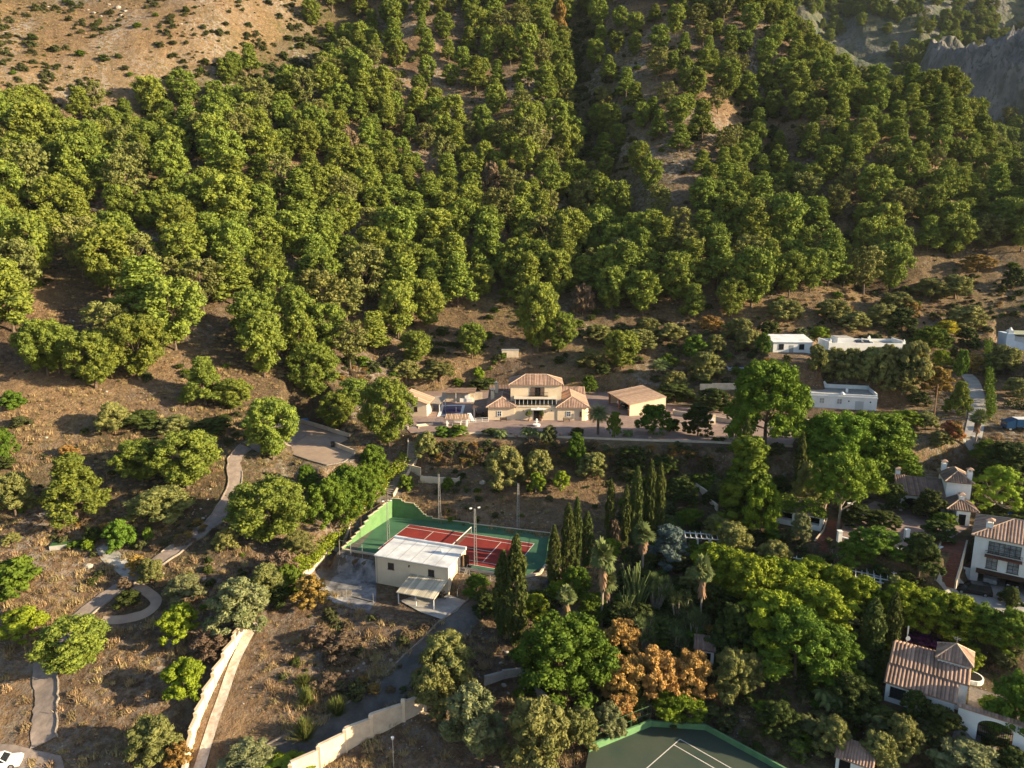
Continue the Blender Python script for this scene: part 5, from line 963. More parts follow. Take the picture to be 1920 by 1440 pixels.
crownproto('citrus', 4.5, 4.8, 1.0, 12, 10, .2, .075, 'dome', 64, .18, 'lime', .055, .85, nv=3, bark=M_palebark)
crownproto('gold_tree', 5, 5, .9, 13, 10, .19, .07, 'dome', 41, .17, 'gold', .05, .85, nv=2, jit=.9)
crownproto('orange_shrub', 4.5, 5, .4, 26, 8, .12, .055, 'dome', 50, .17, 'orange', .04, 1.25, nv=3, jit=1.0, elong=2.2, up=.8, core=.6)
crownproto('brown_shrub', 3, 4, .2, 10, 8, .2, .08, 'dome', 25, .17, 'brown', .06, .8, nv=2, jit=1, elong=3, nb=18)
crownproto('bush', 2.2, 3, .05, 8, 7, .24, .12, 'dome', 38, .20, 'scrub', .04, .85, nv=4)
crownproto('green_bush', 2.4, 3, .05, 9, 8, .23, .10, 'dome', 54, .17, 'bright', .04, .85, nv=3)
crownproto('dark_bush', 2.4, 3, .05, 9, 8, .23, .10, 'dome', 54, .17, 'dark', .04, .85, nv=2)
crownproto('yellow_tree', 6, 6, 2.5, 12, 10, .19, .075, 'flat', 64, .21, 'yellow', .05, .7, nv=1)
crownproto('red_bush', 4.5, 5, .3, 12, 10, .2, .08, 'dome', 64, .17, 'red', .04, .9, nv=1)
crownproto('purple_bush', 3, 5, .3, 12, 10, .2, .08, 'dome', 57, .17, 'purple', .04, .9, nv=1)
crownproto('blue_cedar', 7, 7, .6, 16, 10, .16, .06, 'cone', 51, .20, 'blue', .05, .5, nv=1, jit=.9, elong=2.2, bark=M_palebark)
crownproto('pepper', 7, 7, .8, 16, 10, .18, .07, 'dome', 64, .26, 'olive', .06, 1.3, nv=3, jit=.35, elong=2.6, up=1.2)
crownproto('sparse', 7.5, 7, 1.6, 14, 6, .2, .07, 'dome', 38, .21, 'lime', .06, .8, nv=1, bark=M_palebark, nb=30)
def f_cyp(i):
    rg = np.random.default_rng(900+i); H, Wd = 12.0, 2.5; n = 330
    u = rg.random(n)**.8; z = .25+u*(H-.35); R = Wd/2*np.clip(np.sin(np.pi*np.clip(u*.86+.12, 0, 1))**.7, .03, 1)*(1+.13*np.sin(u*23+i)); a = rg.random(n)*6.283; q = R*rg.uniform(.55, .98, n)
    c = np.stack([q*np.cos(a), q*np.sin(a), z], -1); r = np.stack([np.full(n, .20), np.full(n, .20), np.full(n, .48)], -1)*np.clip(1.15-u[:, None]*.65, .25, 1)
    me = leafmesh('cypress_crown', [leaves(c, r, 24, .24, .4, 2.0, 1.0, .2, rg)], ML['cypress'])
    t = MB().tube((0,0,-.5), (0,0,H*.7), .17, .05).build('t', M_bark); mt = t.data; bpy.data.objects.remove(t)
    return [('trunk', mt), ('crown', me)], H, Wd*1.22
proto('cypress', f_cyp, 4)
def frond_fan(b, o, d, L, rg):
    d = d.normalized(); side = d.cross(Vector((0,0,1)))
    if side.length < .1: side = Vector((1,0,0))
    side.normalize(); up = side.cross(d).normalized(); c = o+d*L*.5; b.tube(o, c, .03, .02, 3)
    k = 9; prev = None
    for j in range(k):
        a = (j/(k-1)-.5)*3.4; e = c+(d*math.cos(a)+side*math.sin(a))*L*.55+up*(-.16*L*abs(math.sin(a)))+Vector((0,0,-.18*L*rg.random())); w = (d*-math.sin(a)+side*math.cos(a))*L*.085
        m_ = c.lerp(e, .55); b.add([c, m_-w, e, m_+w], [(0,1,2,3)])
def frond_feather(b, o, d, L, rg, droop=1.0):
    d = Vector(d).normalized(); n = 8; p = Vector(o); side = d.cross(Vector((0,0,1))).normalized(); dirv = d.copy(); seg = L/n
    for j in range(n):
        q = p+dirv*seg; dirv = (dirv+Vector((0,0,-.17*droop))).normalized(); b.tube(p, q, .035*(1-j/n)+.01, n=3)
        ll = L*.26*math.sin(math.pi*(j+1.2)/(n+1.6))
        for k in range(3):
            s0 = p.lerp(q, k/3)
            for sg in (-1, 1):
                tip = s0+side*sg*ll+dirv*ll*.55+Vector((0,0,-.25*ll)); w = dirv*.045; b.add([s0-w, tip, s0+w*1.6], [(0,1,2)])
        p = q
def f_fanpalm(i):
    rg = np.random.default_rng(300+i); H = 9.0; b = MB(); o = Vector((0,0,H-1.2))
    for k in range(46):
        a = rg.uniform(0, 6.28); el = rg.uniform(-.55, 1.35); d = Vector((math.cos(a)*math.cos(el), math.sin(a)*math.cos(el), math.sin(el))); frond_fan(b, o+Vector((0,0,rg.uniform(-.3,.3))), d, rg.uniform(1.7, 2.4), rg)
    cr = b.build('c', ML['palm']).data; s = MB()
    for k in range(60):
        a = rg.uniform(0, 6.28); z = H-1.5-rg.uniform(0, 2.2); p = Vector((math.cos(a)*.2, math.sin(a)*.2, z)); e = p+Vector((math.cos(a)*rg.uniform(.4,.8), math.sin(a)*rg.uniform(.4,.8), -rg.uniform(.9,1.6))); w = Vector((-math.sin(a), math.cos(a), 0))*.28; s.add([p, p.lerp(e,.5)-w, e, p.lerp(e,.5)+w], [(0,1,2,3)])
    sk = s.build('s', ML['skirt']).data; t = MB().tube((0,0,-.5), (0,0,2.0), .26, .2, 8).tube((0,0,2.0), (0,0,H-1.2), .2, .16, 8).build('t', M_palebark).data
    for o_ in list(C.objects):
        if o_.name.split('.')[0] in ('c', 's', 't'): bpy.data.objects.remove(o_)
    return [('trunk', t), ('skirt', sk), ('crown', cr)], H+.9, 4.7
proto('fan_palm', f_fanpalm, 3)
def f_datepalm(i):
    rg = np.random.default_rng(330+i); H = 7.5; b = MB(); o = Vector((0,0,H-1.3))
    for k in range(64):
        a = k*2.4; el = 1.35-1.75*(k/64)**.9; frond_feather(b, o, (math.cos(a)*math.cos(el), math.sin(a)*math.cos(el), math.sin(el)), rg.uniform(2.6, 3.3), rg, 1.0)
    cr = b.build('c', ML['palm']).data; t = MB().tube((0,0,-.4), (0,0,H-1.2), .3, .26, 9).build('t', M_bark).data
    for o_ in list(C.objects):
        if o_.name.split('.')[0] in ('c', 't'): bpy.data.objects.remove(o_)
    return [('trunk', t), ('crown', cr)], H+1.2, 6.0
proto('date_palm', f_datepalm, 2)
def f_rosettes(kind):
    def f(i):
        rg = np.random.default_rng(360+i+len(kind)); b = MB(); t = MB(); n = {'yucca': 24, 'cycad': 1, 'banana': 6}[kind]
        for k in range(n):
            a = rg.uniform(0, 6.28); q = 0 if n == 1 else rg.uniform(.3, 2.2); z = {'yucca': rg.uniform(1.4, 4.2), 'cycad': .5, 'banana': rg.uniform(.4, 1.2)}[kind]; o = Vector((q*math.cos(a), q*math.sin(a), z))
            t.tube((q*.4*math.cos(a), q*.4*math.sin(a), -.3), o, .12, .09, 5)
            if kind == 'banana':
                for j in range(7): frond_feather(b, o, (math.cos(j*.9+a), math.sin(j*.9+a), 1.2), 2.0, rg, 1.6)
            elif kind == 'cycad':
                for j in range(26): frond_feather(b, o, (math.cos(j*2.4), math.sin(j*2.4), 1.3-.05*j), 1.25, rg, 1.2)
            else:
                for j in range(34):
                    aa = j*2.4; el = 1.4-1.9*j/34; d = Vector((math.cos(aa)*math.cos(el), math.sin(aa)*math.cos(el), math.sin(el))); e = o+d*1.15; w = d.cross(Vector((.1,.2,1))).normalized()*.1; b.add([o-w, e, o+w], [(0,1,2)])
        cr = b.build('c', ML['palm']).data; tr_ = t.build('t', M_palebark).data
        for o_ in list(C.objects):
            if o_.name.split('.')[0] in ('c', 't'): bpy.data.objects.remove(o_)
        return [('stem', tr_), ('leaves', cr)], {'yucca': 5.0, 'cycad': 1.6, 'banana': 2.8}[kind], {'yucca': 5.4, 'cycad': 2.3, 'banana': 5.0}[kind]
    return f
proto('yucca', f_rosettes('yucca'), 2); proto('cycad', f_rosettes('cycad'), 1); proto('banana', f_rosettes('banana'), 1)
def f_cactus(i):
    rg = np.random.default_rng(400+i); b = MB()
    for k in range(90):
        a = rg.uniform(0, 6.28); q = rg.uniform(0, 1.6); z = rg.uniform(.2, 3.2); p = Vector((q*math.cos(a)*.6, q*math.sin(a)*.6, z)); e = Vector((q*math.cos(a)*1.1, q*math.sin(a)*1.1, z+rg.uniform(1.0, 2.2))); b.tube(p, e, .10, .07, 5)
    for k in range(10): a = k*.7; b.tube((0,0,-.3), (math.cos(a)*.9, math.sin(a)*.9, 2.6), .2, .12, 6)
    me = b.build('c', mat('candelabra cactus skin', (.14,.17,.055), col2=(.09,.12,.04), scale=2, objrand=.1)).data
    for o_ in list(C.objects):
        if o_.name.split('.')[0] == 'c': bpy.data.objects.remove(o_)
    return [('branches', me)], 5.4, 4.6
proto('cactus', f_cactus, 2)
def f_tuft(i):
    rg = np.random.default_rng(430+i); b = MB()
    for k in range(420):
        a = rg.uniform(0, 6.28); el = rg.uniform(.25, 1.5); l = rg.uniform(1.0, 1.7); o = Vector((rg.uniform(-.3,.3), rg.uniform(-.3,.3), 0)); e = o+Vector((math.cos(a)*math.cos(el), math.sin(a)*math.cos(el), math.sin(el)))*l; w = Vector((-math.sin(a), math.cos(a), 0))*.04; b.add([o-w, e-w*.3, e+w*.3, o+w], [(0,1,2,3)])
    me = b.build('c', ML['grass']).data
    for o_ in list(C.objects):
        if o_.name.split('.')[0] == 'c': bpy.data.objects.remove(o_)
    return [('stems', me)], 1.6, 2.7
proto('tuft', f_tuft, 2)
NAME = dict(dome_pine='pine_tree', ivy_tree='ivy_covered_tree', pine='pine_tree', pine_tall='pine_tree', pine_grey='pine_tree', big_pine='pine_tree', cone_pine='pine_tree', umbrella_pine='umbrella_pine', broadleaf='broadleaf_tree', dense='broadleaf_tree', lime_tree='broadleaf_tree', dark_tree='broadleaf_tree',
  olive_tree='olive_tree', silver_tree='olive_tree', citrus='citrus_tree', gold_tree='golden_tree', orange_shrub='dry_shrub', brown_shrub='bare_shrub', bush='bush', green_bush='bush', dark_bush='bush', yellow_tree='yellow_tree', red_bush='flowering_shrub', purple_bush='flowering_shrub',
  blue_cedar='cedar_tree', pepper='weeping_tree', sparse='broadleaf_tree', cypress='cypress_tree', fan_palm='fan_palm', date_palm='palm_tree', yucca='yucca_clump', cycad='cycad', banana='broad_leaved_plant', cactus='cactus_clump', tuft='grass_tuft')
CATS = dict(pine_tree='pine tree', umbrella_pine='pine tree', cypress_tree='cypress', fan_palm='palm tree', palm_tree='palm tree', bare_shrub='shrub', dry_shrub='shrub', flowering_shrub='shrub', bush='bush', yucca_clump='plant', cycad='plant', broad_leaved_plant='plant', cactus_clump='cactus', grass_tuft='grass tuft')
def tree(kind, x, y, z, wd, ht, label=None, group=None, rz=None, vi=None):
    vs = PROTO[kind]; i = random.randrange(len(vs)) if vi is None else vi % len(vs); parts, H, Wd = vs[i]; nm = NAME[kind]
    rz = random.uniform(0, 6.28) if rz is None else rz
    if len(parts) == 1:
        r = link(nm, parts[0][1]); r.location = (x, y, z); r.rotation_euler = (0, 0, rz)
    else:
        r = empty(nm, (x, y, z), rz)
        for pn, me in parts: link(pn, me, r)
    r.scale = (wd/Wd, wd/Wd, ht/H); return tag(r, label, CATS.get(nm, 'tree'), group)
COUNT = []
def T(kind, px, row, w, hh, label, group=None, vi=None, rz=None):
    """tree with its foot on the ground seen at (px,row); w, hh are its width and height as they measure in the photo"""
    x, y, z = P(px, row); s = PPM((x, y, z)); wd = w/s; k = math.cos(math.atan2(-z, y)); ht = max(.5, (hh/s-wd*.35*math.sin(math.atan2(-z, y)))/k)
    COUNT.append((x, y, wd)); return tree(kind, x, y, z, wd, ht, label, group, rz, vi)
# ---------------------------------------------------------------- plants one by one: kind, foot px, foot row, width, height, label
PL = '''
big_pine|140|1262|122|112|big rounded yellow-green pine covering the bend of the pale path at the lower left
cone_pine|143|972|112|132|cone-shaped pine on dark ground left of the pale path, beside the wide double pine
big_pine|352|915|118|115|broad pale green pine in the clump between the bare slope and the curving path
big_pine|268|905|92|88|darker green pine hidden behind the left shoulder of the broad pale pine
olive_tree|300|975|105|72|yellowish olive bush at the foot of the broad pale pine
big_pine|508|1018|146|132|wide bright green pine between the curving path and the broadleaf thicket
big_pine|512|862|95|122|tall bright pine at the left corner of the walled grey parking yard
cone_pine|385|758|78|95|upright pine at the forest edge above the start of the pale path
big_pine|440|768|64|62|small round pine just right of the upright pine at the forest edge
big_pine|728|838|98|135|large pine leaning at the left side of the cream pool house
big_pine|632|806|68|76|shaded dark-bellied pine above the wall of the grey parking yard
pine|666|768|60|62|small round pine behind the two pines left of the pool house
broadleaf|700|900|62|70|small yellow-green tree at the right end of the parking yard wall
dense|612|985|85|95|glossy green broadleaf thicket, its lowest and leftmost mound
dense|650|965|95|100|glossy green broadleaf thicket, its widest mound beside the long hedge
dense|690|935|70|70|glossy green broadleaf thicket, its upper mound below the small yellow-green tree
broadleaf|577|920|38|52|young tree on a bare trunk outside the parking yard wall
silver_tree|450|1190|108|112|big silver-grey olive at the head of the sunlit boundary wall
silver_tree|348|1128|66|56|silvery round olive behind the two citrus trees
citrus|338|1202|74|76|dark green citrus tree with short trunk below the silvery round olive
citrus|350|1312|80|82|citrus tree on a bare leaning trunk close to the sunlit boundary wall
citrus|46|1196|84|64|flat yellow-green citrus at the left edge of the photo
green_bush|30|1110|92|72|large bright green bush cut by the left edge
olive_tree|292|1432|96|92|shaggy green-grey tree next to the foot of the boundary wall
gold_tree|338|1452|50|62|tan dry shrub at the lower right of the shaggy tree
olive_tree|284|1092|46|50|round olive-green shrub at the path junction
gold_tree|258|1078|38|42|tan leafless shrub leaning on the shrub at the path junction
green_bush|225|1024|56|54|dense dark green bush above the little side path
citrus|165|1034|24|24|small yellow-green bush beside the round concrete tank
dark_bush|176|1018|36|32|dark bush between the dense bush and the pale clearing
green_bush|278|1012|20|26|lonely tiny bush on bare earth right of the dense bush
olive_tree|425|1034|44|46|loose yellowish shrub right of the path below the wide bright pine
brown_shrub|392|1232|70|56|leafless brown shrub between the silver olive and the citrus trees
brown_shrub|235|1105|28|26|small dry brown shrub at the top of the path loop
dark_bush|242|1133|44|30|low dark bush inside the path loop
gold_tree|583|1140|64|66|golden dry tree at the left corner of the stained slab
olive_tree|503|1118|74|66|yellowish bush right above the big silver olive
brown_shrub|528|1085|62|58|dry pinkish-brown shrub between the wide pine and the hedge
green_bush|545|1108|52|56|bright green bush at the lower end of the long hedge
dark_bush|520|1128|50|36|dark bush in the shade beside the big silver olive
olive_tree|560|1040|60|50|olive shrub under the right side of the wide bright pine
olive_tree|30|968|78|88|brownish olive mass at the left edge left of the cone-shaped pine
gold_tree|128|858|34|26|small tan shrub on top of the slope behind the cone-shaped pine
broadleaf|8|862|48|62|yellow-green tree cut by the left edge above the brownish olive
olive_tree|216|812|62|62|pale round olive standing alone in the grassy clearing
olive_tree|333|812|66|38|yellowish low shrub above the broad pale pine
dark_bush|265|800|80|34|dark low scrub right of the pale round olive
green_bush|26|762|44|32|deep green bush in the dry clearing at the left edge
bush|38|800|34|22|pale shrub below the deep green bush at the left edge
dark_bush|400|815|60|36|dark shrub between the small round pine and the path start
olive_tree|23|1020|34|24|small pale shrub left of the round concrete tank
tuft|572|1285|40|28|grey-green tuft in the fenced field, farthest of the column of tufts
tuft|577|1322|46|42|bright green tuft in the fenced field right under the grey-green one
tuft|572|1386|56|48|largest bright green tuft in the fenced field beside the dark drive
tuft|634|1340|46|40|green tuft in the fenced field with a yellow top near the drive bend
bush|668|1305|44|34|dull green bush at the drive edge in the fenced field
brown_shrub|640|1222|80|42|low tangle of reddish-brown brush in the middle of the fenced field
brown_shrub|595|1212|60|38|brown brush pile left of the reddish-brown tangle
brown_shrub|625|1285|55|26|grey twiggy brush near the green tufts
silver_tree|468|1442|100|58|grey-green bush at the bottom edge right of the gravel track
citrus|530|1462|112|52|bright yellow-green crown at the bottom edge beside the lower wall
olive_tree|838|1285|112|108|tall dark olive over the drive below the court building
olive_tree|815|1338|74|92|yellow-tipped olive in front of the tall dark olive
silver_tree|886|1415|112|132|grey olive in front of the walled pit
olive_tree|1004|1452|122|145|broad olive at the bottom edge left of the lower court
olive_tree|1088|1400|66|78|middle olive of the row left of the lower court
silver_tree|1140|1380|62|64|small silvery olive at the corner of the lower court fence
brown_shrub|1053|1326|28|32|pinkish dry bush behind the row of olives
dense|1056|1300|188|160|huge vivid green tree with bumpy crown in the lower middle
orange_shrub|1165|1225|72|66|brownish-orange shrub behind the bright orange ones
orange_shrub|1170|1305|88|82|bright orange dry shrub touching the vivid green tree
orange_shrub|1232|1300|92|88|tallest bright orange dry shrub of the row
orange_shrub|1295|1300|82|84|orange dry shrub at the right end of the row
orange_shrub|1160|1338|70|50|brown and orange shrub low in front of the row
lime_tree|1265|1342|100|66|yellow-green bush in front of the orange row
olive_tree|1370|1305|76|92|green-brown bushy tree right of the orange row
olive_tree|1405|1290|60|70|greenish tall shrub under the lime-green mass
cypress|1038|1108|30|120|cypress right at the end wall of the red court, nearest to it
cypress|1064|1088|34|140|tall cypress behind the one at the red court's end wall
cypress|1080|1075|26|138|thin pointed cypress third from the red court
cypress|1100|1062|30|102|shorter cypress fourth from the red court
cypress|1143|1018|24|118|lone slim cypress with a brown creeper at its side
brown_shrub|1152|1022|22|52|brown creeper clinging beside the lone slim cypress
cypress|1172|1022|24|110|short cypress on the left of the tall dark group
cypress|1191|1020|30|142|left tall cypress of the dark group above the fan palms
cypress|1216|1016|30|150|highest cypress of the dark group above the fan palms
cypress|1234|1012|28|140|right tall cypress of the dark group above the fan palms
cypress|944|1190|46|152|left, broader cypress beside the steps of the court building
cypress|968|1205|52|192|pointed tallest cypress beside the steps of the court building
ivy_tree|1397|985|100|172|high ivy-covered tree between the drive and the garden building
cypress|1390|970|36|182|slender pointed top rising out of the ivy-covered tree
lime_tree|1425|1010|66|110|yellow-green lower flank of the ivy-covered tree
cypress|1495|945|26|132|thin cypress wrapped in ivy right of the ivy-covered tree
olive_tree|1510|960|52|96|hanging ivy mass at the right of the thin cypress
cypress|1632|1235|50|112|thick twin-topped cypress left of the tiled cottage
cypress|1668|1226|36|112|slimmer cypress between the twin-topped one and the tiled cottage
cypress|1893|1140|22|42|tiny cypress by the parked dark car
dark_bush|1893|1132|38|34|clipped round bush at the edge of the garage forecourt
fan_palm|1128|1172|54|160|fan palm with the highest head in the pair at the thicket's left
fan_palm|1136|1165|46|98|lower fan palm with a brown skirt under the highest one
fan_palm|1062|1185|46|88|fan palm peeping over the vivid green tree
fan_palm|1204|1075|52|96|fan palm at the foot of the tall dark cypress group
fan_palm|1312|1178|48|134|fan palm on a thin bare trunk over the dark garden
date_palm|1121|815|52|60|feathery palm at the right corner of the cream villa
date_palm|1236|712|46|42|palm with arched leaves on the slope above the carport
fan_palm|1827|845|38|80|slim palm beside the concrete track
broadleaf|1080|1128|62|72|round green tree between the fan palms and the cypresses
lime_tree|1048|1130|48|46|yellowish leafy shrub left of the round green tree
lime_tree|1142|1048|44|42|bright shrub at the foot of the lone slim cypress
blue_cedar|1254|1058|78|80|blue-grey cedar right of the highest fan palms
cactus|1190|1145|74|100|tall candelabra cactus clump behind the fan palms
cactus|1172|1165|54|72|lower candelabra cactus clump next to the brown palm skirt
yucca|1272|1165|64|70|big clump of spiky rosettes in the dark garden
yucca|1228|1140|60|72|clump of spiky rosettes behind the cactus
yucca|1210|1215|56|66|spiky rosettes above the orange shrubs, left clump
yucca|1268|1218|66|56|spiky rosettes above the orange shrubs, right clump
lime_tree|1258|1060|34|44|small yellow-green tree by the blue-grey cedar
lime_tree|1345|1110|100|96|lime-green tree at the left end of the big light green mass
olive_tree|1372|1055|72|82|greyish tree above the lime-green mass
olive_tree|1345|1010|56|50|olive-brown shrub below the wall of the sloping garden
lime_tree|1405|1150|118|120|lime-green tree at the top middle of the big light green mass
lime_tree|1462|1132|100|92|lime-green tree beside the white pergola's left end
olive_tree|1448|1080|66|72|grey-green tree between the garden building and the pergola
lime_tree|1440|1230|130|130|light green tree in the heart of the big mass
lime_tree|1530|1200|126|118|yellowish tree at the right end of the big mass
broadleaf|1490|1272|150|140|wide low-hanging green tree at the bottom of the big mass
broadleaf|1555|1268|104|104|green tree at the lower right flank of the big mass
dark_tree|1375|1230|78|104|dark grey-green tree in the shade below the big mass
lime_tree|1615|1150|66|72|leafy vine-like tree in front of the white pergola
lime_tree|1690|1172|88|88|yellow-green tree at the left of the row below the pergola
lime_tree|1738|1185|92|88|second yellow-green tree of the row below the pergola
lime_tree|1790|1195|92|86|third yellow-green tree of the row, below the parked dark car
broadleaf|1842|1208|84|82|green tree behind the tiled cottage's courtyard
broadleaf|1893|1225|88|90|green tree at the right end of the row
dark_tree|1588|1335|82|78|dark green tree in the shaded lawn left of the tiled cottage
banana|1555|1330|56|62|spiky broad-leaved plant among the shaded trees
dark_tree|1625|1330|52|48|dark rounded bush touching the cottage wall
dark_tree|1455|1378|76|70|round dark green shrub beside the lower court corner
olive_tree|1560|1415|68|72|grey-green shrub left of the tiled shed
olive_tree|1688|1415|66|76|dusky olive in front of the tiled cottage
dark_tree|1712|1342|46|52|dark shrub against the cottage front wall
olive_tree|1645|1442|68|70|dusky olive right of the tiled shed
dark_bush|1765|1372|62|52|round shaded bush by the arched gate
broadleaf|1900|1400|104|140|tall shaded tree cut by the right edge near the arched gate
silver_tree|1808|1458|120|78|pale olive at the bottom edge right of the tiled shed
dark_tree|1900|1462|80|64|dark bush in the lower right corner
citrus|1818|1258|46|48|cloud-pruned little tree in the cottage courtyard
purple_bush|1732|1210|66|32|purple bougainvillea behind the tiled cottage
dark_tree|1670|1275|60|56|dark shrub at the foot of the two cypresses
olive_tree|948|915|74|82|large pale olive on the bank below the villa
olive_tree|1008|900|50|62|yellowish olive right of the large pale one
citrus|1005|925|36|42|small citrus at the foot of the yellowish olive
citrus|1052|920|32|40|smaller citrus tree on the grassy bank
broadleaf|1080|880|36|72|upright yellow-green tree on the bank right of the citrus trees
olive_tree|1112|895|52|50|pale bush right of the upright yellow-green tree
dark_tree|1278|945|60|54|spreading dark green shrub above the sloping garden wall
dark_tree|1185|880|60|48|dark shrub on the shaded bank
dark_tree|1245|890|54|42|second dark shrub on the shaded bank
olive_tree|800|858|44|52|pale olive at the head of the stone stairs
green_bush|762|915|32|28|broad-leaved bush beside the stairs under the planting bed
green_bush|840|918|24|26|small leafy bush in front of the empty planting bed
banana|994|822|38|36|cream-flowered plant by the villa's front railing
banana|1015|826|32|34|cream-flowered plant right of the fountain
bush|1030|826|30|30|yellow-green shrub beside the cream-flowered plants
cycad|938|820|30|28|small dark rosette palm on the villa forecourt edge
dark_bush|1082|818|28|18|low dark shrub on the forecourt edge
broadleaf|1152|822|30|52|slim dark young tree on the forecourt edge
cycad|1177|818|22|22|tiny round-headed tree on the forecourt edge
dark_bush|918|814|30|12|short clipped hedge on the villa forecourt
green_bush|830|816|36|20|green shrubs under the little tiled pavilion, left group
green_bush|860|816|40|22|green shrubs under the little tiled pavilion, right group
broadleaf|1226|815|70|62|spreading green tree between the carport and the drive wall
dark_tree|1308|818|58|66|dark feathery tree on a thin trunk in front of the drive wall
dark_bush|1262|808|26|24|dark round bush on the drive edge
dark_tree|1265|755|80|40|dark hedge-like shrubs behind the spreading green tree
dark_tree|1335|770|70|46|dark shrubs behind the drive wall
dome_pine|1433|840|142|172|very large pine standing at the drive in front of the long white house
dome_pine|1568|892|128|128|rounded green crown left half of the wide pine group
dome_pine|1630|908|158|148|rounded green crown right half of the wide pine group
umbrella_pine|1572|995|126|156|umbrella pine on two thin trunks above the garden stairs
dome_pine|1550|868|104|100|green crown at the back of the wide pine group by the white house
citrus|1700|800|52|36|lime-yellow bush right of the long white house
red_bush|1782|828|46|44|pink and red bougainvillea beside the concrete track
olive_tree|1762|835|42|30|yellowish shrub below the pink bougainvillea
gold_tree|1755|745|58|62|golden-leaved tree above the concrete track
cone_pine|1797|778|46|66|olive-green conifer left of the concrete track
broadleaf|1800|712|26|58|thin bright green sapling at the top of the concrete track
gold_tree|1822|698|38|38|pale feathery shrub over the top of the concrete track
yellow_tree|1772|645|50|46|small tree with bright yellow crown
broadleaf|1740|660|72|52|leafy green tree below the bright yellow crown
lime_tree|1762|690|34|36|deep green shrub under the leafy green tree
dark_tree|1812|650|38|38|feathery dark green tree right of the yellow crown
pepper|1560|712|62|62|leftmost weeping tree of the screen before the stepped white house
pepper|1595|716|70|66|dark weeping tree, second in the screen before the stepped white house
pepper|1635|718|66|70|middle weeping tree of the screen before the stepped white house
pepper|1665|708|50|64|pale weeping tree, fourth in the screen before the stepped white house
pepper|1712|715|60|78|pale weeping tree at the right end of the screen
olive_tree|1690|740|60|56|olive tree on the earth bank under the weeping screen
olive_tree|1665|722|50|44|green shrub on the earth bank under the weeping screen
dark_tree|1700|712|50|50|dark shrub at the right foot of the weeping screen
olive_tree|1530|705|36|60|tan and green shaggy palm-like tree by the small white house
citrus|1535|640|40|30|yellow-green tree between the two upper white houses
dark_bush|1580|768|0|0|
olive_tree|1540|812|46|34|dusty shrub in front of the long white house
olive_tree|1735|805|40|36|dull green bush by the wooden pole
dark_tree|1722|760|40|30|dark shrub on the bank above the wooden pole
broadleaf|1870|960|0|0|
sparse|1865|965|90|100|sparse pale tree with visible branches left of the blue pool
dark_tree|1885|905|90|84|dark green tree at the right edge below the blue truck
broadleaf|1850|870|60|50|green shrub under the palm beside the track
dark_tree|1697|945|46|50|dark climbing plant on the arched house's front
dark_tree|1672|960|48|58|dark columnar shrubs left of the arched house's porch
dark_tree|1740|975|58|62|clipped dark green bushes on the terrace of the arched house
green_bush|1770|985|46|30|sunlit rounded shrub on the terrace corner of the arched house
broadleaf|1640|1045|90|66|vine spilling over the white terrace wall
dark_tree|1722|1075|72|82|ivy mound covering the terrace wall left of the brick stairs
silver_tree|1500|1015|36|56|grey-leaved tree in front of the planted-roof building
dark_bush|1470|1050|0|0|
gold_tree|1330|1200|30|30|small tan shrub in the garden shade
pine|885|672|52|70|dark rounded pine left of the small hillside hut
pine|780|682|64|66|broad dark pine on the slope behind the pool house
big_pine|1008|660|76|132|tallest pine standing alone behind the villa
big_pine|1048|660|64|78|lower pine leaning against the tallest one behind the villa
big_pine|1164|692|68|76|round pine above the carport roof
olive_tree|760|715|66|44|tan olive scrub above the pool house roof
olive_tree|825|712|66|36|pale scrub row behind the pool terrace
dark_bush|905|728|52|22|dark hedge behind the outdoor kitchen
citrus|897|715|22|28|small bright tree above the dark hedge
broadleaf|1103|738|32|36|fresh green shrub behind the palm at the villa
dark_bush|1130|703|28|22|dark round bush above the carport, left
olive_tree|1110|690|60|38|tan shrub between the villa roof and the round pine
olive_tree|1262|738|50|46|grey-green olive above the dark hedge-like shrubs
olive_tree|1322|712|68|56|round olive tree at the end of the retaining wall
green_bush|1300|668|46|42|dark green bush on the terraces above the carport
olive_tree|1215|625|44|30|pale bush on the terraces, far left
olive_tree|1340|665|40|40|yellowish shrub on the terraces near the small white house
olive_tree|1400|660|46|48|green shrub left of the small white house
citrus|1330|690|30|30|pale succulent clump on the terraces
broadleaf|1430|668|30|46|leafy shrub at the corner of the small white house
olive_tree|1600|618|60|36|olive scrub tree on the slope above the stepped white house
olive_tree|1650|612|60|44|brown-green tree above the stepped white house
dark_tree|1690|622|56|46|dark tree above the right end of the stepped white house
gold_tree|1700|600|44|40|tan tree on the dry slope right of centre
olive_tree|1790|560|60|46|feathery olive tree on the upper right slope
olive_tree|1745|560|66|40|dull olive crowns on the upper right slope
gold_tree|1832|510|60|34|tan shrubs at the forest edge, upper right
dark_tree|1900|540|40|40|dark round tree at the right edge below the forest
olive_tree|1810|620|70|50|brown-green tree by the dark track
olive_tree|1880|700|60|56|grey-green olives below the blue-white building
olive_tree|1905|745|50|40|grey olive at the right edge above the truck
olive_tree|1470|600|66|40|olive scrub beneath the forest edge left of the small white house
olive_tree|1385|640|60|46|yellow-brown shrub beneath the forest edge
olive_tree|1120|640|60|34|pale scrub right of the tall pines
olive_tree|1200|655|60|40|green scrub on the dry terrace
olive_tree|1260|640|56|36|rounded scrub on the dry terrace
gold_tree|1330|620|44|30|tan bush on the dry terrace
dark_tree|1440|640|46|40|dark scrub left of the small white house
dark_tree|1612|985|66|44|dark shrub on the garden terrace behind the vine
dark_tree|1655|992|60|40|dark low shrub in the middle of the garden terrace
broadleaf|1600|1060|70|56|leafy creeper over the left end of the white terrace wall
lime_tree|1520|1105|76|66|light green tree in front of the long white pergola
lime_tree|1570|1120|72|66|light green tree under the right part of the long white pergola
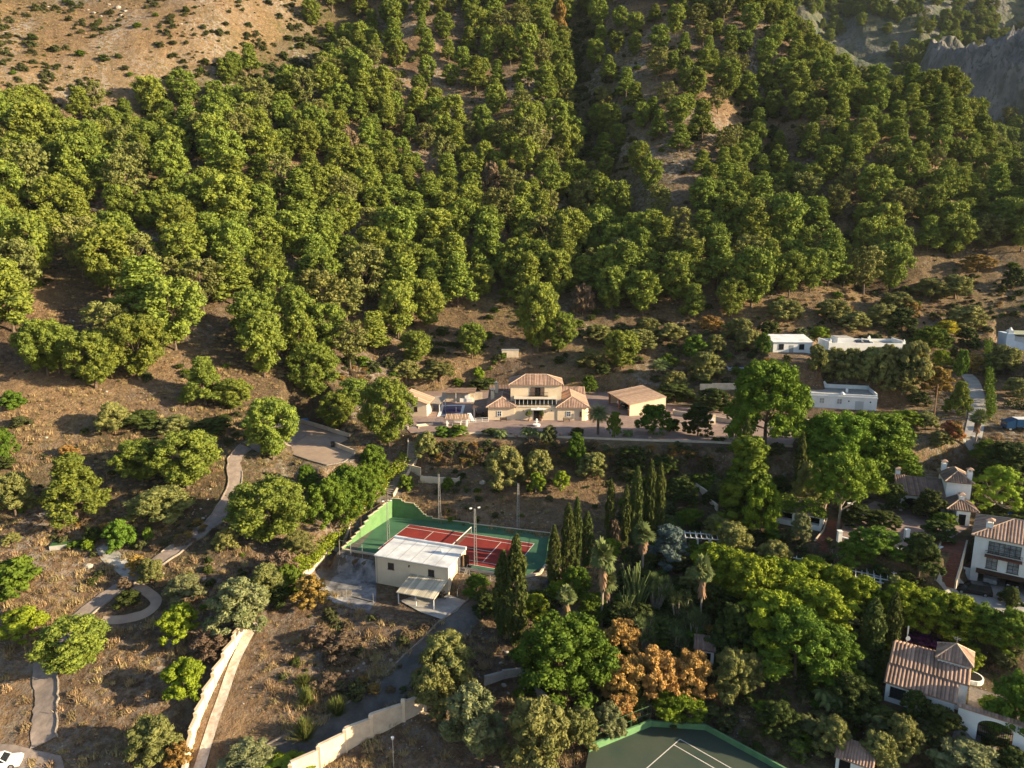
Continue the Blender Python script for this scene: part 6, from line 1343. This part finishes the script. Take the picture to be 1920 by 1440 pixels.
olive_tree|1680|1135|60|60|green vine tree over the square pergola
dark_tree|1760|1015|60|44|dark shrub at the head of the brick stairs
gold_tree|1050|72|26|62|dead rust-coloured pine standing in the dark ravine
brown_shrub|122|262|40|52|grey dead tree among the pines high on the left
brown_shrub|655|300|44|52|grey leafless tree in the middle of the forest
brown_shrub|920|372|40|64|tall grey leafless tree in the forest above the villa
brown_shrub|1092|590|44|60|grey-brown dead tree at the lower forest edge
brown_shrub|1072|452|50|60|brownish dead tree at the foot of the ravine
dark_tree|1200|1190|70|62|dark leafy shrub under the rosettes and fan palms
broadleaf|1110|1165|56|60|green shrub filling the gap between fan palms
dark_tree|1160|1180|60|56|dark shrub at the feet of the fan palm pair
dark_tree|1330|1160|70|70|dark shrub right of the thin-trunked fan palm
olive_tree|1300|1120|60|60|dull green tree behind the thin-trunked fan palm
dark_tree|1240|1200|64|50|dark foliage in front of the spiky rosettes
yucca|1300|1200|70|66|clump of spiky rosettes by the tiny white hut
yucca|1180|1190|60|60|spiky rosettes next to the brown palm skirts
dark_tree|1010|1150|60|50|dark shrub between the pointed cypress and the fan palm
lime_tree|1003|1165|50|56|sprawling yellow-green shrub behind the vivid green tree
dark_tree|915|1150|56|44|dark shrub in the shade left of the broad cypress
broadleaf|895|1118|52|46|feathery light green shrub beside the court stairs
dark_tree|1345|1240|70|60|dark bush right of the tiny white hut
olive_tree|1680|590|60|44|dull green scrub tree on the dry slope at the right
olive_tree|1560|600|60|40|grey-green scrub tree on the dry slope above the white houses
pine|110|700|84|100|pine at the lower left rim of the forest
big_pine|90|705|92|112|left big pine of the group above the grassy clearing
big_pine|180|728|96|112|middle big pine of the group above the grassy clearing
big_pine|262|712|104|128|right big pine of the group above the grassy clearing
big_pine|590|748|92|110|leafy pine at the forest edge above the parking yard
'''
for ln in PL.strip().split('\n'):
    k, px, row, w, hh, lab = ln.split('|')
    if float(w) < 1: continue
    T(k, float(px), float(row), float(w), float(hh), lab)
# two columnar hedges and the long hedge beside the stairs: puffs strung along a line
def hedge(name, line, wd, ht, lm, label, cat='hedge', n=26):
    L_ = []
    for a, b in zip(line[:-1], line[1:]):
        k = max(2, int(math.hypot(b[0]-a[0], b[1]-a[1])/.45))
        for i in range(k): L_.append((a[0]+(b[0]-a[0])*i/k, a[1]+(b[1]-a[1])*i/k))
    cs, rs = [], []
    for x, y in L_:
        z = h(x, y)
        for j in range(3):
            hh = ht*rng.uniform(.75, 1.15); cs.append((x+rng.uniform(-.5,.5)*wd*.6, y+rng.uniform(-.5,.5)*wd*.6, z+hh*(.25+.25*j))); rs.append((wd*.32, wd*.32, ht*.22))
    o = link(name, leafmesh(name, [leaves(np.array(cs), np.array(rs), n, .24)], ML[lm])); return tag(o, label, cat)
hedge('hedge', GP([(758,868),(735,895),(712,922),(685,952),(655,985),(625,1018),(600,1045),(575,1070),(548,1092),(520,1110)]), 2.8, 2.4, 'lime', 'long bright hedge running down beside the stone stairs and strip')
hedge('hedge', GP([(1850,655),(1852,700),(1855,745),(1856,790)]), 1.9, 4.0, 'bright', 'tall narrow hedge along the right side of the concrete track')
hedge('hedge', GP([(1885,765),(1930,768),(1990,770)]), 2.0, 2.4, 'dark', 'clipped dark hedge behind the blue truck at the right edge')
hedge('hedge', GP([(1338,826),(1362,828)]), 1.0, .8, 'dark', 'low clipped hedge at the drive front wall', n=20)
hedge('hedge', GP([(760,652),(810,648),(862,650)]), 1.0, 1.4, 'dark', 'dark green mesh-like hedge on the slope above the pool')
# ---------------------------------------------------------------- the pine forest
BOT = [(-300,600),(-20,640),(30,712),(110,722),(200,742),(310,722),(345,640),(430,690),(520,735),(620,745),(655,700),(700,665),(760,640),(820,620),(870,575),(960,575),(1090,585),(1200,592),(1330,600),(1420,612),(1500,572),(1600,560),(1690,535),(1710,490),(1800,482),(1920,480),(2200,480)]
bx = [P(a, b)[:2] for a, b in BOT]
def hole(px, row, rx, ry):
    x, y, z = P(px, row); s = PPM((x, y, z)); _, y1, _ = P(px, row+ry); _, y2, _ = P(px, row-ry); return (x, y, rx/s, max(4, (y2-y1)/2))
HOLES = [hole(*a) for a in ((255,475,68,40),(345,345,70,28),(120,500,60,30),(160,600,60,50),(400,640,60,35),(540,185,70,30),(670,60,60,22),(1085,130,26,110),(1095,290,14,50),(1180,235,50,18),(1170,330,40,30),(1255,330,40,50),(1260,440,45,18),
   (1340,250,40,26),(1470,250,24,40),(1500,330,18,40),(1620,470,40,26),(560,80,90,50),(860,215,45,16),(850,60,30,18),(770,90,50,16),(250,640,0,0),(700,640,30,20),(480,600,30,24),(1000,500,0,0),(1550,110,30,12),(1130,560,0,0),(1300,130,36,14),(1180,150,50,24))]
SPARSE = [hole(*a) for a in ((760,110,170,80),(900,180,120,60),(1180,120,120,110),(1230,330,110,100),(540,120,120,70),(420,215,90,30),(1340,200,80,40))]
TOPS = [P(a, b)[:2] for a, b in ((-300,275),(0,245),(60,232),(180,205),(260,214),(330,212),(390,190),(400,150),(480,130),(520,120),(560,100),(590,40),(620,5))]
def forest_w(x, y, z):
    px = 960+FPX*x/(y*CP-z*SP)
    v = [b[0]/b[1] for b in bx]; yb = np.interp(x/y, v, [b[1] for b in bx])
    if y < yb: return 0
    vt = [b[0]/b[1] for b in TOPS]
    if x/y < vt[-1] and y > np.interp(x/y, vt, [b[1] for b in TOPS]): return 0
    for cx, cy, rx, ry in HOLES:
        if rx > 0 and ((x-cx)/rx)**2+((y-cy)/ry)**2 < 1: return 0
    for cx, cy, rx, ry in SPARSE:
        if ((x-cx)/rx)**2+((y-cy)/ry)**2 < 1: return .36
    return 1
cell = {}; FT = []
for x, y, wd in COUNT: cell.setdefault((int(x//8), int(y//8)), []).append((x, y, max(5, wd*.75)))
fr = np.random.default_rng(21)
for it in range(26000):
    y = 150+(fr.random()**.8)*330; vv = fr.uniform(-.86, .92); x = vv*y; z = h(x, y); w = forest_w(x, y, z)
    if w == 0 or (y > 470): continue
    sz = fr.uniform(6.5, 11.8) if y > 260 else fr.uniform(8, 13.2)*(.94 if y > 260 else 1); mind = sz*(.66 if y < 260 else .72)/(w**.5); ci, cj = int(x//8), int(y//8)
    if any(math.hypot(x-a, y-b) < max(mind, c*.6) for i in (-1,0,1) for j in (-1,0,1) for a, b, c in cell.get((ci+i, cj+j), [])): continue
    cell.setdefault((ci, cj), []).append((x, y, sz)); FT.append((x, y, z, sz))
FT = [t for t in FT if tz(-90) > t[2]/t[1]]                       # what the photo can show
FT.sort(key=lambda t: -t[3]/t[1]*(abs(t[0]/t[1]) < .76))
kinds = ['pine']*12+['pine_tall']*6+['pine_grey']*3
near_t = [t for t in FT if abs(t[0]/t[1]) < .78][:262]
LMK = [(140,'near the left edge'),(300,'above the grassy clearing'),(440,'above the upright rim pine'),(580,'above the path start'),(720,'above the parking yard'),(860,'above the pool house'),(1000,'above the villa\'s left half'),(1140,'above the villa\'s right half'),(1300,'above the carport'),(1440,'above the villa drive'),(1600,'above the small white house'),(1760,'above the stepped white house'),(9999,'near the right edge')]
ORD = ['lowest','second','third','fourth','fifth','sixth','seventh','eighth','ninth','tenth','eleventh','twelfth','thirteenth','fourteenth']
colz = {}
for t in near_t:
    px = 960+FPX*t[0]/(t[1]*CP-t[2]*SP); k = next(i for i, (a, _) in enumerate(LMK) if px < a); rw = 720-FPX*(t[1]*SP+t[2]*CP)/(t[1]*CP-t[2]*SP); colz.setdefault(k, []).append((rw, px, t))
for k, lst in colz.items():
    lst.sort(key=lambda q: -q[0])
    for r in range(0, len(lst), 3):
        ch = sorted(lst[r:r+3], key=lambda q: q[1])
        for m, (rw, px, (x, y, z, sz)) in enumerate(ch):
            kd = kinds[int(fr.integers(len(kinds)))]; side = ['left', 'middle', 'right'][m] if len(ch) == 3 else ['left', 'right'][m] if len(ch) == 2 else 'single'
            tree(kd, x, y, z-.1, sz, fr.uniform(1.2, 1.6)*sz, {'pine': 'rounded', 'pine_tall': 'pointed', 'pine_grey': 'grey-green'}[kd]+' pine '+LMK[k][1]+', '+ORD[r//3]+' forest row, '+side+' one', 'pines of the hillside forest', rz=fr.uniform(0, 6.28))
rest = [t for t in FT if t not in near_t]
def scatter(name, pts_, sources, kind, mats=None, cat=None, label=None):
    """one 'stuff' object: a point cloud whose points carry real plants (instances of built ones)"""
    me = bpy.data.meshes.new(name); n = len(pts_)
    me.vertices.add(n); me.vertices.foreach_set('co', np.array([p[:3] for p in pts_], np.float32).ravel())
    for an, ty, vals in (('rot', 'FLOAT', [p[3] for p in pts_]), ('which', 'INT', [p[6] for p in pts_])):
        a = me.attributes.new(an, ty, 'POINT'); a.data.foreach_set('value', vals)
    a = me.attributes.new('scl', 'FLOAT_VECTOR', 'POINT'); a.data.foreach_set('vector', np.array([(p[4], p[4], p[5]) for p in pts_], np.float32).ravel())
    me.update(); o = link(name, me); g = bpy.data.node_groups.new(name, 'GeometryNodeTree'); N = g.nodes.new; lk = g.links.new
    g.interface.new_socket('Geometry', in_out='INPUT', socket_type='NodeSocketGeometry'); g.interface.new_socket('Geometry', in_out='OUTPUT', socket_type='NodeSocketGeometry')
    gi, go = N('NodeGroupInput'), N('NodeGroupOutput'); gti = N('GeometryNodeGeometryToInstance')
    for parts in sources[::-1]:
        jn = N('GeometryNodeJoinGeometry')
        for so in parts:
            oi = N('GeometryNodeObjectInfo'); oi.inputs['Object'].default_value = so; oi.transform_space = 'ORIGINAL'; lk(oi.outputs['Geometry'], jn.inputs[0])
        lk(jn.outputs[0], gti.inputs[0])
    ip = N('GeometryNodeInstanceOnPoints'); lk(gi.outputs[0], ip.inputs['Points']); lk(gti.outputs[0], ip.inputs['Instance']); ip.inputs['Pick Instance'].default_value = True
    def attr(nm, ty):
        a = N('GeometryNodeInputNamedAttribute'); a.data_type = ty; a.inputs['Name'].default_value = nm; return a.outputs['Attribute']
    lk(attr('which', 'INT'), ip.inputs['Instance Index']); cx = N('ShaderNodeCombineXYZ'); lk(attr('rot', 'FLOAT'), cx.inputs[2]); lk(cx.outputs[0], ip.inputs['Rotation']); lk(attr('scl', 'FLOAT_VECTOR'), ip.inputs['Scale'])
    lk(ip.outputs[0], go.inputs[0]); md = o.modifiers.new('scatter', 'NODES'); md.node_group = g; o['kind'] = 'stuff'
    if label: o['label'] = label; o['category'] = cat
    return o
# source plants are real ones that already stand in the scene
def srcs(mesh_prefix, nvar):
    out = []
    for parts, H, Wd in PROTO[mesh_prefix][:nvar]:
        obs = [next((o for o in C.objects if o.type == 'MESH' and o.data == me), None) for _, me in parts]
        if all(obs): out.append((obs, H, Wd))
    return out
SP_ = srcs('pine', 7)+srcs('pine_tall', 5)+srcs('pine_grey', 3)
fp = []
for x, y, z, sz in rest:
    i = int(fr.integers(len(SP_))); s = sz/SP_[i][2]; fp.append((x, y, z-.1, fr.uniform(0, 6.28), s, sz*fr.uniform(1.2, 1.55)/SP_[i][1], i))
scatter('forest', fp, [s[0] for s in SP_], 'stuff', label='the rest of the pine forest climbing the upper hillside', cat='forest')
print('forest', len(near_t), len(rest))
# a dry grass tuft and a boulder: real single ones, repeated as ground cover
def f_dry(i):
    rg = np.random.default_rng(470+i); b = MB()
    for k in range(90):
        a = rg.uniform(0, 6.28); el = rg.uniform(.3, 1.4); o = Vector((rg.normal()*.28, rg.normal()*.28, 0)); e = o+Vector((math.cos(a)*math.cos(el), math.sin(a)*math.cos(el), math.sin(el)))*rg.uniform(.3, .6); w = Vector((-math.sin(a), math.cos(a), 0))*.045; b.add([o-w, e, o+w], [(0,1,2)])
    o_ = b.build('c', ML['straw']); me = o_.data; bpy.data.objects.remove(o_); return [('blades', me)], .5, 1.2
def f_rock(i):
    rg = np.random.default_rng(480+i); v = CORE*np.array([1, .8, .55])*(1+fbm(CORE[:, 0]*3+i*9+5, CORE[:, 1]*3+CORE[:, 2]*2+5, 1.0, 90)[:, None]*.35); return [('stone', meshnp('stone', v*.5, np.arange(len(v)).reshape(-1, 4), M_rockm))], .55, 1.0
M_rockm = mat('pale limestone', (.42,.38,.33), col2=(.28,.25,.215), scale=3, objrand=.2); ML['straw'] = LM('dry grass blades', (.40,.29,.16), (.26,.18,.10), ob=.3, tr=.1)
proto('dry_grass', f_dry, 2); proto('stone', f_rock, 3); NAME.update(dry_grass='dry_grass_tuft', stone='boulder'); CATS.update(dry_grass_tuft='grass tuft', boulder='boulder')
def cover(name, kinds_, labs, n, dens, smin, smax, label, cat, zo=0):
    src = []
    for i, (kd, lab, pp) in enumerate(labs): x, y, z = P(*pp); t_ = tree(kd, x, y, z, 1.6, .9, lab, vi=i); src.append(([t_], PROTO[kd][i % len(PROTO[kd])][1], PROTO[kd][i % len(PROTO[kd])][2]))
    N_ = n; y = 72+(fr.random(N_)**1.25)*330; x = fr.uniform(-.8, .82, N_)*y; w = dens(x, y)
    k = fr.random(N_) < w
    for pl_ in [q for q, z, w_ in PADS if z is not None]: k &= ~inpoly(x, y, pl_)
    for l_ in (pl, gt, dr, trk, pk): k &= segdist(x, y, [p[:2] for p in l_]) > 1.7
    x, y = x[k], y[k]; z = hraw(x, y)+zo; s_ = smin+(smax-smin)*fr.random(len(x))**3
    scatter(name, [(a, b, c, r, q/1.1, q/1.1, i) for a, b, c, r, q, i in zip(x, y, z, fr.uniform(0, 6.28, len(x)), s_, fr.integers(0, len(src), len(x)))], [q[0] for q in src], 'stuff', label=label, cat=cat)
def dgrass(x, y): return np.clip(.45+1.6*fbm(x, y, 16, 81), .05, 1)*np.where((x/y > .2) & (y < 135), .12, 1)
def drock(x, y): return np.clip(1.9*fbm(x, y, 12, 83)-.05, .03, 1)*np.where((x/y > .2) & (y < 135), .2, 1)
cover('dry_grass', None, [('dry_grass', 'tuft of dry straw grass beside the white gravel track', (505,1290)), ('dry_grass', 'tuft of dry straw grass near the fenced field middle', (545,1240))], 60000, dgrass, .5, 1.7, 'dry grass covering the slopes in tufts', 'grass')
cover('stones', None, [('stone', 'pale boulder on the bare ground left of the curving path', (165,1062)), ('stone', 'pale boulder lying right of the loop path', (330,1250)), ('stone', 'pale boulder on the bank under the villa', (905,905))], 16000, drock, .15, .9, 'loose pale stones scattered over the slopes', 'stones', -.05)
for k_, (a_, b_, s_) in enumerate(((222,14,3.4),(236,20,2.4),(205,8,2.2),(176,24,2.8),(190,30,2.0),(166,18,1.8),(250,30,1.6),(228,28,2.0),(90,12,1.8),(340,44,1.6))):
    x, y, z = P(a_, b_); tree('stone', x, y, z-.3, s_*.95, s_*.55, 'pale rock of the outcrop high on the bare upper-left slope', 'pale rocks of the outcrop on the bare slope', vi=k_)
# dense scrub of the hillside and of the gully bottoms
bs = [(me, H, W_) for parts, H, W_ in PROTO['bush'] for _, me in parts]
BS = []
for k, kd in enumerate(('bush', 'bush', 'green_bush', 'dark_bush')):
    parts, H, W_ = PROTO[kd][k % len(PROTO[kd])]; x, y, z = P(60+k*45, 88+k*9)
    tr_ = tree(kd, x, y, z, 4, 2.4, ['round dark shrub highest on the bare slope at the upper left', 'olive shrub on the bare slope, second from the left', 'green shrub on the bare slope casting a long shadow', 'dark shrub on the bare slope nearest the gully'][k], vi=k)
    BS.append(([o for o in tr_.children], H, W_))
sc = []; KB = None
def scrub(n, y0, y1, v0, v1, smin, smax, fn):
    for _ in range(n):
        y = fr.uniform(y0, y1); x = fr.uniform(v0, v1)*y; w = fn(x, y)
        if fr.random() > w: continue
        s = smin+(smax-smin)*fr.random()**2.5; i = int(fr.integers(len(BS))) if KB is None else int(fr.integers(2)); sc.append((x, y, h(x, y)-.1, fr.uniform(0, 6.28), s/BS[i][2], s*fr.uniform(.45, .75)/BS[i][1], i))
gl1, gl3 = G1, G3
def wf(x, y):
    d = float(min(segdist(np.array(x), np.array(y), gl1), segdist(np.array(x), np.array(y), gl3)))
    b = inpoly(np.array(x), np.array(y), BARE); c = .35+1.3*float(fbm(np.array(x), np.array(y), 22, 61))
    return max(1.0*math.exp(-(d/17)**2), (.16 if b else .42)*max(.15, c))
scrub(14000, 175, 430, -.8, .85, .9, 4.2, wf)
for ln_, rad_, nn_ in ((G3, 15, 420), (G1, 11, 260), (G2, 9, 120)):
    for _ in range(nn_):
        k_ = int(fr.integers(len(ln_)-1)); t_ = fr.random(); a_, b_ = ln_[k_], ln_[k_+1]; x = a_[0]+(b_[0]-a_[0])*t_+fr.normal()*rad_*.6; y = a_[1]+(b_[1]-a_[1])*t_+fr.normal()*rad_*.6; s = fr.uniform(1.6, 4.6); i = [0, 1, 3, 3][int(fr.integers(4))]
        sc.append((x, y, h(x, y)-.2, fr.uniform(0, 6.28), s/BS[i][2], s*fr.uniform(.6, .9)/BS[i][1], i))
KB = [0, 1]
scrub(9000, 215, 400, -.8, -.2, .4, 3.4, lambda x, y: max(.05, .35+2.2*float(fbm(np.array(x), np.array(y), 14, 63))) if inpoly(np.array(x), np.array(y), BARE) else 0)
KB = None
def wl(x, y):                                                     # lower left slopes
    c = float(fbm(np.array(x), np.array(y), 14, 71)); return .42*max(0.04, c+.1)*(1 if y > 92 else .3)
scrub(5200, 80, 175, -.8, -.27, .4, 2.6, wl)
def wm(x, y): return .5*max(.1, .4+1.5*float(fbm(np.array(x), np.array(y), 12, 73)))
scrub(1500, 173, 220, -.25, .75, .8, 3.4, wm)
scrub(500, 118, 138, -.13, .3, .5, 1.8, wm)
def wr(x, y): return .55 if not any(z is not None and inpoly(np.array(x), np.array(y), pl_) for pl_, z, w in PADS) else 0
PP = [pl_ for pl_, z, w in PADS if z is not None]
scrub(3800, 72, 132, .16, .78, .6, 4.0, wr)
sc = [q for q in sc if not any(inpoly(np.array(q[0]), np.array(q[1]), pl_) for pl_ in PP) and min(float(segdist(np.array(q[0]), np.array(q[1]), [p[:2] for p in l_])) for l_ in (pl, gt, dr, trk, pk)) > 2.6]
scatter('scrub', sc, [b[0] for b in BS], 'stuff', label='low wild scrub and undergrowth over the slopes', cat='scrub')
for r, rg_ in PEND:
    c = np.array([(rg_.normal()*.22, rg_.normal()*.22, 1.75+rg_.normal()*.2) for _ in range(14)]); link('crown', leafmesh('topiary_crown', [cores(c, np.full((14,3), .38)), leaves(c, np.full((14,3), .4), 30, .14)], ML['dark']), r)
# creeper covering the roof of the garden building
a_ = GBR.rotation_euler.z; cs = []
for _ in range(150):
    u, v_ = rng.uniform(-.3, 9.3), rng.uniform(-.3, 4.8); cs.append((GBR.location.x+u*math.cos(a_)-v_*math.sin(a_), GBR.location.y+u*math.sin(a_)+v_*math.cos(a_), GBR.location.z+2.75+v_*.22))
tag(link('creeper', leafmesh('creeper', [leaves(np.array(cs), np.full((150,3), .5)*np.array([1,1,.5]), 34, .26)], ML['bright'])), 'green creeper spread over the roof of the low white garden building', 'creeper')
# pines of the far mountain
mx, my, mz, mr = MTN; fv = []
for _ in range(16000):
    j = int(fr.integers(0, mx.shape[0]*.75)); i = int(fr.integers(0, mx.shape[1])); x, y, z = mx[j, i], my[j, i], mz[j, i]; x += fr.uniform(-1.5, 1.5); y += fr.uniform(-1.5, 1.5)
    if y > 900 or x/y < .3 or x/y > .95: continue
    f_ = float(fbm(np.array(x), np.array(y), 40, 91))+.1
    if mr[j, i] > .35 or fr.random() > .25+1.2*f_: continue
    k = int(fr.integers(len(SP_))); s = fr.uniform(6, 11); fv.append((x, y, z-.3, fr.uniform(0, 6.28), s/SP_[k][2], s*1.3/SP_[k][1], k))
scatter('distant_forest', fv, [s[0] for s in SP_], 'stuff', label='pine wood on the far mountain behind the ridge', cat='forest')

# dry brush matted over the bank below the villa forecourt and in the fenced field
DS = []
for kd in ('brown_shrub', 'gold_tree', 'bush'):
    parts, H, W_ = PROTO[kd][0]; obs = [next((o for o in C.objects if o.type == 'MESH' and o.data == me_), None) for _, me_ in parts]
    if all(obs): DS.append((obs, H, W_))
bp = []
for (pa, pb, ra, rb, nn) in ((800, 1120, 832, 872, 420), (1120, 1330, 838, 890, 90), (560, 800, 1130, 1300, 45), (640, 700, 690, 730, 40), (1130, 1440, 600, 700, 160), (100, 420, 980, 1030, 60), (1550, 1900, 520, 600, 150)):
    for _ in range(nn):
        x, y, z = P(fr.uniform(pa, pb), fr.uniform(ra, rb)); i = int(fr.choice(len(DS), p=[.55, .2, .25] if len(DS) == 3 else None)); s = fr.uniform(.7, 2.2)
        if any(inpoly(np.array(x), np.array(y), pl_) for pl_ in PP): continue
        bp.append((x, y, z-.15, fr.uniform(0, 6.28), s/DS[i][2], s*fr.uniform(.4, .7)/DS[i][1], i))
scatter('dry_brush', bp, [q[0] for q in DS], 'stuff', label='matted dry brown brush on the bank below the villa and in the field', cat='brush')
# ---------------------------------------------------------------- the air
hz = MB().box(-900, -3, -90, 1500, 1200, 420).build('haze', None) if False else None
me = bpy.data.meshes.new('haze'); b_ = MB().box(-900, -3, -90, 1500, 1200, 420); me.from_pydata(b_.v, [], b_.f); hz = link('haze', me); hz['kind'] = 'stuff'
mh = bpy.data.materials.new('haze air'); mh.use_nodes = True; n_ = mh.node_tree; n_.nodes.remove(n_.nodes['Principled BSDF']); pv_ = n_.nodes.new('ShaderNodeVolumePrincipled')
pv_.inputs['Color'].default_value = (.72, .84, 1, 1); pv_.inputs['Density'].default_value = .00003; pv_.inputs['Anisotropy'].default_value = .1
n_.links.new(pv_.outputs[0], n_.nodes['Material Output'].inputs['Volume']); me.materials.append(mh)
